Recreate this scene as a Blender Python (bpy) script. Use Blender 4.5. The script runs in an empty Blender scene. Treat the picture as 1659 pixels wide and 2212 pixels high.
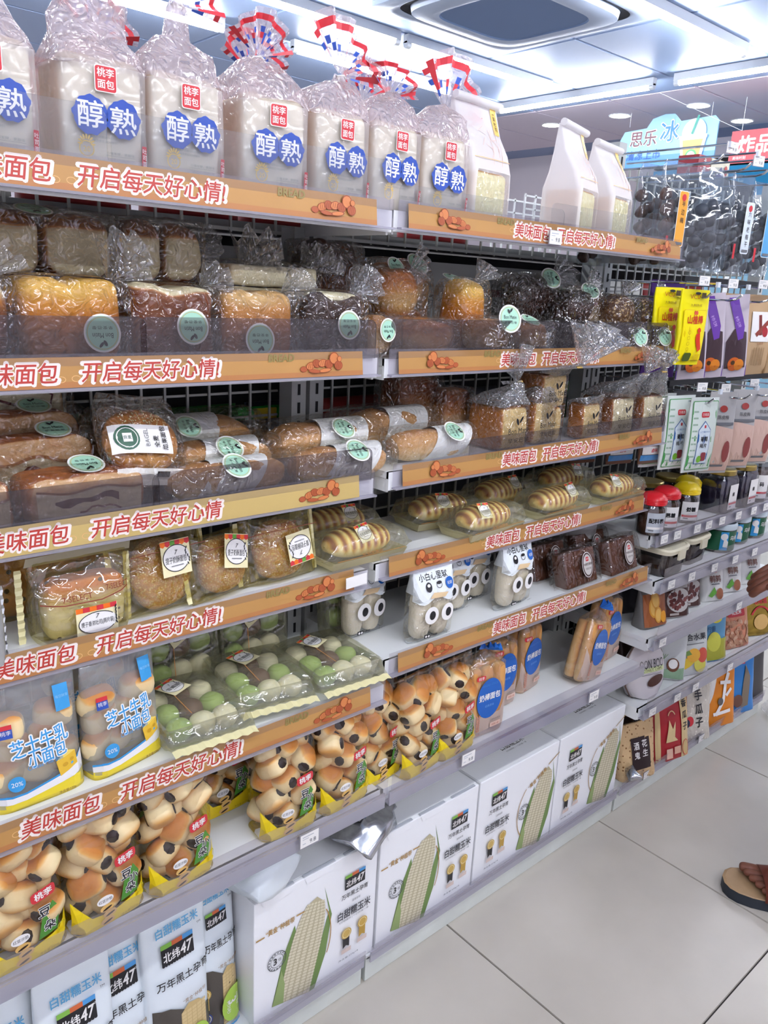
import bpy, math, random
import numpy as np
from mathutils import Vector, Matrix, noise, geometry

SC = bpy.context.scene
COL = SC.collection
PI = math.pi

# ------------------------------------------------------------------ camera, world, exposure
cam_d = bpy.data.cameras.new('camera')
cam = bpy.data.objects.new('camera', cam_d)
COL.objects.link(cam)
cam_d.sensor_fit = 'VERTICAL'
cam_d.sensor_height = 24.0
cam_d.lens = 1722.55 * 24.0 / 2212.0
cam_d.clip_start = 0.05
cam_d.clip_end = 60
RX = Vector((0.75058282, -0.65898339, 0.04864488))
RY = Vector((-0.14546536, -0.23659899, -0.96065641))
RZ = Vector((0.64456595, 0.71397605, -0.27344639))
cam.matrix_world = Matrix(((RX[0], -RY[0], -RZ[0], -0.8855), (RX[1], -RY[1], -RZ[1], -0.97103),
                           (RX[2], -RY[2], -RZ[2], 1.38063), (0, 0, 0, 1)))
SC.camera = cam
world = bpy.data.worlds.new('world')
SC.world = world
world.use_nodes = True
world.node_tree.nodes['Background'].inputs[0].default_value = (0.75, 0.85, 1.0, 1)
world.node_tree.nodes['Background'].inputs[1].default_value = 0.25
SC.view_settings.view_transform = 'Standard'
SC.view_settings.look = 'None'
SC.view_settings.exposure = 0.18
SC.view_settings.gamma = 1.0
SC.view_settings.use_curve_mapping = False
cy = SC.cycles
cy.max_bounces = 7
cy.diffuse_bounces = 3
cy.glossy_bounces = 3
cy.transmission_bounces = 4
cy.transparent_max_bounces = 24
cy.caustics_reflective = False
cy.caustics_refractive = False
cy.sample_clamp_indirect = 4.0
cy.use_denoising = True
cy.use_adaptive_sampling = True
cy.adaptive_threshold = 0.03
TUBE_POWER = 78.0      # emission strength of the ceiling tubes

# ------------------------------------------------------------------ materials
MATS = {}
def srgb(c):
    if isinstance(c, str):
        c = [int(c[i:i + 2], 16) / 255 for i in (0, 2, 4)]
    return tuple((x / 12.92 if x <= 0.04045 else ((x + 0.055) / 1.055) ** 2.4) for x in c) + (1,)
def newmat(name):
    m = bpy.data.materials.new(name)
    m.use_nodes = True
    nt = m.node_tree
    for n in list(nt.nodes):
        nt.nodes.remove(n)
    out = nt.nodes.new('ShaderNodeOutputMaterial')
    return m, nt, out
def N(nt, kind, **kw):
    n = nt.nodes.new('ShaderNode' + kind)
    for k, v in kw.items():
        if k.startswith('i_'):
            n.inputs[k[2:].replace('_', ' ')].default_value = v
        elif k[0] == 'n' and k[1:].isdigit():
            n.inputs[int(k[1:])].default_value = v
        else:
            setattr(n, k, v)
    return n
def plain(name, col, rough=0.5, metal=0.0, spec=0.4, var=0.0, vscale=20, bump=0.0, emit=0.0, trans=0.0):
    """principled colour with a little procedural unevenness"""
    if name in MATS:
        return MATS[name]
    m, nt, out = newmat(name)
    b = N(nt, 'BsdfPrincipled', i_Roughness=rough, i_Metallic=metal)
    b.inputs['Specular IOR Level'].default_value = spec
    c = srgb(col)
    b.inputs['Base Color'].default_value = c
    if var or bump:
        tc = N(nt, 'TexCoord')
        nz = N(nt, 'TexNoise', i_Scale=vscale, i_Detail=4.0)
        nt.links.new(tc.outputs['Object'], nz.inputs['Vector'])
        if var:
            mx = N(nt, 'MixRGB', blend_type='MULTIPLY')
            mx.inputs[0].default_value = 1
            mx.inputs[1].default_value = c
            rp = N(nt, 'MapRange')
            rp.inputs[1].default_value = 0.3; rp.inputs[2].default_value = 0.7
            rp.inputs[3].default_value = 1 - var; rp.inputs[4].default_value = 1.0
            nt.links.new(nz.outputs[0], rp.inputs[0])
            nt.links.new(rp.outputs[0], mx.inputs[2])
            nt.links.new(mx.outputs[0], b.inputs['Base Color'])
        if bump:
            bp = N(nt, 'Bump', i_Strength=bump, i_Distance=0.01)
            nt.links.new(nz.outputs[0], bp.inputs['Height'])
            nt.links.new(bp.outputs[0], b.inputs['Normal'])
    if emit:
        b.inputs['Emission Color'].default_value = c
        b.inputs['Emission Strength'].default_value = emit
    nt.links.new(b.outputs[0], out.inputs[0])
    MATS[name] = m
    return m
def film(name, tint='FFFFFF', milk=0.0, milkcol='FFFFFF', gloss=0.10, rough=0.09, wr=0.5, scale=22.0):
    """thin plastic film: see-through, some milkiness, crinkled gloss"""
    if name in MATS:
        return MATS[name]
    m, nt, out = newmat(name)
    tr = N(nt, 'BsdfTransparent'); tr.inputs[0].default_value = srgb(tint)
    last = tr.outputs[0]
    if milk:
        df = N(nt, 'BsdfDiffuse'); df.inputs[0].default_value = srgb(milkcol)
        tl = N(nt, 'BsdfTranslucent'); tl.inputs[0].default_value = srgb(milkcol)
        m0 = N(nt, 'MixShader'); m0.inputs[0].default_value = 0.4
        nt.links.new(df.outputs[0], m0.inputs[1]); nt.links.new(tl.outputs[0], m0.inputs[2])
        m1 = N(nt, 'MixShader'); m1.inputs[0].default_value = milk
        nt.links.new(last, m1.inputs[1]); nt.links.new(m0.outputs[0], m1.inputs[2])
        last = m1.outputs[0]
    gl = N(nt, 'BsdfGlossy'); gl.inputs['Roughness'].default_value = rough
    gl.inputs[0].default_value = (1, 1, 1, 1)
    lw = N(nt, 'LayerWeight'); lw.inputs[0].default_value = 0.35
    mp = N(nt, 'MapRange'); mp.inputs[3].default_value = gloss; mp.inputs[4].default_value = min(0.75, gloss * 3.5)
    nt.links.new(lw.outputs['Fresnel'], mp.inputs[0])
    if wr:
        tc = N(nt, 'TexCoord')
        n1 = N(nt, 'TexNoise', i_Scale=scale, i_Detail=1.0, i_Distortion=1.0)
        nt.links.new(tc.outputs['Object'], n1.inputs['Vector'])
        sub = N(nt, 'Math', operation='SUBTRACT'); sub.inputs[1].default_value = 0.5
        ab = N(nt, 'Math', operation='ABSOLUTE')
        nt.links.new(n1.outputs[0], sub.inputs[0]); nt.links.new(sub.outputs[0], ab.inputs[0])
        bp = N(nt, 'Bump', i_Strength=wr, i_Distance=0.03)
        nt.links.new(ab.outputs[0], bp.inputs['Height'])
        nt.links.new(bp.outputs[0], gl.inputs['Normal'])
        nt.links.new(bp.outputs[0], lw.inputs['Normal'])
    mx = N(nt, 'MixShader')
    nt.links.new(mp.outputs[0], mx.inputs[0])
    nt.links.new(last, mx.inputs[1]); nt.links.new(gl.outputs[0], mx.inputs[2])
    nt.links.new(mx.outputs[0], out.inputs[0])
    MATS[name] = m
    return m
def bread_mat(name, crust, pale, rough=0.45, nscale=30, mid=None, bump=0.25, bscale=60, speck=None, sscale=120, sthr=0.62):
    """two-tone crust: the mesh attribute 'crust' says where it is browned"""
    if name in MATS:
        return MATS[name]
    m, nt, out = newmat(name)
    b = N(nt, 'BsdfPrincipled', i_Roughness=rough)
    b.inputs['Specular IOR Level'].default_value = 0.35
    at = N(nt, 'Attribute', attribute_name='crust')
    tc = N(nt, 'TexCoord')
    nz = N(nt, 'TexNoise', i_Scale=nscale, i_Detail=4.0)
    nt.links.new(tc.outputs['Object'], nz.inputs['Vector'])
    ma = N(nt, 'Math', operation='MULTIPLY_ADD'); ma.inputs[1].default_value = 0.55; 
    nt.links.new(nz.outputs[0], ma.inputs[0])
    sb = N(nt, 'Math', operation='SUBTRACT'); sb.inputs[1].default_value = 0.275
    nt.links.new(at.outputs['Fac'], sb.inputs[0])
    nt.links.new(sb.outputs[0], ma.inputs[2])
    rp = N(nt, 'ValToRGB')
    e = rp.color_ramp.elements
    e[0].position = 0.1; e[0].color = srgb(pale)
    e[1].position = 0.9; e[1].color = srgb(crust)
    if mid:
        k = rp.color_ramp.elements.new(0.5); k.color = srgb(mid)
    nt.links.new(ma.outputs[0], rp.inputs[0])
    last = rp.outputs[0]
    if speck:
        vo = N(nt, 'TexVoronoi', i_Scale=sscale)
        nt.links.new(tc.outputs['Object'], vo.inputs['Vector'])
        gt = N(nt, 'Math', operation='LESS_THAN'); gt.inputs[1].default_value = sthr
        nt.links.new(vo.outputs['Distance'], gt.inputs[0])
        # only some cells carry a seed
        sx = N(nt, 'SeparateColor'); nt.links.new(vo.outputs['Color'], sx.inputs[0])
        g2 = N(nt, 'Math', operation='GREATER_THAN'); g2.inputs[1].default_value = 0.45
        nt.links.new(sx.outputs[0], g2.inputs[0])
        mu = N(nt, 'Math', operation='MULTIPLY'); nt.links.new(gt.outputs[0], mu.inputs[0]); nt.links.new(g2.outputs[0], mu.inputs[1])
        mx = N(nt, 'MixRGB'); mx.inputs[2].default_value = srgb(speck)
        nt.links.new(mu.outputs[0], mx.inputs[0]); nt.links.new(last, mx.inputs[1])
        last = mx.outputs[0]
        bh = vo.outputs['Distance']
    n2 = N(nt, 'TexNoise', i_Scale=bscale, i_Detail=5.0)
    nt.links.new(tc.outputs['Object'], n2.inputs['Vector'])
    bp = N(nt, 'Bump', i_Strength=bump, i_Distance=0.006)
    nt.links.new(n2.outputs[0], bp.inputs['Height'])
    nt.links.new(bp.outputs[0], b.inputs['Normal'])
    nt.links.new(last, b.inputs['Base Color'])
    nt.links.new(b.outputs[0], out.inputs[0])
    MATS[name] = m
    return m
def emitter(name, col, strength):
    if name in MATS:
        return MATS[name]
    m, nt, out = newmat(name)
    e = N(nt, 'Emission'); e.inputs[0].default_value = srgb(col); e.inputs[1].default_value = strength
    nt.links.new(e.outputs[0], out.inputs[0])
    MATS[name] = m
    return m
def ink(col, rough=0.35):
    return plain('ink_' + col, col, rough=rough, spec=0.4)

# ------------------------------------------------------------------ objects
def thing(name, label, cat, loc=(0, 0, 0), rz=0.0, group=None, rot=None):
    o = bpy.data.objects.new(name, None)
    o.empty_display_size = 0.02
    COL.objects.link(o)
    o.location = loc
    o.rotation_euler = rot if rot else (0, 0, rz)
    o['label'] = label; o['category'] = cat
    if group: o['group'] = group
    return o
def dup(root, loc, rz=None, label=None, group=None, rot=None, scale=None):
    r = root.copy(); COL.objects.link(r); r.location = loc
    if rz is not None: r.rotation_euler = (0, 0, rz)
    if rot is not None: r.rotation_euler = rot
    if scale: r.scale = scale
    if label: r['label'] = label
    if group: r['group'] = group
    for ch in KIDS.get(root.name, []):
        c = ch.copy(); COL.objects.link(c); c.parent = r
        KIDS.setdefault(r.name, []).append(c)
        for g in KIDS.get(ch.name, []):
            d = g.copy(); COL.objects.link(d); d.parent = c
            KIDS.setdefault(c.name, []).append(d)
    return r
KIDS = {}
def link(name, me, parent=None, loc=(0, 0, 0), rot=(0, 0, 0), scale=None, kind=None, label=None):
    o = bpy.data.objects.new(name, me)
    COL.objects.link(o)
    o.location = loc; o.rotation_euler = rot
    if scale: o.scale = scale
    if parent is not None:
        o.parent = parent
        KIDS.setdefault(parent.name, []).append(o)
    if kind: o['kind'] = kind
    if label: o['label'] = label
    return o
class G:
    """collects faces and links them as one mesh object"""
    def __init__(s):
        s.v = []; s.f = []; s.fm = []; s.mats = []; s.cr = {}
    def mi(s, m):
        if m not in s.mats: s.mats.append(m)
        return s.mats.index(m)
    def add(s, vs, fs, m):
        b = len(s.v); k = s.mi(m)
        s.v.extend([tuple(p) for p in vs])
        s.f.extend([tuple(i + b for i in f) for f in fs]); s.fm.extend([k] * len(fs))
        return b
    def box(s, c, d, m, rz=0.0, rot=None, taper=1.0):
        x, y, z = d[0] / 2, d[1] / 2, d[2] / 2
        vs = [Vector((sx * x * (taper if sz > 0 else 1), sy * y * (taper if sz > 0 else 1), sz * z)) for sz in (-1, 1) for sy in (-1, 1) for sx in (-1, 1)]
        M = rot if rot is not None else Matrix.Rotation(rz, 3, 'Z')
        vs = [M @ v + Vector(c) for v in vs]
        s.add(vs, [(0, 2, 3, 1), (4, 5, 7, 6), (0, 1, 5, 4), (2, 6, 7, 3), (0, 4, 6, 2), (1, 3, 7, 5)], m)
    def quad(s, a, b, c, d, m):
        s.add([a, b, c, d], [(0, 1, 2, 3)], m)
    def tube(s, pts, r, m, seg=8, caps=True, rs=None):
        pts = [Vector(p) for p in pts]; n = len(pts); vs = []
        up = Vector((0, 0, 1))
        for i, p in enumerate(pts):
            t = (pts[min(i + 1, n - 1)] - pts[max(i - 1, 0)]).normalized()
            a = t.cross(up)
            if a.length < 1e-3: a = t.cross(Vector((0, 1, 0)))
            a.normalize(); b = t.cross(a)
            rr = rs[i] if rs else r
            for k in range(seg):
                q = 2 * PI * k / seg
                vs.append(p + a * (rr * math.cos(q)) + b * (rr * math.sin(q)))
        fs = [(i * seg + k, i * seg + (k + 1) % seg, (i + 1) * seg + (k + 1) % seg, (i + 1) * seg + k) for i in range(n - 1) for k in range(seg)]
        if caps: fs += [tuple(range(seg - 1, -1, -1)), tuple((n - 1) * seg + k for k in range(seg))]
        s.add(vs, fs, m)
    def lathe(s, prof, m, seg=24, c=(0, 0, 0), close=True):
        vs = []; n = len(prof)
        for r, z in prof:
            for k in range(seg):
                q = 2 * PI * k / seg
                vs.append((c[0] + r * math.cos(q), c[1] + r * math.sin(q), c[2] + z))
        fs = [(i * seg + k, i * seg + (k + 1) % seg, (i + 1) * seg + (k + 1) % seg, (i + 1) * seg + k) for i in range(n - 1) for k in range(seg)]
        if close: fs += [tuple(range(seg - 1, -1, -1)), tuple((n - 1) * seg + k for k in range(seg))]
        s.add(vs, fs, m)
    def loft(s, rings, m, seg=28, axis='z', wr=0.0, wf=30.0, caps=True, seed=0.0):
        """rings: (t, ca, cb, ha, hb, n); superelliptic sections along an axis"""
        vs = []; nr = len(rings)
        off = Vector((seed * 7.3, seed * 3.1, seed * 1.7))
        for (t, ca, cb, ha, hb, n) in rings:
            for k in range(seg):
                q = 2 * PI * (k + 0.5) / seg
                cs, sn = math.cos(q), math.sin(q)
                a = ca + ha * math.copysign(abs(cs) ** (2 / n), cs)
                b = cb + hb * math.copysign(abs(sn) ** (2 / n), sn)
                p = Vector((a, b, t)) if axis == 'z' else (Vector((t, a, b)) if axis == 'x' else Vector((a, t, b)))
                if wr:
                    p = p + noise.noise_vector(p * wf + off) * wr
                vs.append(p)
        if axis == 'y':
            fs = [(i * seg + k, (i + 1) * seg + k, (i + 1) * seg + (k + 1) % seg, i * seg + (k + 1) % seg) for i in range(nr - 1) for k in range(seg)]
        else:
            fs = [(i * seg + k, i * seg + (k + 1) % seg, (i + 1) * seg + (k + 1) % seg, (i + 1) * seg + k) for i in range(nr - 1) for k in range(seg)]
        if caps:
            fs += [tuple(range(seg - 1, -1, -1)), tuple((nr - 1) * seg + k for k in range(seg))]
        s.add(vs, fs, m)
    def mesh(s, name, smooth=True, sharp=None):
        me = bpy.data.meshes.new(name)
        me.from_pydata(s.v, [], s.f)
        for m in s.mats: me.materials.append(m)
        me.polygons.foreach_set('material_index', s.fm)
        me.polygons.foreach_set('use_smooth', [smooth] * len(s.f))
        if s.cr:
            at = me.attributes.new('crust', 'FLOAT', 'POINT')
            vals = [0.0] * len(s.v)
            for k, x in s.cr.items(): vals[k] = x
            at.data.foreach_set('value', vals)
        if sharp is not None and smooth:
            me.update()
            try: me.set_sharp_from_angle(angle=math.radians(sharp))
            except Exception: pass
        me.update()
        return me
    def build(s, name, parent=None, loc=(0, 0, 0), rot=(0, 0, 0), smooth=False, sharp=40, kind=None, label=None, scale=None):
        return link(name, s.mesh(name, smooth, sharp), parent, loc, rot, scale, kind, label)

# breads -------------------------------------------------------------
def blob(g, d, m, e=(0.6, 0.6), seg=(22, 14), lump=0.0, lf=18.0, lobes=0, lobe_axis=0, pinch=0.1, crust=None, c=(0, 0, 0), seed=0.0, rot=None, flat=None, fn=None):
    """superellipsoid bread, centre c, full size d; crust(X,Y,Z) gives browning"""
    nu, nv = seg; vs = []; cr = []
    off = Vector((seed * 5.1, seed * 2.3, seed * 9.7))
    def pw(x, p): return math.copysign(abs(x) ** p, x)
    for j in range(nv + 1):
        la = -PI / 2 + PI * j / nv
        for i in range(nu):
            lo = 2 * PI * i / nu
            X = pw(math.cos(la), e[0]) * pw(math.cos(lo), e[1])
            Y = pw(math.cos(la), e[0]) * pw(math.sin(lo), e[1])
            Z = pw(math.sin(la), e[0])
            v = [X, Y, Z]
            if lobes > 1:
                t = (v[lobe_axis] + 1) / 2 * lobes
                f = abs(t - round(t)) if 0.3 < t < lobes - 0.3 else 0.5
                k = 1 - pinch * math.exp(-(f / 0.16) ** 2)
                for q in range(3):
                    if q != lobe_axis: v[q] *= k
            if fn: v = list(fn(v))
            if flat is not None and v[2] < flat: v[2] = flat + (v[2] - flat) * 0.15
            p = Vector((v[0] * d[0] / 2, v[1] * d[1] / 2, v[2] * d[2] / 2))
            if lump: p += noise.noise_vector(p * lf + off) * lump
            cr.append(crust(X, Y, Z) if crust else max(0, min(1, Z * 0.5 + 0.5)))
            if rot is not None: p = rot @ p
            vs.append(p + Vector(c))
    fs = [(j * nu + i, j * nu + (i + 1) % nu, (j + 1) * nu + (i + 1) % nu, (j + 1) * nu + i) for j in range(nv) for i in range(nu)]
    b = g.add(vs, fs, m)
    for k, x in enumerate(cr): g.cr[b + k] = x
def sst(a, b, x):
    t = max(0.0, min(1.0, (x - a) / (b - a)))
    return t * t * (3 - 2 * t)

# printed matter -----------------------------------------------------
TXT = {}
def text2d(s, bold=0.0, shear=0.0):
    """triangulated lettering, unit height, centred; font = the built-in one"""
    key = (s, shear)
    if key in TXT: return TXT[key]
    cu = bpy.data.curves.new('t', 'FONT')
    cu.body = s; cu.size = 1.0; cu.resolution_u = 2; cu.shear = shear
    cu.fill_mode = 'BOTH' if False else 'FRONT'
    o = bpy.data.objects.new('t', cu)
    COL.objects.link(o)
    dg = bpy.context.evaluated_depsgraph_get()
    me = o.evaluated_get(dg).to_mesh()
    vs = np.array([v.co[:2] for v in me.vertices]) if len(me.vertices) else np.zeros((0, 2))
    fs = [tuple(p.vertices) for p in me.polygons]
    o.evaluated_get(dg).to_mesh_clear()
    bpy.data.objects.remove(o); bpy.data.curves.remove(cu)
    if len(vs):
        lo, hi = vs.min(0), vs.max(0)
        w, h = hi - lo
        vs = (vs - (lo + hi) / 2) / h
        TXT[key] = (vs, fs, w / h)
    else:
        TXT[key] = (vs, fs, 1.0)
    return TXT[key]
def fine(vs, fs, lim=.018):
    """cut large flat shapes into small triangles so that they follow a curved surface"""
    if len(fs) > 400: return vs, fs
    vs = [tuple(p) for p in vs]; out = []; mid = {}
    def m(a, b):
        k = (min(a, b), max(a, b))
        if k not in mid:
            mid[k] = len(vs); vs.append(((vs[a][0] + vs[b][0]) / 2, (vs[a][1] + vs[b][1]) / 2))
        return mid[k]
    def L(a, b): return abs(vs[a][0] - vs[b][0]) + .4 * abs(vs[a][1] - vs[b][1])
    stack = []
    for f in fs:
        if max(L(f[i], f[i - 1]) for i in range(len(f))) <= lim: out.append(f)
        else: stack += [(f[0], f[i], f[i + 1]) for i in range(1, len(f) - 1)]
    while stack:
        t = stack.pop(); e = [(L(t[0], t[1]), 0), (L(t[1], t[2]), 1), (L(t[2], t[0]), 2)]; w, i = max(e)
        if w <= lim or len(vs) > 4000: out.append(t); continue
        a, b, c = t[i], t[(i + 1) % 3], t[(i + 2) % 3]; k = m(a, b); stack += [(a, k, c), (k, b, c)]
    return vs, out
class P:
    """flat print built of layers of shapes in (x, y); mapped onto a surface on build"""
    def __init__(s): s.items = []; s.L = 0
    def _p(s, vs, fs, m, new=True):
        if new: s.L += 1
        s.items.append((np.asarray(vs, float), fs, m, s.L)); return s
    def text(s, t, x, y, h, m, w=None, rot=0.0, bold=0.0, shear=0.0, new=True):
        vs, fs, asp = text2d(t, 0, shear)
        if not len(vs): return s
        sx = h if w is None else w / asp
        c, n = math.cos(rot), math.sin(rot)
        if new: s.L += 1
        nd = 0 if not bold else 8 if bold > .05 else 4      # heavier strokes: the letters laid down a few times, slightly shifted
        for k in range(nd + 1):
            a = 2 * PI * k / max(nd, 1); r = bold * .9 * h if k < nd else 0
            q = vs * np.array([sx, h]) + np.array([r * math.cos(a), r * math.sin(a)])
            q = q @ np.array([[c, n], [-n, c]]) + np.array([x, y])
            s.items.append((q, fs, m, s.L + .09 * k))
        return s
    def col(s, t, x, y, h, gap, m, bold=0.0, rot=0.0):
        """vertical line of characters going down"""
        for i, ch in enumerate(t): s.text(ch, x, y - i * gap, h, m, bold=bold, new=(i == 0), w=h * 0.95, rot=rot)
        return s
    def grid(s, x0, y0, x1, y1, m, nx=6, ny=6):
        vs = [(x0 + (x1 - x0) * i / nx, y0 + (y1 - y0) * j / ny) for j in range(ny + 1) for i in range(nx + 1)]
        fs = [(j * (nx + 1) + i, j * (nx + 1) + i + 1, (j + 1) * (nx + 1) + i + 1, (j + 1) * (nx + 1) + i) for j in range(ny) for i in range(nx)]
        return s._p(vs, fs, m)
    def rect(s, x, y, w, h, m, rot=0.0, nx=1, ny=1, new=True):
        vs = np.array([(-w / 2 + w * i / nx, -h / 2 + h * j / ny) for j in range(ny + 1) for i in range(nx + 1)])
        c, n = math.cos(rot), math.sin(rot)
        vs = vs @ np.array([[c, n], [-n, c]]) + np.array([x, y])
        fs = [(j * (nx + 1) + i, j * (nx + 1) + i + 1, (j + 1) * (nx + 1) + i + 1, (j + 1) * (nx + 1) + i) for j in range(ny) for i in range(nx)]
        return s._p(vs, fs, m, new)
    def ell(s, x, y, rx, ry, m, rot=0.0, n=24, rings=2, new=True, a0=0, a1=2 * PI):
        vs = [(0, 0)]
        for r in range(1, rings + 1):
            for k in range(n):
                q = a0 + (a1 - a0) * k / n
                vs.append((rx * r / rings * math.cos(q), ry * r / rings * math.sin(q)))
        fs = [(0, 1 + k, 1 + (k + 1) % n) for k in range(n)]
        for r in range(1, rings):
            fs += [(1 + (r - 1) * n + k, 1 + r * n + k, 1 + r * n + (k + 1) % n, 1 + (r - 1) * n + (k + 1) % n) for k in range(n)]
        c, q = math.cos(rot), math.sin(rot)
        vs = np.array(vs) @ np.array([[c, q], [-q, c]]) + np.array([x, y])
        return s._p(vs, fs, m, new)
    def ring(s, x, y, rx, ry, w, m, n=28, a0=0, a1=2 * PI, new=True, rot=0.0):
        vs = []
        for k in range(n + 1):
            q = a0 + (a1 - a0) * k / n
            vs += [(rx * math.cos(q), ry * math.sin(q)), ((rx - w) * math.cos(q), (ry - w) * math.sin(q))]
        fs = [(2 * k, 2 * k + 2, 2 * k + 3, 2 * k + 1) for k in range(n)]
        c, t = math.cos(rot), math.sin(rot)
        vs = np.array(vs) @ np.array([[c, t], [-t, c]]) + np.array([x, y])
        return s._p(vs, fs, m, new)
    def poly(s, pts, m, new=True):
        tris = geometry.tessellate_polygon([[Vector((p[0], p[1], 0)) for p in pts]])
        return s._p(pts, [tuple(t) for t in tris], m, new)
    def line(s, pts, w, m, new=True):
        pts = np.array(pts, float); vs = []; n = len(pts)
        for i in range(n):
            t = pts[min(i + 1, n - 1)] - pts[max(i - 1, 0)]; t /= np.linalg.norm(t) + 1e-9
            nn = np.array([-t[1], t[0]]) * w / 2
            vs += [pts[i] + nn, pts[i] - nn]
        return s._p(vs, [(2 * i, 2 * i + 1, 2 * i + 3, 2 * i + 2) for i in range(n - 1)], m, new)
    def rrect(s, x, y, w, h, r, m, rot=0.0, new=True):
        pts = []
        for (cx, cyy, a) in ((w / 2 - r, h / 2 - r, 0), (-w / 2 + r, h / 2 - r, PI / 2), (-w / 2 + r, -h / 2 + r, PI), (w / 2 - r, -h / 2 + r, 1.5 * PI)):
            for k in range(5): pts.append((cx + r * math.cos(a + k * PI / 8), cyy + r * math.sin(a + k * PI / 8)))
        c, t = math.cos(rot), math.sin(rot)
        pts = np.array(pts) @ np.array([[c, t], [-t, c]]) + np.array([x, y])
        return s._p(pts, [tuple(range(len(pts)))], m, new)
    def mesh(s, name, fmap=None, step=0.0003):
        """fmap(x, y, off) -> point; default stands upright facing -y"""
        g = G()
        for vs, fs, m, L in s.items:
            off = step * L
            if fmap:
                vs, fs = fine(vs, fs)
                q = [fmap(p[0], p[1], off) for p in vs]
            else: q = [(p[0], -off, p[1]) for p in vs]
            g.add(q, fs, m)
        return g.mesh(name, False)
    def build(s, name, parent, fmap=None, loc=(0, 0, 0), rot=(0, 0, 0), step=0.0003, label=None):
        """prints that lie well apart become prints of their own"""
        bb = [(a.min(0), a.max(0)) for a, _, _, _ in s.items]; n = len(bb); own = list(range(n))
        def find(i):
            while own[i] != i: i = own[i]
            return i
        for i in range(n):
            for j in range(i):
                gap = np.maximum(0, np.maximum(bb[i][0] - bb[j][1], bb[j][0] - bb[i][1]))
                if np.hypot(*gap) <= max(.012, .3 * max((bb[i][1] - bb[i][0]).max(), (bb[j][1] - bb[j][0]).max())): own[find(i)] = find(j)
        o = None; allitems = s.items
        for r in sorted(set(find(i) for i in range(n))):
            s.items = [it for i, it in enumerate(allitems) if find(i) == r]
            o = link(name, s.mesh(name, fmap, step), parent, loc, rot, label=label)
        s.items = allitems
        return o
def ramp(rings, t):
    """interpolated ring at t"""
    if t <= rings[0][0]: return rings[0]
    for a, b in zip(rings, rings[1:]):
        if t <= b[0]:
            k = (t - a[0]) / max(1e-9, b[0] - a[0])
            return tuple(a[i] + (b[i] - a[i]) * k for i in range(6))
    return rings[-1]
def front_of(rings, eps=0.001, side=-1):
    """map (x, z) on the -y face of a z-loft"""
    def f(x, z, off):
        t, ca, cb, ha, hb, n = ramp(rings, z)
        u = min(0.999, abs(x - ca) / max(ha, 1e-6))
        return (x, cb + side * (hb * (1 - u ** n) ** (1 / n) + eps + off), z)
    return f
# ================================================================== the room
M_ceil = plain('ceiling_panel_paint', 'A3B9DF', rough=0.45, spec=0.3)
M_tbar = plain('ceiling_bar', '8296BC', rough=0.4)
M_wall = plain('wall_paint', 'D8D2DC', rough=0.7, var=0.05, vscale=2)
M_white = plain('white_enamel', 'EDEFEF', rough=0.35, var=0.03, vscale=8)
M_white2 = plain('kick_enamel', 'DDE3DE', rough=0.4, var=0.16, vscale=9)
M_slat = plain('slat_enamel', '8A8C8A', rough=0.45)
M_grey = plain('grey_enamel', 'B4B8B6', rough=0.4)
M_wire = plain('wire_grey', 'A9ABA6', rough=0.35, metal=0.3)
M_chrome = plain('chrome', 'D8DCE2', rough=0.15, metal=1.0)
M_dark = plain('dark_void', '17181C', rough=0.7)
M_grout = plain('grout', '2F2A29', rough=0.9)
def tile_mat():
    m, nt, out = newmat('floor_tile_glaze')
    b = N(nt, 'BsdfPrincipled', i_Roughness=0.22)
    tc = N(nt, 'TexCoord')
    n1 = N(nt, 'TexNoise', i_Scale=3.0, i_Detail=6.0)
    n2 = N(nt, 'TexNoise', i_Scale=160.0, i_Detail=2.0)
    ge = N(nt, 'NewGeometry')
    nt.links.new(ge.outputs['Position'], n1.inputs['Vector'])
    nt.links.new(ge.outputs['Position'], n2.inputs['Vector'])
    r = N(nt, 'ValToRGB')
    r.color_ramp.elements[0].position = 0.3; r.color_ramp.elements[0].color = srgb('B5AEA3')
    r.color_ramp.elements[1].position = 0.7; r.color_ramp.elements[1].color = srgb('C6BFB4')
    nt.links.new(n1.outputs[0], r.inputs[0])
    r2 = N(nt, 'ValToRGB')     # tiny dark specks of dirt
    r2.color_ramp.elements[0].position = 0.17; r2.color_ramp.elements[0].color = srgb('5A5652')
    r2.color_ramp.elements[1].position = 0.20; r2.color_ramp.elements[1].color = (1, 1, 1, 1)
    n3 = N(nt, 'TexNoise', i_Scale=34.0, i_Detail=1.0)
    nt.links.new(ge.outputs['Position'], n3.inputs['Vector'])
    nt.links.new(n3.outputs[0], r2.inputs[0])
    mx = N(nt, 'MixRGB', blend_type='MULTIPLY'); mx.inputs[0].default_value = 0.7
    nt.links.new(r.outputs[0], mx.inputs[1]); nt.links.new(r2.outputs[0], mx.inputs[2])
    nt.links.new(mx.outputs[0], b.inputs['Base Color'])
    bp = N(nt, 'Bump', i_Strength=0.04, i_Distance=0.002)
    nt.links.new(n2.outputs[0], bp.inputs['Height']); nt.links.new(bp.outputs[0], b.inputs['Normal'])
    nt.links.new(b.outputs[0], out.inputs[0])
    return m
M_tile = tile_mat()
def struct(name, g, parent=None, **kw):
    o = g.build(name, parent, **kw)
    if parent is None: o['kind'] = 'structure'
    return o
X0, X1, Y0, Y1, ZC = -3.0, 5.6, -2.6, 6.0, 2.62
g = G(); g.box(((X0 + X1) / 2, (Y0 + Y1) / 2, -0.054), (X1 - X0, Y1 - Y0, 0.1), M_grout); FLOOR = struct('floor', g)
g = G(); t = 0.2946; e = 0.003
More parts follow.
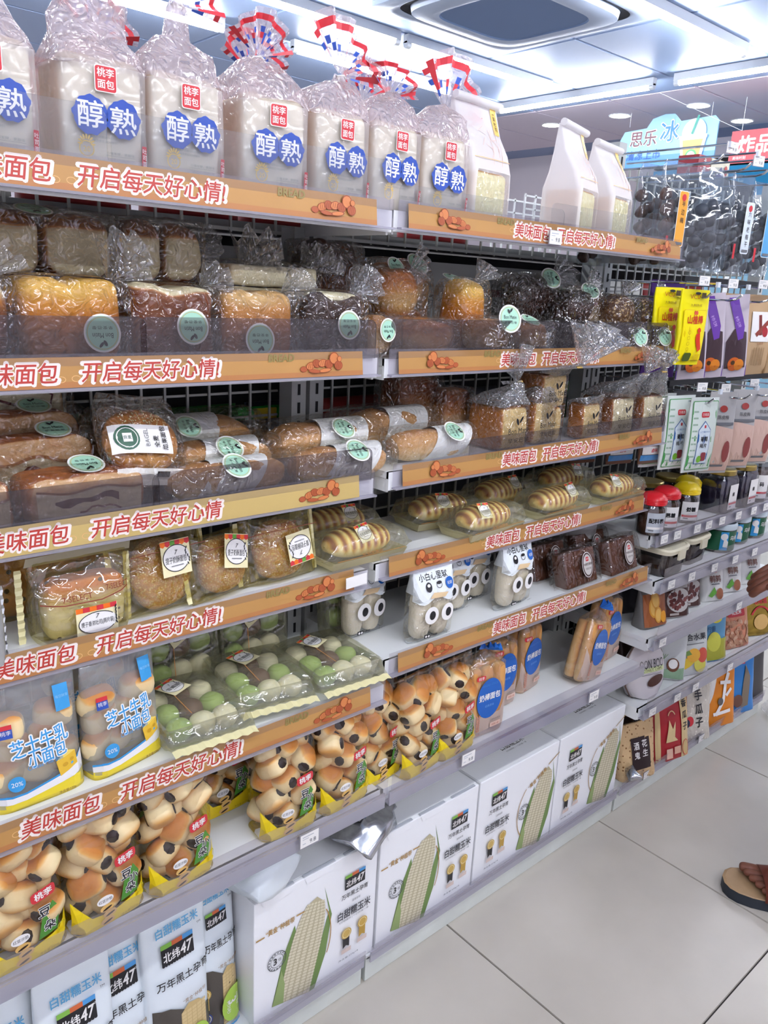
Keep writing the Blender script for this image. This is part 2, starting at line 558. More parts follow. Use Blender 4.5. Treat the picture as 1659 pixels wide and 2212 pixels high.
g.add([(-t, -t, 0), (t, -t, 0), (t, t, 0), (-t, t, 0), (-t - .0008, -t - .0008, -.004), (t + .0008, -t - .0008, -.004), (t + .0008, t + .0008, -.004), (-t - .0008, t + .0008, -.004)],
      [(0, 1, 2, 3), (0, 4, 5, 1), (1, 5, 6, 2), (2, 6, 7, 3), (3, 7, 4, 0)], M_tile)
tile_me = g.mesh('floor_tile', False)
for i in range(-5, 9):
    for j in range(-4, 10):
        cx_, cy_ = 0.246 + 0.594 * (i + 0.5), -0.498 + 0.594 * (j + 0.5)
        if cx_ - .3 < X0 or cx_ + .3 > X1 or cy_ - .3 < Y0 or cy_ + .3 > Y1: continue
        link('floor_tile', tile_me, FLOOR, (cx_, cy_, 0))
g = G(); g.box(((X0 + X1) / 2, (Y0 + Y1) / 2, ZC + 0.06), (X1 - X0, Y1 - Y0, 0.1), M_tbar); CEIL = struct('ceiling', g)
pw, ph = 1.22, 0.61
g = G(); a, b = pw / 2 - .011, ph / 2 - .011
g.add([(-a, -b, 0), (a, -b, 0), (a, b, 0), (-a, b, 0), (-a - .006, -b - .006, .01), (a + .006, -b - .006, .01), (a + .006, b + .006, .01), (-a - .006, b + .006, .01)],
      [(3, 2, 1, 0), (1, 5, 4, 0), (2, 6, 5, 1), (3, 7, 6, 2), (0, 4, 7, 3)], M_ceil)
pan_me = g.mesh('ceiling_panel', False)
pan_far = pan_me.copy(); pan_far.materials[0] = plain('ceiling_panel_lilac_lit', 'DCD2E2', rough=.5)      # lilac panels over the counter side; paleness stands in for missing light there
for i in range(-4, 5):
    for j in range(-4, 10):
        cx_, cy_ = 1.22 * i + 0.95, 0.61 * j + 0.305
        if cx_ - .61 < X0 or cx_ + .61 > X1 + .01 or cy_ - .3 < Y0 - .01 or cy_ + .3 > Y1 + .01: continue
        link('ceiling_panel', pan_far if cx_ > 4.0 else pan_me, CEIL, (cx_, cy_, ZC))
for nm, c, d in (('wall_left', (X0 - .05, (Y0 + Y1) / 2, 1.31), (.1, Y1 - Y0 + .2, 2.72)), ('wall_right', (X1 + .05, (Y0 + Y1) / 2, 1.31), (.1, Y1 - Y0 + .2, 2.72)),
                 ('wall_back', ((X0 + X1) / 2, Y1 + .05, 1.31), (X1 - X0, .1, 2.72)), ('wall_front', ((X0 + X1) / 2, Y0 - .05, 1.31), (X1 - X0, .1, 2.72))):
    g = G(); g.box(c, d, M_wall); struct(nm, g)

# ------------------------------------------------------------------ ceiling lamps
M_tube = emitter('tube_glow', 'F8FAFF', TUBE_POWER)
M_lampw = plain('lamp_white', 'DDE4EE', rough=0.4)
def tube_lamp(x, y, L, along, label):
    t = thing('tube_lamp', label, 'lamp', (x, y, ZC - .002), 0 if along == 'x' else PI / 2, 'ceiling tube lamps')
    g = G(); g.tube([(-L / 2 + .03, 0, -.047), (L / 2 - .03, 0, -.047)], .0165, M_tube, seg=8); g.build('tube', t, smooth=True)
    for s in (-1, 1):
        g = G(); g.tube([(s * (L / 2 - .03), 0, -.047), (s * (L / 2), 0, -.047)], .017, M_lampw, seg=10); g.build('end_cap', t)
    g = G(); g.box((0, 0, -.020), (L, .038, .040), M_lampw); g.build('housing', t)
    return t
LAMPS = [((1.53, 2.44), 'x', 'white tube lamp left of its twin, above the bag tails at the top'), ((2.78, 2.44), 'x', 'long white tube lamp ending above the paper loaf bags'),
         ((2.75, 1.22), 'x', 'white tube lamp right of the air conditioner'),
         ((.84, 2.99), 'x', 'far tube lamp at the top edge behind the untied toast bag'), ((2.46, 2.99), 'x', 'far tube lamp half hidden behind the striped bag tails'),
         ((3.66, 2.50), 'y', 'crosswise white tube lamp above the blue drink sign'), ((3.66, 1.17), 'y', 'crosswise white tube lamp at the right edge above the red sign')]
for (x, y), d, lab in LAMPS: tube_lamp(x, y, 1.2, d, lab)
k = 0
for x in (-1.9, -.63, .64, 1.91):
    for y in (-1.08, -2.2): tube_lamp(x, y, 1.2, 'x', 'aisle tube lamp %s the photographer, %s' % ('right above' if y > -2 else 'behind', ('far left', 'left', 'right', 'far right')[int((x + 2) / 1.2)]))
for x, y, d, lab in ((-1.0, 1.22, 'x', 'next aisle tube lamp outside the left frame, near row'), (.25, 1.22, 'x', 'next aisle tube lamp outside the top frame, near row'), (-.3, 2.44, 'x', 'next aisle tube lamp outside the left frame, far row'), (3.66, -.2, 'y', 'crosswise tube lamp outside the right frame'), (4.88, -.1, 'y', 'added unseen crosswise tube lamp by the cooler outside the right frame'), (4.88, -1.5, 'y', 'added unseen crosswise tube lamp by the cooler, farther outside the right frame')):  # the two by the cooler are added unseen to brighten the far ceiling
    tube_lamp(x, y, 1.2, d, lab)
# downlights near the counter
M_down = emitter('downlight_glow', 'FFF3DC', 30.0)
DL = [(4.44, 3.24, 'leftmost'), (4.44, 2.64, 'second'), (4.45, 2.05, 'third'), (5.05, 2.04, 'rightmost')]
for i, (x, y, w) in enumerate(DL):
    t = thing('downlight', ['round recessed downlight left of the blue drink sign', 'round recessed downlight just above the blue drink sign, near its lettering',
                            'round recessed downlight above the drawn cup on the blue sign', 'round recessed downlight between the blue and the red sign'][i], 'lamp', (x, y, ZC), 0, 'round downlights')
    g = G(); g.lathe([(.062, -.002), (.06, -.006), (.0, -.006)], M_down, close=False); g.build('glowing_disc', t)
    g = G(); g.lathe([(.064, -.002), (.075, -.006), (.078, 0)], M_lampw, close=False); g.build('trim_ring', t)
# air conditioner cassette
M_ac = plain('ac_white', 'B9C9E4', rough=0.4)
M_acg = plain('ac_grille', '6F87B0', rough=0.6)
t = thing('air_conditioner', 'square white ceiling cassette air conditioner with rounded grey grille', 'air conditioner', (2.22, 1.76, ZC - .001))
def sqring(r, z, n=7, k=40):
    out = []
    for i in range(k):
        q = 2 * PI * (i + .5) / k
        c, s = math.cos(q), math.sin(q)
        out.append((r * math.copysign(abs(c) ** (2 / n), c), r * math.copysign(abs(s) ** (2 / n), s), z))
    return out
def bridge(g, rings, m, cap=False):
    k = len(rings[0]); vs = [p for r in rings for p in r]
    fs = [(i * k + j, (i + 1) * k + j, (i + 1) * k + (j + 1) % k, i * k + (j + 1) % k) for i in range(len(rings) - 1) for j in range(k)]
    if cap: fs.append(tuple((len(rings) - 1) * k + j for j in range(k)))
    g.add(vs, fs, m)
g = G(); bridge(g, [sqring(.47, 0, 30), sqring(.47, -.02, 30), sqring(.42, -.028, 12), sqring(.40, -.02, 8)], M_ac); g.build('frame', t, smooth=True, sharp=30)
g = G(); bridge(g, [sqring(.40, -.018, 8), sqring(.37, -.012, 7)], M_dark); g.build('air_slot', t)
g = G(); bridge(g, [sqring(.375, -.012, 6), sqring(.37, -.04, 6), sqring(.30, -.05, 5), sqring(.275, -.046, 5)], M_ac); g.build('front_panel', t, smooth=True, sharp=30)
g = G(); bridge(g, [sqring(.275, -.046, 5), sqring(.27, -.04, 5)], M_acg, cap=True); g.build('intake_grille', t)

# ------------------------------------------------------------------ far side of the shop
M_blue = plain('header_blue', '2FA0DD', rough=0.4)
M_red = plain('sign_red', 'D2545C', rough=0.5)
t = thing('drinks_cooler', 'blue fronted cooler with COFFEE header far behind the hanging packs', 'cooler', (5.2, 1.6, 0))
g = G(); g.box((.1, 0, 1.06), (.5, 2.2, 2.12), M_white); g.build('cabinet', t)
g = G(); g.box((.1, 0, 2.225), (.46, 2.2, .21), M_blue); g.build('header', t)
p = P().text('COFFEE', 0, 0, .075, plain('header_light', '8FD0F2', rough=.5)); p.build('lettering', t, lambda x, y, o: (-.132 - o, -x + .55, 2.22 + y), step=.002)
g = G()
for k in range(3): g.box((-.16, -.73 + k * .73, 1.1), (.02, .68, 1.8), plain('cooler_glass', '7FA6BC', rough=.1))
g.build('glass_doors', t)
t = thing('dark_lintel', 'dark trim strip along the top of the cooler', 'trim', (5.1, 1.6, 2.335)); g = G(); g.box((0, 0, .03), (.06, 2.2, .05), M_dark); g.build('trim_strip', t)
# hanging signs
M_ice1, M_ice2, M_ice3 = ink('8FC0E6'), ink('5F9ADA'), ink('CFE2F3')
t = thing('hanging_sign', 'blue hanging drink sign with a drawn iced cup and straw', 'sign', (4.4, 2.22, 2.245))
g = G(); hw, hh = .36, .30
pts = [(-hw, 0)] + [(-hw, .20), (-.33, .25), (-.16, .26), (-.12, .315), (-.03, .335), (.04, .33), (.09, .28), (hw - .03, .29), (hw, .26), (hw, 0)]
p = P().poly(pts, M_ice1); p.rect(0, .04, hw * 2, .08, M_ice2)
p.text('思乐', -.175, .195, .10, ink('EDEFF6'), bold=.05); p.text('思乐', -.175, .195, .095, ink('6B3A4A'), bold=.012)
p.text('冰', .02, .225, .13, ink('EDEFF6'), bold=.06); p.text('冰', .02, .225, .125, ink('2F7CD0'), bold=.02)
p.text('清凉上市', -.16, .09, .062, ink('2F5FB8'))
p.ell(.20, .20, .085, .085, ink('BFDFF3')); p.poly([(.105, .17), (.295, .17), (.265, 0), (.135, 0)], ink('E6EAF2')); p.poly([(.128, .155), (.272, .155), (.25, .02), (.15, .02)], ink('C9A765'))
p.ell(.2, .055, .042, .042, ink('5DB36E')); p.ell(.2, .055, .03, .03, ink('DDEBD8')); p.line([(.19, .19), (.225, .30)], .014, ink('3D9E8C')); p.rect(.2, .172, .2, .02, ink('F2F2F5'))
me = p.mesh('sign_print', lambda x, y, o: (-o - .004, -x, y), step=.0012); link('sign_print', me, t)
g = G(); n = len(pts); g.add([(0.004, -x, y) for x, y in pts] + [(-.003, -x, y) for x, y in pts], [tuple(range(n - 1, -1, -1)), ] + [(i, (i + 1) % n, n + (i + 1) % n, n + i) for i in range(n)], M_ice1); g.build('board', t)
for yy in (-.3, .3):
    g = G(); g.tube([(0, yy, .28), (.0, yy, ZC - 2.247)], .0015, M_lampw, seg=5); g.build('hanging_cord', t)
t = thing('hanging_sign', 'red hanging sign with white lettering for fried snacks', 'sign', (4.4, 1.45, 2.24))
g = G(); g.box((0, 0, .09), (.008, .62, .19), M_red); g.build('board', t)
p = P().text('炸品', .16 - .31, .10, .105, ink('F6EDEE'), bold=.03); p.text('美味时刻', -.24, .025, .02, ink('F6EDEE'))
p.text('炸鸡', .12, .10, .105, ink('F6EDEE'), bold=.03)
p.build('sign_print', t, lambda x, y, o: (-.005 - o, -x, y), step=.001)
for a, b in (((0, -.25, .185), (0, -.25, ZC - 2.242)), ((0, .25, .185), (0, .25, ZC - 2.242)), ((0, .25, .185), (-.4, .62, ZC - 2.242))):
    g = G(); g.tube([a, b], .0018, M_lampw, seg=5); g.build('hanging_cord', t)

# ================================================================== gondola bays
FENCE = film('smoke_fence', tint='B7B3B6', milk=0.12, milkcol='9A9498', gloss=0.035, rough=.05, wr=0)
CLEARF = film('clear_fence', tint='EEF0F2', milk=0.07, milkcol='CFD6E2', gloss=0.05, rough=.05, wr=0)
RAIL = film('clear_rail', tint='EDEDF4', milk=0.45, milkcol='DCDAE6', gloss=0.10, rough=.12, wr=0)
LIPR = film('clear_lip', tint='F6F5F8', milk=0.025, milkcol='D5D2DF', gloss=0.05, rough=.08, wr=0)
YB = 0.285      # back panel
BAYS = {'L': -.905, 'R': 0.0, 'T': .905}
BLAB = {'L': 'white shelving bay on the left under the toast loaves', 'R': 'white shelving bay in the middle above the corn boxes', 'T': 'white shelving bay at the far right holding jars and snack bags'}
BAY = {}
SHELF = {}      # (bay, row) -> top surface z
ROWS = {'L': [(1, 1.464, .005), (2, 1.237, .024), (3, 1.034, .02), (4, .866, .024), (5, .666, -.034), (6, .451, -.039)],
        'R': [(1, 1.467, .02), (2, 1.235, .025), (3, 1.046, .0), (4, .873, .022), (5, .699, -.016), (6, .440, -.03)],
        'T': [(1, .776, .0), (2, .660, -.03), (3, .504, -.036), (4, .303, -.038)]}
for bay, x0 in BAYS.items():
    t = thing('shelving_bay', BLAB[bay], 'shelving', (x0, 0, 0)); BAY[bay] = t
    W = .9
    posts = (.018, W - .018)
    top = 1.47 if bay != 'T' else 1.74
    for px_ in posts:
        g = G(); g.box((px_, YB - .03, top / 2), (.032, .04, top), M_grey)
        for k in range(int((top - .1) / .034)):
            g.box((px_, YB - .0505, .1 + k * .034), (.005, .002, .02), M_dark)
        g.build('post', t)
    # wire back grid (real wires, joined: too fine to pick apart) and slatted upper back
    g = G()
    zt = 1.24 if bay != 'T' else 1.70
    nz = int((zt - .1) / .045)
    for k in range(nz + 1): g.box((W / 2, YB + .003, .1 + k * .045), (W - .06, .004, .004), M_wire)
    for k in range(20): g.box((.05 + k * (W - .1) / 19, YB - .001, (zt + .1) / 2), (.004, .004, zt - .1), M_wire)
    g.build('wire_back', t, kind='stuff')
    if bay != 'T':
        for k in range(3):
            g = G(); g.box((W / 2, YB, 1.275 + k * .066), (W - .05, .012, .05), M_slat); g.build('back_slat', t)
        g = G()
        for k in range(3): g.box((W / 2, YB, 1.46 + k * .03), (W - .05, .006, .006), M_wire)
        for k in range(19): g.box((.04 + k * (W - .08) / 18, YB, 1.49), (.004, .004, .07), M_wire)
        g.build('back_wire', t, kind='stuff')
    for (row, zb, y) in ROWS[bay]:
        zs = zb + .028
        SHELF[bay + str(row)] = (zs, y)
        g = G(); d = YB - .03 - y - .012
        g.box((W / 2, y + .010 + d / 2, zs - .006), (W - .012, d, .012), M_white)
        g.box((W / 2, y + .012, zs - .016), (W - .012, .006, .032), M_white)
        for s in (0, 1): g.box((.010 + s * (W - .020), y + .05 + d / 2 - .04, zs - .022), (.004, d - .01, .028), M_white)
        sh = g.build('shelf', t)
    if bay == 'T':
        g = G(); g.box((W / 2, YB + .012, .62), (W - .06, .006, 1.1), M_dark); g.build('shade_back_panel', t)  # added dark sheet standing in for the shade behind the goods
    # base: kick plate, tray, rail
    g = G(); g.box((W / 2, .006, .029), (W - .006, .012, .056), M_white2); g.build('kick_plate', t)
    g = G(); g.box((W / 2, .14, .058), (W - .01, .28, .008), M_white); g.build('base_tray', t)
    g = G(); g.box((W / 2, -.010, .068), (W - .012, .003, .026), RAIL); g.box((W / 2, -.014, .086), (W - .012, .002, .022), LIPR); g.build('base_rail', t)
    # plain clear price rails where no paper strip is slid in
    for (row, zb, y) in ROWS[bay]:
        if bay == 'T' or row == 6:
            g = G(); W2 = W - .015
            g.box((W / 2, y - .006, zb + .015), (W2, .004, .030), RAIL)
            g.box((W / 2, y + .001, zb + .002), (W2, .014, .003), RAIL)
            g.box((W / 2, y - .012, zb + .050), (W2, .0025, .040), LIPR)
            g.build('price_rail', t)
        else:
            g = G(); W2 = W - .02
            g.box((W / 2, y + .002, zb + .022), (W2, .003, .044), LIPR)
            g.box((W / 2, y - .001, zb + .001), (W2, .012, .003), RAIL)
            g.build('price_rail', t)

# clear fences standing on the shelf fronts
def fence(bay, row, xa, xb, ztop, m, label):
    zs, y = SHELF[bay + str(row)]
    t = thing('shelf_fence', label, 'fence', (BAYS[bay] + (xa + xb) / 2, y + .004, zs), 0, 'clear shelf front fences')
    w, h = xb - xa, ztop - zs
    r = .012; pts = []
    for (cx_, cz_, a) in ((w / 2 - r, h - r, 0), (-w / 2 + r, h - r, PI / 2)):
        for k in range(5): pts.append((cx_ + r * math.cos(a + k * PI / 8), cz_ + r * math.sin(a + k * PI / 8)))
    pts += [(-w / 2, 0), (w / 2, 0)]
    g = G(); n = len(pts)
    g.add([(x, 0, z) for x, z in pts] + [(x, .002, z) for x, z in pts], [tuple(range(n)), ] + [(i, n + i, n + (i + 1) % n, (i + 1) % n) for i in range(n)], m)
    g.build('panel', t)
fence('L', 1, .02, .44, 1.562, CLEARF, 'clear fence in front of the left toast bags on the top shelf')
fence('L', 1, .445, .885, 1.562, CLEARF, 'clear fence in front of the tied toast bags, left end of bay gap')
fence('R', 1, .012, .44, 1.535, CLEARF, 'clear fence before the tall paper loaf bag on the top shelf')
fence('R', 1, .40, .885, 1.545, CLEARF, 'clear fence before the two paper loaf bags at the shelf end')
fence('L', 2, .02, .49, 1.326, FENCE, 'smoky fence in front of the big orange loaf')
fence('L', 2, .482, .885, 1.326, FENCE, 'smoky fence in front of the brown and dark wrapped loaves')
fence('R', 2, .012, .885, 1.328, FENCE, 'smoky fence in front of the sticker buns and seeded loaves')
fence('L', 3, .02, .50, 1.118, FENCE, 'smoky fence in front of the jam pastry and the bagel')
fence('L', 3, .49, .885, 1.118, FENCE, 'smoky fence in front of the white sleeved bread pairs')
fence('R', 3, .20, .89, 1.115, FENCE, 'smoky fence in front of the upright toast bags with black lettering')

# ------------------------------------------------------------------ paper strips
S_or, S_or2, S_yel = plain('strip_orange', 'B98A4E', rough=.35, var=.12, vscale=5), ink('B07645'), plain('strip_yellow', 'C4A968', rough=.35, var=.06, vscale=5)
S_red, S_wh, S_br1, S_br2, S_br3, S_olive, S_pat = ink('B03A30'), ink('F0E4DC'), ink('A9552F'), ink('C97A45'), ink('8C3F22'), ink('8A7A45'), ink('DDAE74')
def buns_art(p, x, y, s, mir=1):
    """the little drawn heap of breads"""
    L = [(-1.5, -.25, .30, .2, 0), (-.95, -.05, .38, .26, .3), (-.45, .1, .36, .28, -.2), (0.05, .12, .4, .26, .2), (.55, .05, .36, .3, -.2), (1.0, .42, .42, .42, .6), (1.35, -.05, .36, .32, 0), (.2, -.35, .55, .14, .1), (-.7, -.38, .5, .13, -.1), (1.42, .38, .2, .2, 0)]
    for i, (a, b, rx, ry, r) in enumerate(L):
        p.ell(x + mir * a * s, y + b * s, rx * s, ry * s, S_br3, rot=mir * r, n=12, rings=1, new=True)
        p.ell(x + mir * a * s, y + b * s, rx * s * .86, ry * s * .84, S_br2 if i % 2 else S_br1, rot=mir * r, n=12, rings=1)
        if i in (1, 2, 3, 4, 6):
            for q in (-.4, 0, .4):
                p.line([(x + mir * (a + q * rx - .04) * s, y + (b - ry * .6) * s), (x + mir * (a + q * rx + .05) * s, y + (b + ry * .6) * s)], .035 * s, S_br3, new=(q == -.4))
def strip_mesh(L, h, kind):
    p = P(); bg = S_yel if kind == 'yellow' else S_or
    p.rect(0, h / 2, L, h, bg, nx=4)
    if kind != 'yellow': p.rect(0, h * .10, L, h * .2, S_or2)
    for k in range(8):
        xx = -L / 2 + .30 * L + k * .022 * L; p.ring(xx, h * (.45 + .25 * math.sin(k * 1.7)), .16 * h, .11 * h, .025 * h, S_pat, n=12, new=(k == 0))
    if kind != 'right':      # lettering first, bread drawing at the right end
        a, b2, art, brd, mir = -.113, .0645, .34, .266, 1
    else:
        a, b2, art, brd, mir = -.11, .06, -.32, -.186, -1
    th = h * .66
    for mm, bo in ((S_wh, .085), (S_red, .016)):
        p.text('美味面包', a, h * .5, th * (1.13 if mm is S_wh else 1), mm, w=(.103 if mm is S_red else .109), bold=bo, shear=.18)
        p.text('开启每天好心情' + ('!' if kind != 'yellow' else ''), b2, h * .5, th * (1.13 if mm is S_wh else 1), mm, w=(.194 if mm is S_red else .200), bold=bo, shear=.18)
    if kind != 'yellow': p.text('BREAD', brd, h * .80, h * .28, S_olive, bold=.05, shear=.1)
    buns_art(p, art, h * .48, h * .62, mir)
    if kind == 'right':
        p.text('BREAD', L / 2 - .166, h * .80, h * .26, S_olive, bold=.05, shear=.1)
        buns_art(p, L / 2 - .09, h * .48, h * .6, 1)
    return p.mesh('strip', lambda x, y, o: (x, y * .10 - o, y), step=.00012)
ST = {k: strip_mesh(.845, .037, k) for k in ('left', 'right', 'yellow')}
ORD = {1: 'top', 2: 'second', 3: 'third', 4: 'fourth', 5: 'fifth'}
WHERE = {'L1': 'under the toast bags', 'L2': 'under the big orange loaf', 'L3': 'under the jam pastries, paler yellow than the others', 'L4': 'under the sesame breads', 'L5': 'under the cheese bun pouches',
         'R1': 'under the paper loaf bags', 'R2': 'under the seeded loaves, partly hidden by a bag tail', 'R3': 'under the upright toast bags', 'R4': 'under the caterpillar breads', 'R5': 'under the googly eye packs'}
for bay in 'LR':
    for (row, zb, y) in ROWS[bay]:
        if row == 6: continue
        k = 'yellow' if bay + str(row) == 'L3' else ('left' if bay == 'L' else 'right')
        xo = BAYS[bay] + (.452 if bay == 'R' else .4325)
        col = 'yellow' if k == 'yellow' else 'orange'
        t = thing('paper_strip', '%s printed bread strip %s' % (col, WHERE[bay + str(row)]), 'strip', (xo, y - .002, zb + .003), 0, 'printed paper strips on the shelf edges')
        link('printed_paper', ST[k], t)
# ================================================================== shared bakery materials
B_toast = bread_mat('bread_toast', 'D9A878', 'E9E2CC', nscale=40, bump=.3, bscale=220)
B_gold = bread_mat('bread_gold', 'CF7A1E', 'FBC95A', mid='F0A53C', nscale=12)
B_brown = bread_mat('bread_brown', '7A3D1B', 'F3E6BE', mid='BE7A3E', nscale=14)
B_brown2 = bread_mat('bread_caramel', 'B4682A', 'F5D594', mid='DA964A', nscale=14)
B_dark = bread_mat('bread_dark', '33190F', '6B4228', mid='4C2817', nscale=16)
B_choc = bread_mat('bread_choc', '2A1710', '4A2B1E', nscale=16, bump=.5, bscale=90, speck='170C09', sscale=140, sthr=.45)
B_oat = bread_mat('bread_oat', '5B3A24', '7B5634', nscale=18, bump=.6, bscale=110, speck='C7A878', sscale=150, sthr=.42)
B_crumb = bread_mat('bread_crumb', 'C9A06A', 'F2EAC8', nscale=30, bump=.5, bscale=120)
B_pastry = bread_mat('bread_pastry', '9C5528', 'E9C79A', mid='C98550', nscale=38, bump=.7, bscale=70)
B_flour = bread_mat('bread_floury', 'AE7744', 'F1D8AC', mid='D3A26B', nscale=22, bump=.4, bscale=140)
B_sesame = bread_mat('bread_sesame', 'C07430', 'DDA862', nscale=16, bump=.7, bscale=240, speck='EBCB94', sscale=300, sthr=.46)
B_bun = bread_mat('bread_bun', 'B9702A', 'F0DDAE', mid='DBA45C', nscale=16, bump=.12)
B_toasty = bread_mat('bread_sandwich', 'D39A50', 'F3EDC0', nscale=40, bump=.3, bscale=200)
B_stick = bread_mat('bread_stick', 'C98A44', 'F1DCA8', mid='DDB070', nscale=12, bump=.12)
B_cater = bread_mat('bread_cater', '96501F', 'FCE99C', mid='E2B05A', nscale=10, bump=.1)
F_clear = film('film_clear', tint='FCFBF8', gloss=.09, rough=.05, wr=.8, scale=42)
F_crisp = film('film_crisp', tint='FBFAF8', gloss=.13, rough=.05, wr=1.0, scale=52)
F_flare = film('film_flare', tint='F6F6F6', milk=.24, milkcol='E6E9EC', gloss=.22, rough=.10, wr=.9, scale=60)
F_milky = film('film_milky', tint='FDFAFA', milk=.34, milkcol='F4F1F2', gloss=.06, rough=.18, wr=.5, scale=26)
F_pink = film('film_pinkish', tint='FDF7F9', milk=.34, milkcol='F6EAEE', gloss=.13, rough=.12, wr=1.0, scale=48)
F_cream = film('film_cream', tint='FDFCF2', milk=.12, milkcol='F7F4DC', gloss=.09, rough=.09, wr=.6, scale=24)
F_frost = film('film_frost', tint='F0F2F3', milk=.30, milkcol='DDE1E4', gloss=.08, rough=.2, wr=.3, scale=20)
M_paperw = film('paper_white', tint='FBF9F9', milk=.78, milkcol='FAF8FA', gloss=.03, rough=.3, wr=.3, scale=30)
K = {k: ink(v) for k, v in dict(red='C8323A', blue='2F4FA6', white='F3F1EF', gold='C9A85A', grey='6E7075', black='1E1E22', mint='A9D8C0', mint2='8DBFA8', yel='F2D21A', green='5E9A3A', cream='EFE6B8',
     brown='8A5A2E', label='EFC96A', orange='E8701C', sky='3C97D2', deep='1D5FB4', pink='E9B6A2', purple='6B3FA0', kraft='C19A6B', lime='A9CC4E', choc='5B362A', silver='B9BEC6').items()}

# print shared by the mint round stickers
def sticker_mesh(r=.024):
    p = P(); p.ell(0, 0, r, r, K['white'], n=28); p.ell(0, 0, r * .9, r * .9, K['mint'], n=28); p.ring(0, 0, r * .84, r * .84, r * .03, K['gold'], n=28)
    p.text('Bon Matin', 0, r * .12, r * .26, K['black'], w=r * 1.12); p.text('早·安·巴·黎', 0, -r * .28, r * .18, K['black'], w=r * 1.1)
    p.ell(-.10 * r, .52 * r, .09 * r, .17 * r, K['black'], rot=.5, n=10, rings=1); p.ell(.12 * r, .60 * r, .08 * r, .18 * r, K['black'], rot=-.7, n=10, rings=1, new=False)
    return p.mesh('sticker', step=.00025)
STK = sticker_mesh()
def sticker(parent, loc, pitch=0.0, yaw=0.0, flip=0.0, s=1.0):
    """round sticker: pitch tips its face upward, flip turns it on its face"""
    M = Matrix.Rotation(yaw, 3, 'Z') @ Matrix.Rotation(-pitch, 3, 'X') @ Matrix.Rotation(flip, 3, 'Y')
    return link('round_sticker', STK, parent, loc, M.to_euler(), (s, s, s))
# square cream shop sticker with a striped awning and a wreath
def shop_label(name):
    p = P(); p.rect(0, 0, .052, .056, K['cream']); 
    for k in range(6): p.poly([(-.026 + k * .0087, .027), (-.026 + (k + 1) * .0087, .027), (-.026 + (k + 1) * .0087, .0205), (-.026 + (k + .5) * .0087, .018), (-.026 + k * .0087, .0205)], K['red'] if k % 2 else K['green' if k == 2 else 'orange'], new=(k == 0))
    p.ell(0, -.001, .0242, .0215, K['white']); p.ring(0, -.001, .0242, .0215, .0013, K['black'], a0=.7, a1=5.6)
    for k in range(7): p.ell(.020 + .003 * math.sin(k), -.013 + k * .0042, .0011, .0026, K['black'], rot=.5 - .16 * k, n=8, rings=1, new=(k == 0))
    p.text(name, -.001, -.003, .0105, K['black'], w=.038); p.text('7', 0, .0085, .007, K['black'], shear=.3); p.rect(0, -.0125, .022, .0012, K['grey'])
    return p.mesh('shop_sticker', step=.00025)
SHOP = {n: shop_label(n) for n in ('提子奶酥面包', '毛毛虫面包', '提子香浓吐司', '雪媚娘')}
def shop_sticker(parent, which, loc, pitch=0.0, yaw=0.0, flip=0.0, s=1.0):
    M = Matrix.Rotation(yaw, 3, 'Z') @ Matrix.Rotation(-pitch, 3, 'X') @ Matrix.Rotation(flip, 3, 'Y')
    return link('square_sticker', SHOP[which], parent, loc, M.to_euler(), (s, s, s))

# ================================================================== top shelf, left: toast bags
TW, TD, TH = .104, .10, .128
def cr_slice(X, Y, Z):
    m = max(abs(X), abs(Z)); return .55 * sst(.90, .985, m) - .12 + (.3 if abs(Y) < .8 else 0)
toast_g = G(); blob(toast_g, (TW - .006, TD - .004, TH), B_toast, e=(.22, .22), seg=(32, 18), lump=.0022, lf=26, crust=cr_slice, c=(0, 0, TH / 2 + .002))
TOAST_ME = toast_g.mesh('toast', True)
T_body = [(.0, 0, 0, TW / 2 - .002, TD / 2 - .002, 7), (.01, 0, 0, TW / 2 + .003, TD / 2 + .003, 7), (.06, 0, 0, TW / 2 + .0025, TD / 2 + .0025, 8), (.12, 0, 0, TW / 2 + .003, TD / 2 + .003, 7)]
def toast_print():
    p = P()
    p.rrect(0, .104, .0265, .0285, .003, K['white']); p.rrect(0, .104, .0245, .0265, .003, K['red'])
    p.text('桃李', 0, .1105, .0095, K['white'], bold=.02); p.text('面包', 0, .0985, .0095, K['white'], bold=.02, new=False)
    for s in (-1, 1):
        pts = [(s * .0195 + (.0205 + .0011 * math.sin(7 * q + s) + .0009 * math.sin(13 * q)) * math.cos(q), .063 + (.0215 + .001 * math.sin(9 * q)) * math.sin(q)) for q in [2 * PI * k / 40 for k in range(40)]]
        p.poly(pts, K['blue'], new=(s < 0))
    p.text('醇', -.0195, .0645, .029, K['white'], bold=.012, w=.030); p.text('熟', .0195, .0615, .029, K['white'], bold=.012, w=.031, new=False)
    p.ring(-.026, .026, .009, .009, .0012, K['gold'], n=16)
    for k in range(9):
        q = PI * (k / 8) ; p.ell(-.026 + .0075 * math.cos(q), .031 + .008 * math.sin(q), .0011, .003, K['gold'], rot=q - PI / 2, n=8, rings=1, new=(k == 0))
    p.text('20', -.026, .0255, .006, K['gold'])
    p.text('生产日期:2024/07/26', -.004, .0405, .003, K['grey']); p.text('保质期至:2024/08/01', -.004, .036, .003, K['grey'], new=False)
    for k, s in enumerate(('①慢发酵，更醇味', '②精选100%优质小麦', '③入口柔软，小麦香')):
        p.text(s, .014, .024 - k * .007, .0034, K['grey'], new=(k == 0), w=.034); p.rect(.014, .0212 - k * .007, .036, .0004, K['grey'], new=False)
    p.rrect(.0445, .020, .0065, .034, .001, K['red']); p.col('吐司面包', .0445, .0315, .0055, .0073, K['white'])
    return p
TP_ME = toast_print().mesh('toast_print', front_of(T_body, .0035), step=.0002)
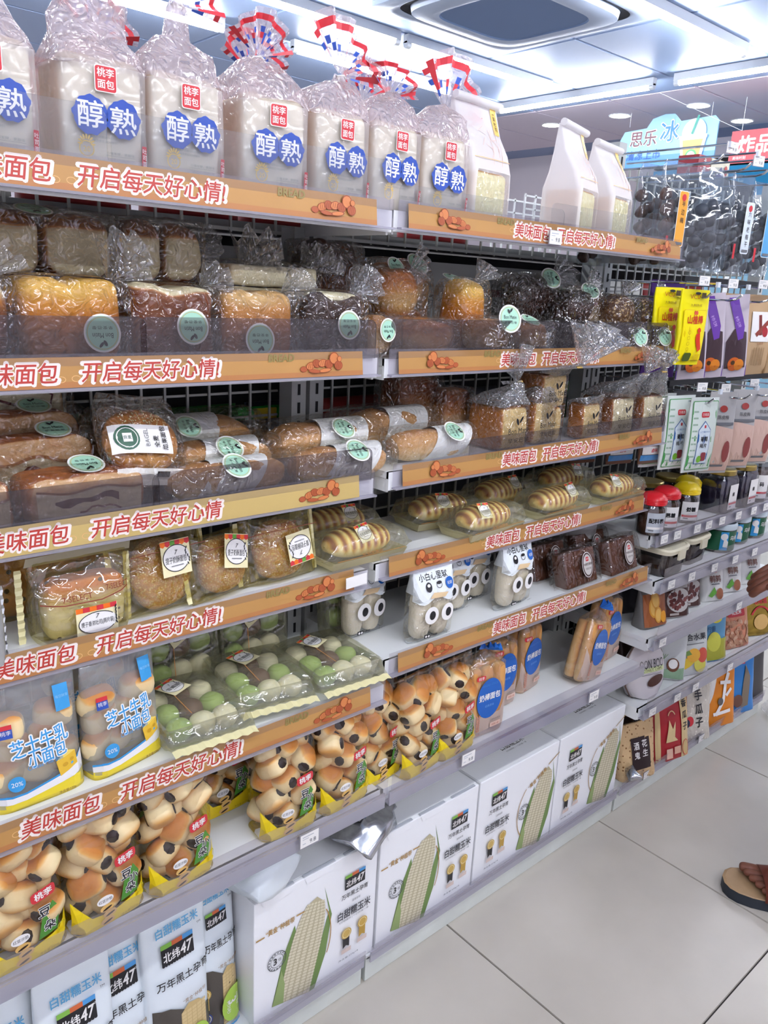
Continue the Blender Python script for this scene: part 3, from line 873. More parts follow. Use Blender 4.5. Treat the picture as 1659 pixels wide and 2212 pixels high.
def tail_mesh(seed, R=.05, spread=2.5):
    R *= 1.25
    """the printed bag end fanning out above its tie"""
    rnd = random.Random(seed); g = G(); na, nr = 26, 8
    vs = []; ph = rnd.uniform(0, 6)
    for j in range(nr + 1):
        r = .004 + R * j / nr * (1 + .0)
        for i in range(na + 1):
            a = -spread / 2 + spread * i / na
            rr = r * (1 + .10 * math.sin(3 * a + ph) * (j / nr))
            rip = .011 * (j / nr) * math.sin(i * 1.15 + ph) 
            vs.append((rr * math.sin(a), rip, rr * math.cos(a)))
    W, Rr, Bl = F_pink, ink('D8404A'), ink('3B5DB8')
    for j in range(nr):
        for i in range(na):
            m = W
            if j == 6 or i in (1, na - 2) and j > 2: m = Rr
            elif j in (3, 4) and (i + j) % 4 == 0: m = Bl
            elif j == 3 and (i % 5 == 2): m = Rr
            elif j == 2 and i % 6 == 1: m = Bl
            g.add([vs[j * (na + 1) + i], vs[j * (na + 1) + i + 1], vs[(j + 1) * (na + 1) + i + 1], vs[(j + 1) * (na + 1) + i]], [(0, 1, 2, 3)], m)
    return g.mesh('bag_tail', True)
def toast_bag(x, label, seed, yaw=0.0, tied=True, neck=(0, 0), tilt=(0, 0, 0), top=.196, y=.085, tailR=.05):
    zs, _ = SHELF['L1']
    t = thing('toast_bag', label, 'bread', (x, y, zs), yaw, 'tall toast loaf bags on the top shelf')
    link('toast', TOAST_ME, t)
    nx, ny = neck
    if tied:
        rings = T_body + [(.135, nx * .1, ny * .1, TW * .515, TD * .48, 6), (.148, nx * .2, ny * .2, TW * .51, TD * .44, 5), (.160, nx * .5, ny * .5, TW * .43, TD * .34, 4), (.172, nx * .8, ny * .8, TW * .30, TD * .22, 3), (.18, nx * .95, ny * .95, TW * .17, TD * .14, 2.4), (top - .008, nx, ny, .012, .011, 2), (top, nx, ny, .008, .008, 2)]
    else:
        rings = T_body + [(.138, 0, 0, TW * .50, TD * .40, 4), (.155, 0, 0, TW * .47, TD * .26, 3), (.175, .0, .005, TW * .42, TD * .14, 3), (top, nx * .5, .01, TW * .36, .006, 3)]
    g = G(); g.loft(rings[:4], F_milky, seg=36, wr=.002, wf=45, caps=False, seed=seed)
    g.build('film_bag', t, smooth=True, sharp=None)
    g = G(); g.loft(rings[3:], F_pink, seg=44, wr=.008, wf=42, caps=not tied, seed=seed + .0)
    g.build('bag_neck', t, smooth=True, sharp=None)
    link('front_print', TP_ME, t)
    if tied:
        link('bag_tail', tail_mesh(seed, tailR), t, (nx, ny, top - .002), tilt)
        g = G(); g.tube([(nx - .008, ny - .003, top - .004), (nx, ny - .010, top - .003), (nx + .009, ny - .003, top - .004), (nx, ny + .010, top - .003), (nx - .008, ny - .003, top - .004)], .0015, K['white'], seg=5, caps=False); g.build('tie', t)
    return t
TL = SHELF['L1'][0]
toast_bag(-.584, 'toast bag cut off by the left picture edge, top shelf', 1, yaw=.02, tied=False, top=.205)
toast_bag(-.452, 'toast bag with plain untied top beside the left edge bag', 2, yaw=-.06, tied=False, top=.215, neck=(.03, 0))
toast_bag(-.345, 'tied toast bag whose tail rises to the picture top', 3, yaw=.0, neck=(.012, 0), top=.222, tilt=(0, .45, 0), tailR=.055)
toast_bag(-.207, 'tied toast bag with a short bow shaped tail', 4, yaw=-.10, neck=(-.005, 0), top=.186, tilt=(.3, .15, 0), tailR=.042)
toast_bag(-.095, 'tied toast bag with a big round striped tail', 5, yaw=.05, neck=(.03, 0), top=.19, tilt=(0, .35, 0), tailR=.062)
toast_bag(.014, 'tied toast bag with a small folded tail, second from the paper bags', 6, yaw=.05, neck=(.03, .01), top=.18, tilt=(.2, .2, 0), tailR=.045)
toast_bag(.125, 'tied toast bag with an upright fan tail beside the paper bag', 7, yaw=.0, neck=(.035, 0), top=.178, tilt=(0, .5, 0), tailR=.07)
# second row of toast bags standing behind (their tails show between the front ones)
for i, (x, lab) in enumerate(((-.40, 'rear toast bag behind the untied one, top shelf'), (-.15, 'rear toast bag behind the bow tied one, top shelf'), (.07, 'rear toast bag behind the fan tailed one, top shelf'))):
    toast_bag(x, lab, 11 + i, neck=(.0, 0), top=.19, tilt=(.2, .3 - .2 * i, 0), y=.198, tailR=.05)

# ================================================================== top shelf, middle: paper loaf bags
def paper_bag(x, label, yaw, w=.115, d=.085, h=.20, y=.075):
    zs, _ = SHELF['R1']
    t = thing('paper_loaf_bag', label, 'bread', (x, y, zs), yaw, 'white paper loaf bags')
    rings = [(0, 0, 0, w / 2 - .002, d / 2 - .002, 9), (.004, 0, 0, w / 2, d / 2, 9), (.05, 0, 0, w / 2, d / 2, 9), (.085, 0, 0, w / 2, d / 2, 8), (.115, 0, 0, w / 2, d * .40, 6), (.15, 0, .008, w / 2 + .002, d * .22, 5), (h - .01, 0, .012, w / 2 + .005, .006, 5), (h, 0, .012, w / 2 + .005, .005, 5)]
    g = G(); g.loft(rings, M_paperw, seg=48, wr=.0012, wf=50)
    k = g.mi(F_clear)
    for i, f in enumerate(g.f):
        c = [sum(g.v[j][q] for j in f) / len(f) for q in range(3)]
        if c[1] < -d * .42 and c[2] < .086 and -w * .42 < c[0] < w * .42: g.fm[i] = k
    g.build('paper_bag', t, smooth=True, sharp=50)
    g = G(); blob(g, (w - .016, d - .012, .082), B_toasty, e=(.2, .2), seg=(28, 16), lump=.001, lf=30, crust=lambda X, Y, Z: .95 * sst(.88, .96, max(abs(X), abs(Z))) + .12, c=(0, 0, .043)); g.build('toast', t, smooth=True)
    g = G(); g.tube([(-w / 2 - .008, .004, h + .001), (w / 2 + .008, .004, h + .001)], .007, M_paperw, seg=10); g.build('rolled_top', t, smooth=True)
    p = P(); p.rect(w * .36, h - .027, .017, .046, K['label'], rot=-.05, ny=4); p.col('海盐吐司', w * .36, h - .012, .007, .0092, K['black'])
    fl = ink('E9C9BE')
    for q in range(12): p.line([(-.01 + .004 * q - .012, .125 + .03 * math.sin(q)), (-.006 + .004 * q, .14 + .02 * math.sin(q * 1.4))], .0009, fl, new=(q == 0))
    p.rect(0, .104, w * .9, .0012, ink('E0B070'))
    p.build('bag_print', t, front_of(rings, .0012))
    return t
paper_bag(.236, 'tall white paper loaf bag right beside the tied toast bags', .10)
paper_bag(.520, 'white paper loaf bag with rolled top, front one of the pair', .28, h=.20)
paper_bag(.655, 'white paper loaf bag behind its twin at the shelf end', .20, h=.185, y=.085)
# ================================================================== second shelf, left: wrapped loaves
def film_block(parent, w, d, h, m=None, seed=0.0, wr=.0035, fin='x', name='film_wrap', n=7, z0=0.0, top=None, wf=42):
    """crumpled film pulled around a block, with a pinched end fin on each side or on top"""
    m = m or F_crisp; g = G()
    if fin == 'x':
        R = [(-w / 2 - .016, 0, z0 + h * .55, .003, h * .42, 4), (-w / 2 - .006, 0, z0 + h * .5, d * .22, h * .42, 4), (-w / 2 - .001, 0, z0 + h / 2, d / 2, h / 2, n)]
        R += [(-w / 2 + w * k / 7, 0, z0 + h / 2, d / 2 + .002, h / 2 + .002, n) for k in range(1, 7)]
        R += [(w / 2 + .001, 0, z0 + h / 2, d / 2, h / 2, n), (w / 2 + .006, 0, z0 + h * .5, d * .22, h * .42, 4), (w / 2 + .016, 0, z0 + h * .55, .003, h * .42, 4)]
        g.loft(R, m, seg=30, axis='x', wr=wr, wf=wf, seed=seed)
    elif fin == 'top':
        tp = top or h + .05
        R = [(z0, 0, 0, w / 2, d / 2, n)] + [(z0 + h * k / 6, 0, 0, w / 2 + .002, d / 2 + .002, n) for k in range(1, 7)] + [(z0 + h + (tp - h) * .35, 0, 0, w * .40, d * .34, 4), (z0 + tp * .97 + h * .03, 0, 0, w * .26, d * .16, 3), (z0 + tp, 0, .0, .012, .010, 2)]
        g.loft(R, m, seg=36, wr=wr, wf=wf, seed=seed)
    return g.build(name, parent, smooth=True, sharp=None)
def flare(parent, at, size, rot, m=None, seed=0, spread=1.9, name='bag_tail'):
    """loose clear bag end above a tie"""
    rnd = random.Random(seed); g = G(); na, nr = 22, 6; ph = rnd.uniform(0, 6); vs = []
    for j in range(nr + 1):
        r = .005 + size * j / nr
        for i in range(na + 1):
            a = -spread / 2 + spread * i / na
            rr = r * (1 + .16 * math.sin(2.3 * a + ph) * j / nr)
            vs.append((rr * math.sin(a), size * .3 * (j / nr) ** .8 * math.sin(i * 1.25 + ph) * .8, rr * math.cos(a)))
    fs = [(j * (na + 1) + i, j * (na + 1) + i + 1, (j + 1) * (na + 1) + i + 1, (j + 1) * (na + 1) + i) for j in range(nr) for i in range(na)]
    g.add(vs, fs, m or F_flare)
    return g.build(name, parent, at, rot, smooth=True, sharp=None)
def top_brown(X, Y, Z): return .35 + .6 * sst(-.2, .6, Z) * (1 - .35 * sst(.8, 1, Z))
def cut_top(X, Y, Z): return .92 - .92 * sst(.80, .93, Z)
def gold_top(X, Y, Z): return .98 - .75 * sst(.1, .75, Z)
def loaf_pack(name, label, bay, row, xr, y, w, d, h, mat, crust, lobes=2, lobe_axis=0, stick=None, seed=0, yaw=0.0, z=None, group=None, fin='x', e=(.35, .35), lump=.004, filmm=None, face=None, wr=.0035, cat='bread'):
    """y = front face; xr = right edge of the front"""
    zs = SHELF[bay + str(row)][0] if z is None else z
    t = thing(name, label, cat, (xr - w / 2, y + d / 2, zs), yaw, group)
    g = G(); blob(g, (w - .008, d - .008, h - .004), mat, e=e, seg=(36, 20), lump=lump, lf=20, lobes=lobes, lobe_axis=lobe_axis, pinch=.13, crust=crust, c=(0, 0, h / 2 + .001), seed=seed)
    g.build('loaf', t, smooth=True, sharp=None)
    film_block(t, w, d, h, filmm, seed, fin=fin, wr=wr)
    if stick:
        sx, sz, fl, sc = stick
        sticker(t, (sx, -d / 2 - .006, sz), .10, 0, fl, sc)
    return t
GR2 = 'wrapped loaves on the second shelf'
loaf_pack('wrapped_loaf', 'orange topped loaf cut by the left picture edge, second shelf', 'L', 2, -.570, .045, .125, .11, .104, B_brown, gold_top, stick=None, seed=1, group=GR2)
loaf_pack('wrapped_loaf', 'big bright orange double loaf with mint sticker, second shelf left', 'L', 2, -.432, .040, .134, .115, .107, B_gold, gold_top, stick=(.028, .040, PI, 1), seed=2, group=GR2)
loaf_pack('wrapped_loaf', 'brown loaf with cream cut top, between orange and golden loaf', 'L', 2, -.296, .045, .128, .11, .102, B_brown, cut_top, stick=(.018, .048, PI, 1), seed=3, group=GR2, e=(.25, .3))
loaf_pack('wrapped_loaf', 'golden double bun loaf with low mint sticker, second shelf', 'L', 2, -.160, .045, .128, .105, .100, B_brown2, lambda X, Y, Z: .85 - .5 * sst(.0, .8, Z), stick=(-.006, .030, PI, 1), seed=4, group=GR2, yaw=-.06)
loaf_pack('wrapped_loaf', 'darkest chocolate brown loaf with cream cut top, second shelf', 'L', 2, -.025, .045, .118, .11, .102, B_dark, lambda X, Y, Z: .9 - .1 * X, stick=(.016, .052, PI, .95), seed=5, group=GR2, e=(.25, .3))
_t = bpy.data.objects['wrapped_loaf.004']
g = G(); blob(g, (.104, .092, .016), B_crumb, e=(.5, .3), crust=lambda X, Y, Z: .1, c=(0, 0, .094), lump=.003); g.build('cut_top', _t, smooth=True)
loaf_pack('wrapped_bun', 'small round roll with faded sticker right of the darkest loaf', 'L', 2, .044, .035, .062, .075, .068, B_flour, top_brown, lobes=0, stick=(-.012, .045, PI, .8), seed=6, e=(.8, .7), yaw=.1)
loaf_pack('wrapped_bun', 'glossy brown roll behind the small roll by the bay gap', 'L', 2, .026, .118, .07, .08, .095, B_brown2, top_brown, lobes=0, seed=7, e=(.8, .7))
# second layer at the back
def cut_front(X, Y, Z):
    return .95 if Y > -.72 else .06 + .9 * max(sst(.42, .62, Z), sst(.86, .98, max(abs(X), -Z)))
def back_loaf(label, xr, w, seed, stick=False):
    t = thing('cut_loaf', label, 'bread', (xr - w / 2, .20, SHELF['L2'][0]), 0, 'cut white loaves at the back of the second shelf')
    g = G()
    for s in (-1, 1):
        blob(g, (w / 2 - .003, .10, .085), B_brown, e=(.55, .42), seg=(34, 24), lump=.005, lf=26, crust=cut_front, c=(s * w / 4, 0, .145), seed=seed + s)
    g.build('loaf', t, smooth=True, sharp=None)
    g = G(); blob(g, (w - .012, .098, .1), B_brown, e=(.3, .3), crust=top_brown, lump=.004, c=(0, 0, .051), seed=seed); g.build('lower_loaf', t, smooth=True)
    film_block(t, w, .11, .092, F_crisp, seed, z0=.10)
    if stick: sticker(t, (-.01, -.045, .188), 1.25, 0, PI, 1)
    return t
back_loaf('large cut white loaf pair at far left under the top strip, sticker on top', -.400, .19, 21, True)
back_loaf('smaller cut white loaf pair right of the large one, under the top strip', -.262, .126, 22)
for i, (x, w, lab) in enumerate(((-.165, .13, 'pale flat sandwich pack behind the golden loaf'), (-.085, .06, 'narrow pale pack beside the dark twisted loaf'))):
    t = thing('sandwich_pack', lab, 'bread', (x - .0, .19, SHELF['L2'][0]), .05, None)
    g = G()
    for k in range(4): blob(g, (w * .94, .10, .032), B_crumb, e=(.2, .2), seg=(24, 10), lump=.002, crust=lambda X, Y, Z: .15 + .6 * sst(.9, 1, abs(X)), c=(0, 0, .018 + k * .034), seed=k)
    g.build('slices', t, smooth=True); film_block(t, w, .112, .142, F_clear, 31 + i)
def chunk_dark(X, Y, Z): return .5 + .45 * sst(-.4, .8, Z)
loaf_pack('wrapped_loaf', 'tall dark twisted loaf at the back by the shelf post', 'L', 2, .062, .165, .115, .085, .185, B_dark, chunk_dark, lobes=3, lobe_axis=2, seed=41, lump=.01, group=GR2)

# ================================================================== second shelf, middle: buns and seeded loaves
def bun_pack(label, xr, y, w, d, h, mat, seed, stick=None, yaw=0, e=(.75, .7), lump=.006, crust=None, group='wrapped buns on the second shelf', bay='R', row=2, lift=0.0, filmm=None, fin='x', name='wrapped_bun', wr=.005):
    zs = SHELF[bay + str(row)][0]
    t = thing(name, label, 'bread', (xr - w / 2, y + d / 2, zs), yaw, group)
    if lift:
        g = G(); blob(g, (w * .92, d * .9, lift + .004), mat, e=(.35, .5), crust=crust or top_brown, lump=.004, c=(0, 0, lift / 2), seed=seed + 3); g.build('lower_bun', t, smooth=True)
    g = G(); blob(g, (w * .93, d * .92, (h - lift) * .96), mat, e=e, lump=lump, lf=24, crust=crust or top_brown, c=(0, 0, lift + (h - lift) / 2), seed=seed); g.build('bun', t, smooth=True, sharp=None)
    film_block(t, w, d, h, filmm, seed, fin=fin, wr=wr, n=4)
    if stick:
        (sx, sy, sz, pit, ya, fl, sc) = stick
        sticker(t, (sx, sy, sz), pit, ya, fl, sc)
    return t
bun_pack('brown croissant style rolls low at the left end, behind the smoky fence', .185, .035, .125, .08, .064, B_brown2, 51, lump=.012)
bun_pack('tall glossy brown roll standing behind the low rolls, thin sticker on top', .185, .125, .105, .085, .150, B_brown2, 52, lift=.06, stick=(.0, -.01, .152, .6, 0, 0, .8))
bun_pack('bun with a bright yellow front standing left of the mint sticker bun', .318, .085, .075, .08, .138, B_gold, 53, crust=gold_top, e=(.5, .5), stick=(-.01, .02, .138, 1.2, 0, 0, .9))
bun_pack('tan flat bun with the upright mint sticker, front of shelf', .345, .030, .105, .075, .070, B_flour, 54, stick=(.022, -.036, .068, .25, -.2, 0, 1.1))
bun_pack('rough tan bun right of the mint sticker bun, front of shelf', .462, .030, .088, .07, .062, B_flour, 55, stick=(.0, .0, .065, 1.1, 0, 0, .9), lump=.009)
bun_pack('brown dome roll at the back left of the shelf', .245, .175, .13, .075, .165, B_brown2, 56, lift=.075, stick=(.03, -.03, .160, .7, 0, 0, 1))
bun_pack('big dark loaf with chocolate crumbs and mint sticker on its top', .640, .150, .150, .09, .158, B_choc, 57, lift=.06, lump=.010, stick=(.03, -.035, .150, .55, -.3, PI / 2, 1.05))
bun_pack('dark chocolate crumb roll with sticker, right of the big dark loaf', .700, .095, .105, .08, .132, B_choc, 58, lift=.05, lump=.010, stick=(.035, -.02, .128, .7, -.4, PI / 2, .95))
bun_pack('reddish brown cut loaf behind the oat loaves', .775, .135, .07, .08, .135, B_brown, 59, lift=.05, e=(.4, .4))
bun_pack('oat sprinkled loaf, left of the two oat loaves', .845, .080, .085, .085, .122, B_oat, 60, lift=.045, lump=.008)
bun_pack('oat sprinkled loaf at the right shelf end', .935, .065, .080, .085, .118, B_oat, 61, lift=.045, lump=.008)
bun_pack('dark low loaf with slanted sticker behind the fence, left one', .810, .028, .09, .05, .06, B_dark, 62, stick=(.0, -.028, .034, .3, -.2, .8, .95))
bun_pack('dark low loaf with slanted sticker behind the fence, at the shelf end', .915, .028, .09, .05, .06, B_dark, 63, stick=(.0, -.028, .034, .3, -.2, .8, .95))
bun_pack('dark roll low behind the loose bag tail', .660, .030, .10, .06, .062, B_dark, 64)

# ================================================================== third shelf, left: pastries, bagel, sleeved breads
B_jam = ink('5B1F24')
def pastry(label, xr, y, w, d, h, seed, stick=None, jam=True, yaw=0.0):
    zs = SHELF['L3'][0]
    t = thing('jam_pastry', label, 'pastry', (xr - w / 2, y + d / 2, zs), yaw, 'jam pastries on the third shelf')
    g = G(); blob(g, (w, d, h), B_pastry, e=(.38, .3), seg=(40, 18), lump=.005, lf=34, crust=lambda X, Y, Z: (.25 if Y < -.7 and abs(X) < .9 else .55 + .3 * Z), c=(0, 0, h / 2), seed=seed); g.build('pastry', t, smooth=True, sharp=None)
    if jam:
        p = P(); n = 14; rj = random.Random(seed)
        up = [(-w * .44 + w * .88 * k / n, h * (.70 + .05 * math.sin(k * .7 + seed))) for k in range(n + 1)]
        p.poly([(-w * .43, h * .10)] + [(w * .43, h * .12)] + list(reversed(up)), plain('pastry_crumb', 'EADBBB', rough=.8, var=.2, vscale=70, bump=.4))
        ja = [(x * .94, z - h * (.14 + .05 * math.sin(i * 1.1))) for i, (x, z) in enumerate(up)][2:12]
        jb = [(x * .94, z - h * (.20 + .10 * abs(math.sin(i * .8 + seed)))) for i, (x, z) in enumerate(up)][2:12]
        p.poly(ja + list(reversed(jb)), B_jam)
        p.line([(x * .8, z - h * .42 - .002 * math.sin(i * 2)) for i, (x, z) in enumerate(up[5:-2])], h * .04, ink('8A5A54'))
        p.line([(x, z + .001) for x, z in up], h * .045, ink('9C6A44'))
        p.build('jam_filling', t, lambda x, z, o: (x, -d / 2 * .985 - .002 - o, z), step=.0004)
    film_block(t, w + .012, d + .010, h + .006, F_clear, seed)
    if stick: sticker(t, (stick[0], stick[1], h + .008), 1.25, 0, stick[2], 1)
    return t
pastry('large jam pastry with round sticker and dark filling at shelf front', -.418, .034, .158, .080, .062, 71, (.01, -.005, PI))
pastry('jam pastry end cut by the left picture edge, shelf front', -.592, .034, .10, .08, .062, 72)
pastry('jam pastry with a dark red hole, behind the large front pastry', -.452, .122, .14, .052, .098, 73, (.02, -.005, 0))
pastry('flat pastry with sticker behind the red hole pastry', -.448, .180, .135, .05, .122, 74, (.01, -.0, 0), jam=False)
t = thing('swirl_bread', 'sliced cream bread with a dark red swirl at the far left back', 'bread', (-.515, .243, SHELF['L3'][0]))
g = G(); blob(g, (.125, .022, .158), B_crumb, e=(.3, .3), lump=.002, crust=lambda X, Y, Z: .05 + .9 * sst(.86, .97, max(abs(X), abs(Z))), c=(0, 0, .079)); g.build('slice', t, smooth=True)
p = P(); p.line([(-.05, .125), (-.03, .135), (-.01, .128), (.005, .132), (.012, .12), (.0, .113)], .004, B_jam); p.line([(.02, .115), (.04, .122), (.045, .14), (.03, .148), (.0, .15)], .003, ink('7A4046')); p.ell(-.045, .13, .006, .005, B_jam, n=10)
p.build('jam_swirl', t, lambda x, z, o: (x, -.0125 - o, z)); film_block(t, .13, .026, .160, F_clear, 75)
# bagel
t = thing('bagel_pack', 'sesame bagel in a clear pack with white label and green round logo', 'bread', (-.398, .092, SHELF['L3'][0] + .088), 0, None, rot=(-.60, .14, .10))
g = G(); blob(g, (.112, .045, .098), B_brown2, e=(.9, .9), lump=.004, crust=lambda X, Y, Z: .45 + .3 * sst(-.6, .7, Z), c=(0, 0, 0)); g.build('bagel', t, smooth=True)
g = G(); rnd = random.Random(5)
for k in range(150):
    a, r = rnd.uniform(.2, PI - .2), rnd.uniform(.2, .95)
    x, z = .056 * r * math.cos(a), .049 * r * math.sin(a); yy = -.0225 * math.sqrt(max(0, 1 - r * r)) - .001
    g.box((x, yy, z), (.0022, .001, .0012), K['cream'], rot=Matrix.Rotation(rnd.uniform(0, 3), 3, 'Y'))
g.build('sesame', t, kind='stuff')
R_b = [(-.072, 0, 0, .052, .002, 8), (-.066, 0, 0, .056, .003, 8), (-.056, 0, 0, .06, .014, 4), (-.02, 0, 0, .064, .026, 3), (.02, 0, 0, .064, .026, 3), (.056, 0, 0, .06, .014, 4), (.066, 0, 0, .056, .003, 8), (.072, 0, 0, .052, .002, 8)]
g = G(); g.loft(R_b, F_crisp, seg=36, wr=.002, wf=40); g.build('film_pack', t, smooth=True, sharp=None)
fm = front_of(R_b, .002)
p = P(); p.grid(-.056, -.070, .056, -.050, K['white'], 8, 3); p.grid(-.060, -.030, .030, .012, K['white'], 10, 5)
p.ell(-.038, -.008, .018, .018, ink('23513A'), n=20); p.ring(-.038, -.008, .015, .015, .0012, K['white'], n=20); p.rect(-.038, -.008, .013, .013, K['white']); p.text('良麦', -.038, -.008, .006, ink('23513A'), w=.011)
p.text('BAGEL', -.010, -.008, .007, K['grey'], rot=PI / 2, w=.026); p.text('全麦', .004, -.014, .0085, K['black'], rot=PI / 2, bold=.02); p.text('瓜果面包', .017, -.008, .0085, K['black'], rot=PI / 2, bold=.02, new=False)
p.rect(.012, -.058, .020, .006, K['black'])
p.build('pack_label', t, fm)
# white sleeved breads
SL = 0
def sleeved(label, xr, y, L, dia, seed, bay='L', z=None, yaw=0.0, sx=0.0, stick=True, low=False):
    zs = SHELF[bay + '3'][0] if z is None else z
    t = thing('sleeved_bread', label, 'bread', (xr - L / 2, y + dia / 2, zs), yaw, 'breads in white paper sleeves')
    g = G(); blob(g, (L, dia, dia * .95), B_flour, e=(.75, .6), seg=(28, 16), lump=.004, lf=26, crust=lambda X, Y, Z: .45 + .35 * Z, c=(0, 0, dia * .48), seed=seed, lobes=2, pinch=.10); g.build('roll', t, smooth=True, sharp=None)
    r = dia * .53; g = G()
    a, b2 = -L * .25 + sx, L * .25 + sx
    n = 22; vs = []
    for k in range(n + 1):
        q = -PI / 2 + 2 * PI * k / n
        sl = .022 * math.cos(q)
        vs += [(a + sl, r * math.cos(q + PI / 2) , dia * .48 + r * .97 * math.sin(q + PI / 2)), (b2 + sl, r * math.cos(q + PI / 2), dia * .48 + r * .97 * math.sin(q + PI / 2))]
    g.add(vs, [(2 * k, 2 * k + 1, 2 * k + 3, 2 * k + 2) for k in range(n)], plain('sleeve_paper', 'F1F2F5', rough=.6)); g.build('paper_sleeve', t, smooth=True)
    film_block(t, L + .01, dia + .012, dia + .004, F_clear, seed, n=3, wr=.003)
    if stick: sticker(t, (sx + .004, -r * .76 - .007, dia * .48 + r * .66 + .004), .85, 0, PI / 2, .95)
    return t
zL3 = SHELF['L3'][0]
sleeved('sleeved bread at the shelf front, left of its pair near the bay gap', -.180, .030, .20, .058, 81, yaw=.04, sx=-.005)
sleeved('sleeved golden bread with big sticker, above the low one by the bagel', -.165, .088, .19, .075, 82, sx=-.0)
sleeved('front sleeved bread of the pair next to the bay gap', .030, .026, .195, .060, 83, sx=.012)
sleeved('rear sleeved bread lying behind the front pair bread', .055, .095, .21, .088, 84, sx=.02)
sleeved('brown bread in white sleeve at the back behind the bagel', -.145, .170, .20, .100, 85, sx=-.04)
sleeved('sleeved bread farthest back with dark top, left of the shelf post', -.10, .235, .16, .045, 86, stick=False, sx=-.02)
sleeved('dark floury sleeved bread on the middle bay shelf, front left', .236, .030, .185, .060, 87, 'R', sx=.035)
sleeved('sleeved bread with open white paper behind, middle bay', .220, .115, .20, .085, 88, 'R', stick=False, sx=.02)
bun_pack('round brown roll behind the bagel pack', -.352, .165, .075, .07, .122, B_flour, 89, bay='L', row=3, group=None)

# ================================================================== third shelf, middle: upright toast bags with black lettering
def bon_print(h, w):
    p = P(); p.ell(-.006, h * .66, .0035, .008, K['black'], rot=.5, n=10, rings=1); p.ell(.006, h * .70, .003, .0085, K['black'], rot=-.7, n=10, rings=1, new=False)
    p.text('Bon Matin', 0, h * .46, .011, K['black'], w=w * .74); p.text('早安巴黎', 0, h * .25, .010, K['black'], w=w * .74)
    return p
def bon_bag(label, xr, y, w, d, h, seed, mat=B_brown2, yaw=0.0, top=None, z=None, lift=0.0, tail=True, trot=(0, .3, 0), tsize=.06, neck=(0, -.045)):
    zs = SHELF['R3'][0]
    t = thing('toast_pack', label, 'bread', (xr - w / 2, y + d / 2, zs), yaw, 'toast bags tied at the top, third shelf')
    def cr(X, Y, Z): return (.03 + .85 * sst(.84, .96, max(abs(X), Z))) if Y < -.8 else .8
    if lift:
        g = G(); blob(g, (w * .95, d * .9, lift), mat, e=(.3, .3), crust=cr, lump=.003, c=(0, 0, lift / 2)); g.build('lower_loaf', t, smooth=True)
    g = G(); blob(g, (w - .006, d - .006, h - lift), mat, e=(.26, .26), seg=(32, 18), lump=.003, lf=25, crust=cr, c=(0, 0, lift + (h - lift) / 2), seed=seed); g.build('loaf', t, smooth=True, sharp=None)
    tp = top or h + .045
    R = [(0, 0, 0, w / 2 - .001, d / 2 - .001, 7), (h * .5, 0, 0, w / 2 + .002, d / 2 + .002, 7), (h, 0, 0, w / 2 + .002, d / 2 + .002, 6), (h + (tp - h) * .4, neck[0] * .3, neck[1] * .3, w * .40, d * .36, 4), (h + (tp - h) * .8, neck[0] * .8, neck[1] * .8, w * .18, d * .16, 3), (tp, neck[0], neck[1], .006, .006, 2)]
    g = G(); g.loft(R[:3], F_crisp, seg=34, wr=.003, wf=44, seed=seed); g.build('film_bag', t, smooth=True, sharp=None)
    g = G(); g.loft(R[2:], F_flare, seg=40, wr=.010, wf=34, seed=seed); g.build('bag_neck', t, smooth=True, sharp=None)
    me = bon_print(h - lift, w).mesh('bag_lettering', lambda x, zz, o: (x, -d / 2 - .005 - o, zz + lift), step=.0003); link('bag_lettering', me, t)
    if tail:
        flare(t, (neck[0], neck[1], tp - .002), tsize, trot, seed=seed)
        g = G(); g.tube([(neck[0] - .006, neck[1], tp - .003), (neck[0], neck[1] - .007, tp - .002), (neck[0] + .007, neck[1], tp - .003), (neck[0], neck[1] + .007, tp - .002)], .0018, K['gold'], seg=5); g.build('tie', t)
    return t
bon_bag('tied toast bag with bold black lettering, leftmost of the upright ones', .405, .028, .092, .10, .090, 91, yaw=.05, top=.140, trot=(.3, -.7, 0), tsize=.06)
bon_bag('narrow tied toast bag right beside the leftmost lettered one', .515, .045, .078, .10, .092, 92, yaw=.05, top=.122, tail=False)
bon_bag('brown loaf bag lying on top of the row with a big loose clear tail', .545, .045, .085, .09, .145, 93, top=.172, lift=.075, trot=(.30, .30, 0), tsize=.100, neck=(-.045, -.125))
bon_bag('narrow cream toast bag under the bag with the big tail', .660, .030, .07, .05, .080, 94, top=.10, tail=False)
bon_bag('dark crusted toast bag with grey lettering, second from the shelf end', .800, .028, .098, .10, .088, 95, mat=B_brown, top=.145, trot=(.35, .2, 0), tsize=.070, neck=(.0, -.085))
bon_bag('dark crusted toast bag with grey lettering, at the shelf end', .915, .020, .098, .10, .088, 96, mat=B_brown, top=.15, trot=(.35, -.2, 0), tsize=.046, neck=(-.05, -.085))
loaf_pack('wrapped_loaf', 'dark loaf leaning at the back left of the lettered toast bags', 'R', 3, .300, .175, .12, .08, .135, B_brown, top_brown, seed=97, lobes=0, group=GR2)
loaf_pack('wrapped_loaf', 'brown loaf just behind the leftmost lettered toast bag', 'R', 3, .352, .135, .085, .06, .112, B_brown, top_brown, seed=98, lobes=0, group=GR2)
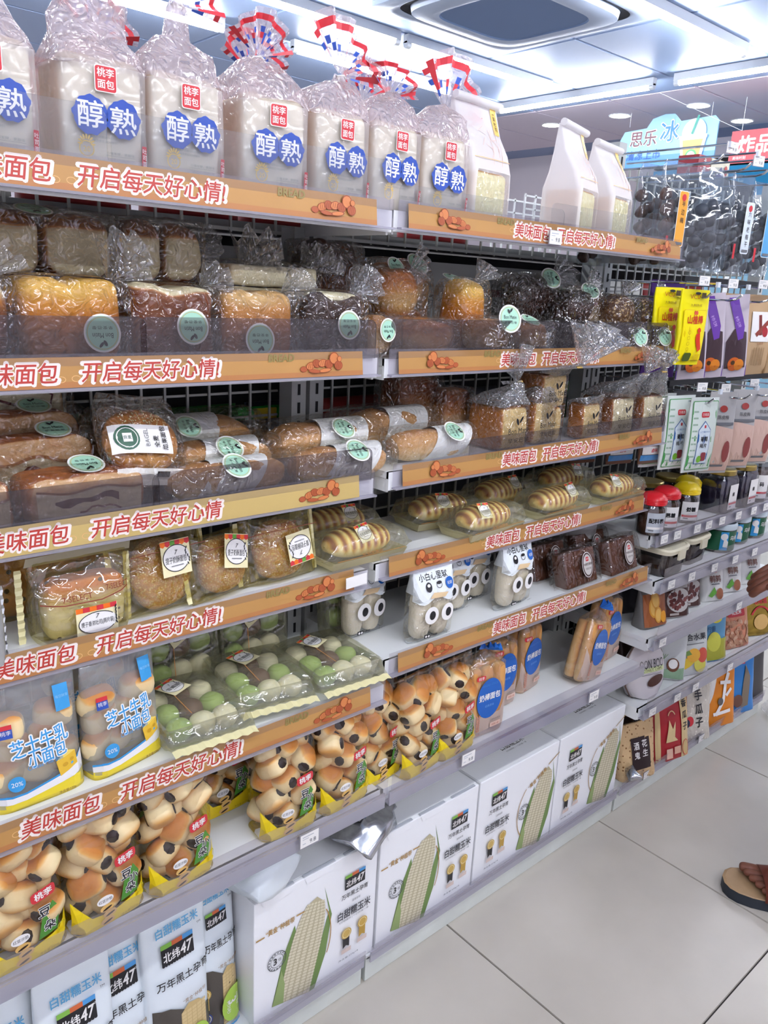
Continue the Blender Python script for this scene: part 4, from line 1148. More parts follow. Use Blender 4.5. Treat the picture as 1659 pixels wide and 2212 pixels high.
# loose film ends standing up from the wrapped loaves
for nm, dx, dz, rot, sz in (('wrapped_loaf', .04, .106, (.5, .5, 0), .045), ('wrapped_loaf.001', .060, .108, (.6, .4, .2), .060), ('wrapped_loaf.002', .055, .104, (.7, .9, 0), .040), ('wrapped_loaf.003', .055, .100, (.5, 1.1, 0), .045),
                            ('wrapped_loaf.004', .055, .102, (.4, .9, 0), .050), ('wrapped_bun.001', .02, .096, (.6, .5, 0), .04), ('wrapped_bun.003', .03, .146, (.5, .9, .3), .05), ('wrapped_bun.004', .02, .138, (.4, .6, 0), .045),
                            ('wrapped_bun.008', .06, .152, (.4, 1.0, 0), .06), ('wrapped_bun.009', .03, .132, (.4, .6, 0), .045), ('wrapped_bun.011', .0, .122, (.5, .2, 0), .045), ('wrapped_bun.012', .02, .118, (.5, .7, 0), .05),
                            ('cut_loaf', .09, .150, (.3, 1.3, 0), .05), ('cut_loaf.001', .06, .150, (.3, 1.3, 0), .045), ('sandwich_pack', -.02, .14, (1.0, .3, 0), .07), ('sandwich_pack.001', .02, .14, (1.0, .6, 0), .06)):
    o = bpy.data.objects.get(nm)
    if o: flare(o, (dx, -.01, dz - .006), sz, rot, seed=hash(nm) % 97 if False else len(nm) * 7 + int(dx * 1000), spread=1.7, name='loose_film')
# ================================================================== fourth shelf, left: sesame breads and toast packs
F_sel = film('film_select', tint='F1EBC6', milk=.10, milkcol='EBE2B0', gloss=.10, rough=.07, wr=.7, scale=24)
M_crimp = plain('cream_crimp', 'EBE2AE', rough=.4)
M_creamp = film('cream_paper', tint='F0E9C4', milk=.78, milkcol='EAE3BC', gloss=.05, rough=.25, wr=.4, scale=28)
def crimp(g, x, y, z0, z1, m, t=.0012, n=12, amp=.001, wdt=.008):
    """serrated end seam standing upright at x"""
    vs = []
    for k in range(n + 1):
        z = z0 + (z1 - z0) * k / n
        vs += [(x, y + (amp if k % 2 else -amp), z), (x + wdt + (.002 if k % 2 else 0), y + (amp if k % 2 else -amp) * 1.3, z)]
    g.add(vs, [(2 * k, 2 * k + 1, 2 * k + 3, 2 * k + 2) for k in range(n)], m)
def sesame_pack(label, x, y, r, seed, lean=.18, yaw=0.0, sloc=(0.012, .072), srot=0.0, bay='L', row=4):
    zs = SHELF[bay + str(row)][0]
    t = thing('sesame_bread', label, 'bread', (x, y, zs + .003), 0, 'round sesame breads', rot=(-lean, 0, yaw))
    g = G(); blob(g, (2 * r, .05, 2 * r), B_sesame, e=(.85, .95), seg=(30, 20), lump=.0035, lf=30, crust=lambda X, Y, Z: .45 + .4 * Z * .5, c=(0, 0, r + .001), seed=seed); g.build('round_bread', t, smooth=True, sharp=None)
    w, h = 2 * r + .022, 2 * r + .006
    R = [(-w / 2 - .012, 0, h / 2, .002, h * .52, 8), (-w / 2, 0, h / 2, .004, h * .52, 8), (-w / 2 + .02, 0, h / 2, .022, h * .5, 4), (0, 0, h / 2, .030, h * .5, 4), (w / 2 - .02, 0, h / 2, .022, h * .5, 4), (w / 2, 0, h / 2, .004, h * .52, 8), (w / 2 + .012, 0, h / 2, .002, h * .52, 8)]
    g = G(); g.loft(R, F_sel, seg=34, axis='x', wr=.003, wf=36, seed=seed); g.build('film_pack', t, smooth=True, sharp=None)
    g = G(); crimp(g, -w / 2 - .022, 0, 0.002, h, M_crimp); crimp(g, w / 2 + .010, 0, 0.002, h, M_crimp); g.build('end_seam', t)
    sq = shop_sticker(t, '提子奶酥面包', (sloc[0], -.036, sloc[1]), .0, 0, srot, .95)
    p = P(); p.text('7-SELECT', 0, 0, .007, ink('7A3C24'), w=.04, shear=.2); p.rect(0, -.007, w, .0012, ink('7A3C24'))
    p.build('pack_band', t, None, (0, -.033, h - .012))
    return t
sesame_pack('large round sesame bread beside the triangular toast pack', -.378, .075, .052, 101, yaw=.12, sloc=(.008, .078))
sesame_pack('tilted round sesame bread, second of three', -.272, .075, .046, 102, lean=.25, yaw=.25, sloc=(.004, .066), srot=.25)
sesame_pack('round sesame bread with upside down label, rightmost of three', -.165, .08, .050, 103, yaw=.05, sloc=(.02, .052), srot=PI - .1)
t = thing('toast_slice_pack', 'cream edged clear pack with raisin toast slices and oval label', 'bread', (-.508, .070, SHELF['L4'][0]), .0)
g = G(); blob(g, (.108, .04, .082), bread_mat('bread_raisin', 'D9812A', 'EFE4C2', nscale=30, bump=.4, bscale=120, speck='3A2118', sscale=60, sthr=.22), e=(.28, .28), lump=.003, crust=lambda X, Y, Z: .05 + .9 * sst(.45, .75, Z), c=(0.006, 0, .042)); g.build('toast_slices', t, smooth=True)
R = [(.0, 0, 0, .062, .030, 5), (.01, 0, 0, .064, .033, 5), (.05, 0, 0, .066, .030, 4), (.08, 0, 0, .066, .02, 4), (.10, .004, 0, .068, .006, 6), (.112, .006, 0, .069, .0015, 8)]
g = G(); g.loft(R, F_sel, seg=34, wr=.003, wf=40, seed=7); g.build('film_pack', t, smooth=True, sharp=None)
g = G(); crimp(g, -.082, 0, 0, .105, M_crimp, n=18); crimp(g, .066, 0, 0, .105, M_crimp, n=18); g.add([(-.07, -.002, .107), (.075, -.002, .109), (.078, 0, .122), (-.066, 0, .118)], [(0, 1, 2, 3)], M_creamp); g.build('end_seam', t)
fm = front_of(R, .0025)
p = P(); p.rect(.012, .026, .058, .040, K['cream'], nx=4, ny=3); 
for k in range(6): p.rect(-.012 + k * .0095, .043, .0095, .007, K['red'] if k % 2 else K['orange'], new=(k == 0))
p.ell(.012, .023, .027, .0155, K['white']); p.ring(.012, .023, .027, .0155, .0012, K['black'], a0=.6, a1=5.7); p.text('提子香浓吐司(两片装)', .012, .0225, .0085, K['black'], w=.046); p.text('7', .012, .0325, .006, K['black'], shear=.3)
for k in range(6): p.ell(.038, .018 + k * .0045, .0011, .003, K['black'], rot=.5 - .2 * k, n=8, rings=1, new=(k == 0))
p.text('7-SELECT', -.012, .062, .0075, ink('7A2A18'), w=.040); p.text('7-SELECT', .045, .068, .0075, ink('7A2A18'), w=.034, new=False)
p.line([(-.06, .060), (-.03, .055), (.02, .054), (.05, .060), (.06, .064)], .0014, ink('7A2A18'))
p.build('pack_print', t, fm)
t = thing('silver_pack', 'crimped silvery pack cut off by the left picture edge, fourth shelf', 'pack', (-.662, .040, SHELF['L4'][0]), 0)
g = G(); g.loft([(0, 0, 0, .045, .02, 4), (.05, 0, 0, .045, .018, 4), (.10, 0, 0, .044, .002, 8)], plain('silver_foil', 'C9CBCB', rough=.25, metal=.7, var=.2, vscale=60), wr=.003); g.build('foil_pouch', t, smooth=True); g = G(); crimp(g, .040, 0, 0, .10, plain('silver_foil', 'C9CBCB'), n=16); g.build('end_seam', t)
for i, (x, w) in enumerate(((-.535, .15), (-.375, .12))):
    t = thing('toast_slice_pack', ['dark raisin toast pack in the shade behind the front toast pack', 'dim sesame pack behind the large sesame bread'][i], 'bread', (x, .19, SHELF['L4'][0]), 0)
    g = G(); blob(g, (w * .85, .06, .10), MATS['bread_raisin'] if i == 0 else B_sesame, e=(.3, .3), lump=.003, crust=lambda X, Y, Z: .75, c=(0, 0, .052)); g.build('toast_slices', t, smooth=True)
    R = [(.0, 0, 0, w / 2, .036, 5), (.06, 0, 0, w / 2, .036, 4), (.10, 0, 0, w / 2, .03, 4), (.135, 0, 0, w / 2 + .003, .002, 8)]
    g = G(); g.loft(R, F_sel, seg=30, wr=.003, wf=40, seed=9 + i); g.build('film_pack', t, smooth=True, sharp=None)

# ================================================================== fourth shelf, middle: caterpillar breads
def cater_mesh(L, seed):
    g = G(); n = 9
    def cr(X, Y, Z): 
        return .80 * (.5 + .5 * math.cos(X * n * PI)) * sst(-.5, .3, Z) + .12 + .25 * sst(.6, 1, abs(X))
    def fn(v):
        k = 1 - .05 * (.5 + .5 * math.cos(v[0] * n * PI)) * (1 if v[2] > -.3 else 0)
        return (v[0], v[1] * k, v[2] * k)
    blob(g, (L, .068, .052), B_cater, e=(.75, .5), seg=(22, 12), crust=cr, c=(0, 0, .028), flat=-.75)
    # finer along the length: rebuild as a loft for crisp stripes
    g = G(); seg = 20; vs = []; cr_ = []; nr = 64
    for j in range(nr + 1):
        X = -1 + 2 * j / nr; s = (1 - abs(X) ** 3.2) ** .5 if abs(X) < 1 else 0
        s = max(s, .03); st = .5 + .5 * math.cos(X * n * PI)
        for i in range(seg):
            q = 2 * PI * i / seg; Y, Z = math.cos(q), math.sin(q)
            k = s * (1 - .055 * st * (1 if Z > -.2 else 0))
            vs.append((X * L / 2, Y * .036 * k, .004 + .026 + max(Z, -.8) * .027 * k)); cr_.append(min(1, .92 * st * sst(-.35, .25, Z + .2) + .10 + .2 * sst(.8, 1, abs(X))))
    fs = [(j * seg + i, j * seg + (i + 1) % seg, (j + 1) * seg + (i + 1) % seg, (j + 1) * seg + i) for j in range(nr) for i in range(seg)]
    b = g.add(vs, fs, B_cater)
    for k, x in enumerate(cr_): g.cr[b + k] = x
    return g.mesh('caterpillar_bread', True)
CAT = cater_mesh(.148, 1)
def cater_pack(label, xr, y, seed, yaw=0.0, z=None, sl=(0.025, PI * .0), dim=False, tilt=0.0):
    L = .165; zs = SHELF['R4'][0] if z is None else z
    t = thing('caterpillar_bread_pack', label, 'bread', (xr - L / 2, y + .045, zs), 0, 'striped caterpillar breads', rot=(tilt, 0, yaw))
    link('caterpillar_bread', CAT, t, (0, 0, .004))
    g = G(); b = []
    vs = [(-.083, -.038, .002), (.083, -.038, .002), (.083, .038, .002), (-.083, .038, .002), (-.086, -.045, .018), (.086, -.045, .018), (.086, .045, .018), (-.086, .045, .018)]
    g.add(vs, [(0, 3, 2, 1), (0, 1, 5, 4), (1, 2, 6, 5), (2, 3, 7, 6), (3, 0, 4, 7)], M_creamp); g.build('paper_tray', t)
    R = [(-.102, 0, .024, .040, .0015, 8), (-.094, 0, .026, .042, .004, 8), (-.080, 0, .030, .044, .026, 4), (0, 0, .031, .044, .030, 3.4), (.080, 0, .030, .044, .026, 4), (.094, 0, .026, .042, .004, 8), (.102, 0, .024, .040, .0015, 8)]
    g = G(); g.loft(R, F_cream, seg=30, axis='x', wr=.003, wf=40, seed=seed); g.build('film_pack', t, smooth=True, sharp=None)
    p = P(); p.rect(0, 0, .16, .0008, ink('C98A4A')); p.text('毛毛虫面包', 0, .004, .005, ink('C98A4A'), w=.05); p.build('film_print', t, None, (0, -.0455, .020))
    shop_sticker(t, '毛毛虫面包', (sl[0], -.026, .056), .70, 0, sl[1], .62)
    return t
cater_pack('caterpillar bread pack at the left end, by the bay gap', .082, .035, 111, yaw=.02, sl=(-.005, -.15))
cater_pack('front caterpillar bread lying before another, shelf middle left', .405, .018, 112, yaw=.06, sl=(-.03, .1))
cater_pack('caterpillar bread tucked behind the front left one', .372, .115, 113, yaw=-.10, sl=(-.01, .1))
cater_pack('caterpillar bread with upright label, middle of the shelf', .655, .030, 114, yaw=.02, sl=(.03, -.1))
cater_pack('caterpillar bread at the right shelf end with tilted label', .888, .028, 115, yaw=.04, sl=(-.03, .25))
cater_pack('caterpillar bread lying at the back right of the shelf', .845, .150, 116, z=SHELF['R4'][0] + .0, yaw=-.03, sl=(.03, .2))
cater_pack('caterpillar bread at the back left under the strip shadow', .115, .150, 117, yaw=-.05)
cater_pack('caterpillar bread behind the one with upright label', .60, .145, 118, yaw=.08)

# ================================================================== fifth shelf, left: cheese bun pouches and mochi trays
def pouch_rings(w, h, d, gus=.55):
    return [(0, 0, 0, w / 2, d * gus, 5), (h * .05, 0, 0, w / 2, d * .62, 4), (h * .25, 0, 0, w / 2, d * .55, 3), (h * .5, 0, 0, w / 2, d * .46, 2.8), (h * .75, 0, 0, w / 2, d * .28, 3), (h * .93, 0, 0, w / 2, .003, 8), (h, 0, 0, w / 2, .0018, 8)]
def bun_mesh(seed, s=.0365):
    g = G(); blob(g, (s * 1.25, s, s * .95), B_bun, e=(.62, .62), seg=(16, 10), lump=.0015, lf=40, crust=lambda X, Y, Z: .12 + .75 * sst(.35, .95, Z) + .35 * sst(.5, .95, -Z), c=(0, 0, 0), seed=seed); return g.mesh('bun', True)
BUNS = [bun_mesh(k) for k in range(5)]
g = G(); g.lathe([(.0085, 0), (.0075, .0016), (0, .0022)], ink('241612', rough=.5), seg=9, close=False); FILL_ME = g.mesh('bean_filling', True)
def cheese_pouch(label, xr, y, seed, yaw=0.0, w=.118, h=.172):
    zs = SHELF['L5'][0]; d = .05
    t = thing('cheese_bun_pouch', label, 'bread', (xr - w / 2, y + d / 2, zs), yaw, 'frosted cheese bun pouches')
    R = pouch_rings(w, h, d); rnd = random.Random(seed)
    g = G(); g.loft(R, F_frost, seg=36, wr=.0018, wf=30, seed=seed); ky = g.mi(plain('pouch_yellow', 'EBD43A', rough=.35))
    for i, f in enumerate(g.f):
        c = sum(g.v[j][2] for j in f) / len(f)
        if c < h * .06: g.fm[i] = ky
    g.build('frosted_pouch', t, smooth=True, sharp=None)
    for k, (x, z) in enumerate(((-.036, .045), (.0, .040), (.036, .046), (-.03, .080), (.018, .078), (-.036, .110), (.03, .108))):
        link('bun', BUNS[k % 5], t, (x, .0 + rnd.uniform(-.002, .004), z), (rnd.uniform(-.5, .5), rnd.uniform(-.4, .4), rnd.uniform(-.5, .5)), (1.15, .9, 1.2))
    fm = front_of(R, .0018); p = P()
    p.poly([(-w * .49, h * .03), (w * .49, h * .03), (w * .49, h * .14), (w * .2, h * .12), (-w * .2, h * .085), (-w * .49, h * .075)], plain('pouch_yellow', 'EBD43A'))
    p.poly([(-w * .49, h * .075), (-w * .2, h * .085), (w * .2, h * .12), (w * .49, h * .14), (w * .49, h * .30), (w * .2, h * .19), (-.2 * w, h * .14), (-w * .49, h * .13)], K['white'])
    p.line([(-w * .49, h * .13), (-.2 * w, h * .14), (w * .2, h * .19), (w * .49, h * .30)], .0028, K['sky'])
    p.poly([(.018, .052), (.046, .058), (.048, .038), (.022, .030)], ink('E5B93A')); p.poly([(.018, .052), (.032, .064), (.046, .058)], ink('F2D568')); p.ell(.030, .044, .004, .003, ink('C99A28'), n=10, rings=1); p.ell(.040, .048, .003, .0025, ink('C99A28'), n=10, rings=1, new=False)
    for m, b in ((K['white'], .09), (K['sky'], .012)):
        p.text('芝士牛乳', 0, h * .52, .024, m, w=.074, bold=b, rot=.08); p.text('小面包', .008, h * .40, .021, m, w=.050, bold=b, rot=.08, new=False)
    p.text('Cheese Milk Bun', .004, h * .335, .006, K['sky'], w=.046)
    p.ell(-.034, h * .24, .0105, .0105, K['sky']); p.text('20%', -.034, h * .24, .006, K['white'])
    p.rect(.036, h * .80, .020, .034, K['sky']); p.text('每日鲜享', .036, h * .81, .004, ink('8FC6EA'))
    p.rect(-.040, h * .66, .016, .016, K['blue']); p.rect(-.040, h * .70, .016, .006, K['red']); p.text('桃李', -.040, h * .66, .006, K['white'])
    p.text('净含量:120g', .028, h * .055, .005, K['brown'])
    p.build('pouch_print', t, fm)
    return t
cheese_pouch('frosted cheese bun pouch at the left picture edge', -.536, .004, 121, yaw=.05)
cheese_pouch('frosted cheese bun pouch turned a little, beside the green tray', -.414, .010, 122, yaw=.22)
cheese_pouch('frosted cheese bun pouch hidden behind the turned one', -.430, .085, 123, yaw=.1)
B_mw, B_mg, B_mb = [plain('mochi_' + n, c, rough=.6, var=.06, vscale=60) for n, c in (('cream', 'F3EDD0'), ('green', 'A6C070'), ('brown', '66473C'))]
def ball(m, k):
    g = G(); blob(g, (.041, .041, .034), m, e=(.9, .95), seg=(16, 10), lump=.0018, lf=50, seed=k); return g.mesh('mochi', True)
MOCHI = [ball(B_mw, 1), ball(B_mg, 2), ball(B_mb, 3), ball(B_mw, 4)]
M_tray = film('tray_clear', tint='FCFCF6', milk=.10, milkcol='E3E5DC', gloss=.10, rough=.1, wr=0)
def mochi_tray(label, x, y, seed, yaw=0.0, z=None, tilt=0.0, bay='L', row='5'):
    zs = SHELF[bay + row][0] if z is None else z
    w, d, h = .128, .150, .040
    t = thing('mochi_tray', label, 'sweets', (x, y, zs + .002), 0, 'wrapped trays of coloured mochi', rot=(tilt, 0, yaw))
    g = G(); a, b = w / 2, d / 2
    vs = [(-a * .88, -b * .9, .001), (a * .88, -b * .9, .001), (a * .88, b * .9, .001), (-a * .88, b * .9, .001), (-a, -b, h), (a, -b, h), (a, b, h), (-a, b, h), (-a - .005, -b - .005, h), (a + .005, -b - .005, h), (a + .005, b + .005, h), (-a - .005, b + .005, h)]
    g.add(vs, [(0, 1, 2, 3), (0, 4, 5, 1), (1, 5, 6, 2), (2, 6, 7, 3), (3, 7, 4, 0), (4, 8, 9, 5), (5, 9, 10, 6), (6, 10, 11, 7), (7, 11, 8, 4)], M_tray); g.build('plastic_tray', t)
    k = 0
    for i, cy_ in enumerate((-.050, -.004, .044)):
        for j, cx_ in enumerate((-.037, .002, .040)):
            m = MOCHI[((1, 0, 0), (1, 2, 1), (0, 2, 3))[i][j]]
            link('mochi', m, t, (cx_, cy_, .022), (0, 0, k * 1.1 + seed), None); k += 1
    R = [(-b - .020, 0, .018, a + .004, .002, 8), (-b - .010, 0, .020, a + .006, .004, 8), (-b + .006, 0, .024, a + .008, .022, 5), (0, 0, .0245, a + .008, .0235, 6), (b - .006, 0, .024, a + .008, .022, 5), (b + .010, 0, .020, a + .006, .004, 8), (b + .020, 0, .018, a + .004, .002, 8)]
    g = G(); g.loft(R, F_cream, seg=34, axis='y', wr=.002, wf=40, seed=seed); g.build('film_pack', t, smooth=True, sharp=None)
    g = G(); n = 14; vs = []
    for k in range(n + 1):
        xx = -a - .004 + (2 * a + .008) * k / n; vs += [(xx, -b - .020, .018 + (.002 if k % 2 else 0)), (xx, -b - .034, .014 + (.003 if k % 2 else 0))]
    g.add(vs, [(2 * k, 2 * k + 2, 2 * k + 3, 2 * k + 1) for k in range(n)], M_crimp); g.build('end_seam', t)
    shop_sticker(t, '雪媚娘', (-.012, .030, .0505), PI / 2, 0, 2.6 - PI * .0 if False else -.5, .78)
    p = P(); p.rect(0, 0, .0012, .12, ink('C98A4A'), ny=2); p.build('film_print', t, lambda u, v, o: (u - .02, v, .0495 + o))
    return t
mochi_tray('wrapped mochi tray right beside the cheese bun pouch', -.348, .066, 1, yaw=-.06)
mochi_tray('wrapped mochi tray in the middle of the three in front', -.205, .090, 2, yaw=-.16)
mochi_tray('wrapped mochi tray at the right end, over the bay gap', -.066, .074, 3, yaw=-.06)
for i, (x, lab) in enumerate(((-.30, 'mochi tray standing on edge at the back, behind the first tray'), (-.155, 'mochi tray standing on edge at the back, behind the middle tray'))):
    mochi_tray(lab, x, .215, 4 + i, z=SHELF['L5'][0] + .072, tilt=PI / 2 - .12)
mochi_tray('mochi tray standing on edge left of the googly eye packs', .055, .185, 6, z=SHELF['R5'][0] + .072, tilt=PI / 2 - .12, bay='R', row='5')

# ================================================================== fifth shelf, middle: googly eye packs and dark cakes
M_lab = film('eye_label', tint='F4F6F8', milk=.86, milkcol='EEF3F6', gloss=.06, rough=.2, wr=.2)
B_pale = bread_mat('bread_pale', 'F0E0BC', 'FBF3DE', nscale=30, bump=.2, bscale=140)
def eye_pack(label, xr, y, seed, yaw=0.0, w=.104, h=.150):
    zs = SHELF['R5'][0]; d = .050
    t = thing('eye_bread_pack', label, 'bread', (xr - w / 2, y + d / 2, zs), yaw, 'googly eye bread packs')
    for s in (-1, 1):
        g = G(); blob(g, (.042, .038, .098), B_pale, e=(.5, .8), seg=(18, 14), lump=.002, crust=lambda X, Y, Z: .2, c=(0, 0, .056), seed=seed + s); g.build('bread_stick', t, (s * .0225, 0, 0), smooth=True)
    R = [(0, 0, 0, w / 2, .004, 8), (.006, 0, 0, w / 2, .010, 6), (.016, 0, 0, w / 2 - .002, .024, 4), (.06, 0, 0, w / 2 - .003, .025, 4), (.10, 0, 0, w / 2 - .002, .023, 4), (.125, 0, 0, w / 2 - .001, .012, 4), (.142, 0, 0, w / 2, .002, 8), (h, 0, 0, w / 2, .0015, 8)]
    g = G(); g.loft(R, F_clear, seg=40, wr=.0015, wf=40, seed=seed); kl = g.mi(M_lab)
    for i, f in enumerate(g.f):
        c = sum(g.v[j][2] for j in f) / len(f); cx_ = sum(g.v[j][0] for j in f) / len(f)
        if c > .086 or c < .008: g.fm[i] = kl
    g.build('film_pack', t, smooth=True, sharp=None)
    fm = front_of(R, .0015); p = P(); n = 12
    top = [(-w * .48 + w * .96 * k / n, .088 - .006 * math.sin(k * .8)) for k in range(n + 1)]
    p.poly(top + [(w * .48, .148), (-w * .48, .148)], ink('E9EFF2'))
    p.text('小白心里软', -.004, .132, .013, K['black'], w=.070, bold=.02)
    p.ell(-.020, .114, .0075, .009, K['black'], n=14, rings=1); p.ell(-.020, .117, .0038, .003, K['white'], n=10, rings=1); p.ring(.006, .115, .007, .006, .001, K['black'], n=14); p.ell(.006, .119, .0065, .003, K['black'], n=12, rings=1)
    p.ell(.032, .115, .0105, .0105, K['deep']); p.text('轻甜', .032, .115, .006, K['white'])
    p.poly([(-.022, .094), (.016, .092), (.024, .100), (-.012, .104)], ink('E3C79C'))
    for s in (-1, 1):
        p.ell(s * .020 + .003, .060, .0165, .0175, K['white'], n=24); p.ell(s * .020 + .0045, .060, .0075, .009, K['black'], n=18, rings=1)
    p.rect(-.026, .020, .014, .0075, K['black']); p.text('4枚装', -.009, .020, .006, K['black']); p.ell(-.029, .020, .0024, .0024, K['white'], n=10, rings=1); p.ell(-.023, .020, .0024, .0024, K['white'], n=10, rings=1, new=False)
    p.text('净含量:116g', .030, .016, .004, K['grey'])
    p.build('pack_print', t, fm)
    return t
eye_pack('googly eye pack standing forward at the shelf left', .192, -.002, 131, yaw=-.05)
eye_pack('googly eye pack farthest back left, half behind the front one', .095, .085, 132, yaw=.05)
eye_pack('googly eye pack between the two front ones, set back', .312, .062, 133, yaw=.02)
eye_pack('googly eye pack beside the dark cakes', .456, .012, 134, yaw=.05)
eye_pack('googly eye pack set back behind the one beside the dark cakes', .400, .085, 135)
M_choc = plain('choc_cake', '6E4532', rough=.6, var=.25, vscale=30, bump=.2)
def cake_pack(label, xr, y, seed, yaw=0.0, lean=.30, w=.135):
    zs = SHELF['R5'][0]
    t = thing('dark_cake_pack', label, 'cake', (xr - w / 2, y, zs), 0, 'dark cakes in clear trays', rot=(-lean, 0, yaw))
    g = G()
    for k in range(3): g.box((-w * .30 + k * w * .30, .020, .044), (w * .28, .034, .080), M_choc)
    g.build('cake_slices', t)
    R = [(-w / 2 - .004, .020, .045, .024, .046, 8), (-w / 2 + .002, .020, .045, .027, .049, 7), (0, .020, .045, .027, .049, 7), (w / 2 - .002, .020, .045, .027, .049, 7), (w / 2 + .004, .020, .045, .024, .046, 8)]
    g = G(); g.loft(R, film('film_cake', tint='F0EEEC', gloss=.09, rough=.05, wr=.5, scale=30), seg=28, axis='x', wr=.003, wf=36, seed=seed); g.build('film_pack', t, smooth=True, sharp=None)
    g = G(); g.add([(-w / 2 - .006, .04, .09), (w / 2 + .006, .04, .09), (w / 2 + .016, .035, .002), (w / 2 + .004, .030, .002)], [(0, 1, 2), (1, 2, 3)], film('film_cake')); 
    crimp(g, w / 2 + .004, .02, .0, .092, film('film_cake'), n=16, wdt=.018); crimp(g, -w / 2 - .022, .02, .0, .092, film('film_cake'), n=16, wdt=.018); g.build('end_seam', t)
    p = P(); p.ell(0, 0, .021, .030, K['white']); p.ell(0, 0, .0198, .0285, ink('4B3A36')); p.ell(0, 0, .0165, .0245, ink('C9C3BF')); p.rrect(0, .0135, .012, .010, .003, K['red']); p.text('桃李', 0, .0135, .005, K['white']); p.text('布朗尼蛋糕', 0, .0015, .0062, ink('4B3A36'), w=.032); p.text('巧克力味', 0, -.009, .005, ink('4B3A36'))
    p.build('oval_label', t, None, (.012, -.0085, .048))
    return t
cake_pack('dark cake pack with oval label, left of the two in front', .712, .012, 141, yaw=.02)
cake_pack('dark cake pack with oval label at the shelf end', .880, .006, 142, yaw=.04)
cake_pack('dark cake pack in the shade behind the left one', .690, .085, 143)
cake_pack('dark cake pack in the shade behind the end one', .860, .085, 144)

# ================================================================== sixth shelf: bean bun bags and bread stick bags
M_bagy = film('bag_yellow', tint='F4DE3A', milk=.72, milkcol='EBCF18', gloss=.08, rough=.2, wr=.3)
F_bag = film('bag_clear', tint='FDFCF8', gloss=.065, rough=.07, wr=.45, scale=20)
BBW, BBD, BBH = .112, .066, .205
BB_R = [(0, 0, 0, BBW / 2 - .004, BBD * .46, 6), (.006, 0, 0, BBW / 2, BBD / 2, 5), (.05, 0, 0, BBW / 2, BBD / 2, 3.6), (.11, 0, 0, BBW / 2, BBD * .50, 3.4), (.155, 0, 0, BBW / 2, BBD * .38, 3.2), (.185, 0, 0, BBW / 2, BBD * .16, 4), (.20, 0, 0, BBW / 2, .002, 8), (BBH, 0, 0, BBW / 2, .0015, 8)]
def bb_print():
    p = P(); w = BBW
    p.poly([(-w * .49, .002), (w * .49, .002), (w * .49, .050), (w * .36, .032), (.0, .021), (-w * .28, .026), (-w * .49, .056)], ink('EFD21C'))
    p.poly([(.012, .030), (.038, .034), (.044, .064), (.034, .082), (.018, .060)], ink('4E8A34'))
    p.rrect(.022, .100, .034, .0175, .006, K['red'], rot=.12); p.text('桃李', .022, .100, .0115, K['white'], bold=.03, rot=.12)
    for m, b in ((K['white'], .09), (K['black'], .03)):
        p.text('豆', .022, .072, .015, m, bold=b); p.text('小', .034, .061, .013, m, bold=b, new=False); p.text('朵', .028, .047, .015, m, bold=b, new=False)
    p.ell(-.012, .047, .0125, .0075, K['white'], n=18, rings=1); p.text('红豆沙馅', -.012, .047, .0052, K['black'], w=.020)
    for k, (x, z) in enumerate(((-.010, .034), (-.006, .023), (-.010, .012))):
        p.ell(x, z, .0105, .0062, ink('E2B66A'), n=14, rings=1, new=(k == 0)); 
    for k, (x, z) in enumerate(((-.010, .033), (-.006, .022), (-.010, .011))): p.ell(x, z, .0075, .0018, ink('2A1B14'), n=10, rings=1, rot=.25, new=(k == 0))
    p.ring(.044, .034, .007, .007, .0012, ink('C9C227'), n=14); p.ell(.043, .026, .006, .004, ink('EFD21C'), n=10, rings=1)
    p.text('净含量:240克', .024, .010, .0045, ink('B79A12'))
    return p.mesh('bag_print', front_of(BB_R, .0012), step=.00025)
BB_P = bb_print()
g = G(); g.loft(BB_R, F_bag, seg=36, wr=.0014, wf=36)
ky = g.mi(M_bagy)
for i, f in enumerate(g.f):
    if sum(g.v[j][2] for j in f) / len(f) < .007: g.fm[i] = ky
BB_ME = g.mesh('clear_bag', True)
def bean_bag(label, x, y, seed, yaw=0.0, bay='L', h=1.0):
    zs = SHELF[bay + '6'][0]; rnd = random.Random(seed)
    t = thing('bean_bun_bag', label, 'bread', (x, y, zs), yaw, 'clear bags of bean filled buns')
    link('clear_bag', BB_ME, t); link('bag_print', BB_P, t)
    pos = []
    for lay in range(5):
        z = .030 + lay * .0325
        for k in range(3):
            xx = -.029 + .029 * k + (.003 if lay % 2 else -.003)
            yy = (-.008 if (k + lay) % 2 else .012) * (1 if lay < 4 else .6)
            pos.append((xx + rnd.uniform(-.003, .003), yy + rnd.uniform(-.002, .002), z + rnd.uniform(-.003, .003)))
    for k, c in enumerate(pos):
        rot = (rnd.uniform(-.9, .9), rnd.uniform(-.9, .9), rnd.uniform(-1.2, 1.2))
        b = link('bun', BUNS[(k + seed) % 5], t, c, rot, (1.10, 1.16, 1.10))
        # the dark filling shows at one end of the bun
        M = Matrix.Rotation(PI / 2 * (1 if rnd.random() < .5 else -1), 3, 'Y') if rnd.random() < .55 else Matrix.Rotation(PI / 2, 3, 'X')
        dirv = M @ Vector((0, 0, 1))
        for s in (1, -1):
            M2 = M if s > 0 else M @ Matrix.Rotation(PI, 3, 'X')
            link('bean_filling', FILL_ME, b, (s * dirv.x * .0219, s * dirv.y * .0173, s * dirv.z * .0165), M2.to_euler(), (.95, 1.15, 1.0))
    return t
bean_bag('bean bun bag at the left picture edge, lowest white shelf', -.640, .0, 151, yaw=.08)
bean_bag('bean bun bag second from the left picture edge', -.526, .0, 152, yaw=.10)
bean_bag('bean bun bag third from the left, with empty shelf beside it', -.408, .002, 153, yaw=.08)
bean_bag('bean bun bag set back near the empty shelf spot', -.268, .115, 154, yaw=.05)
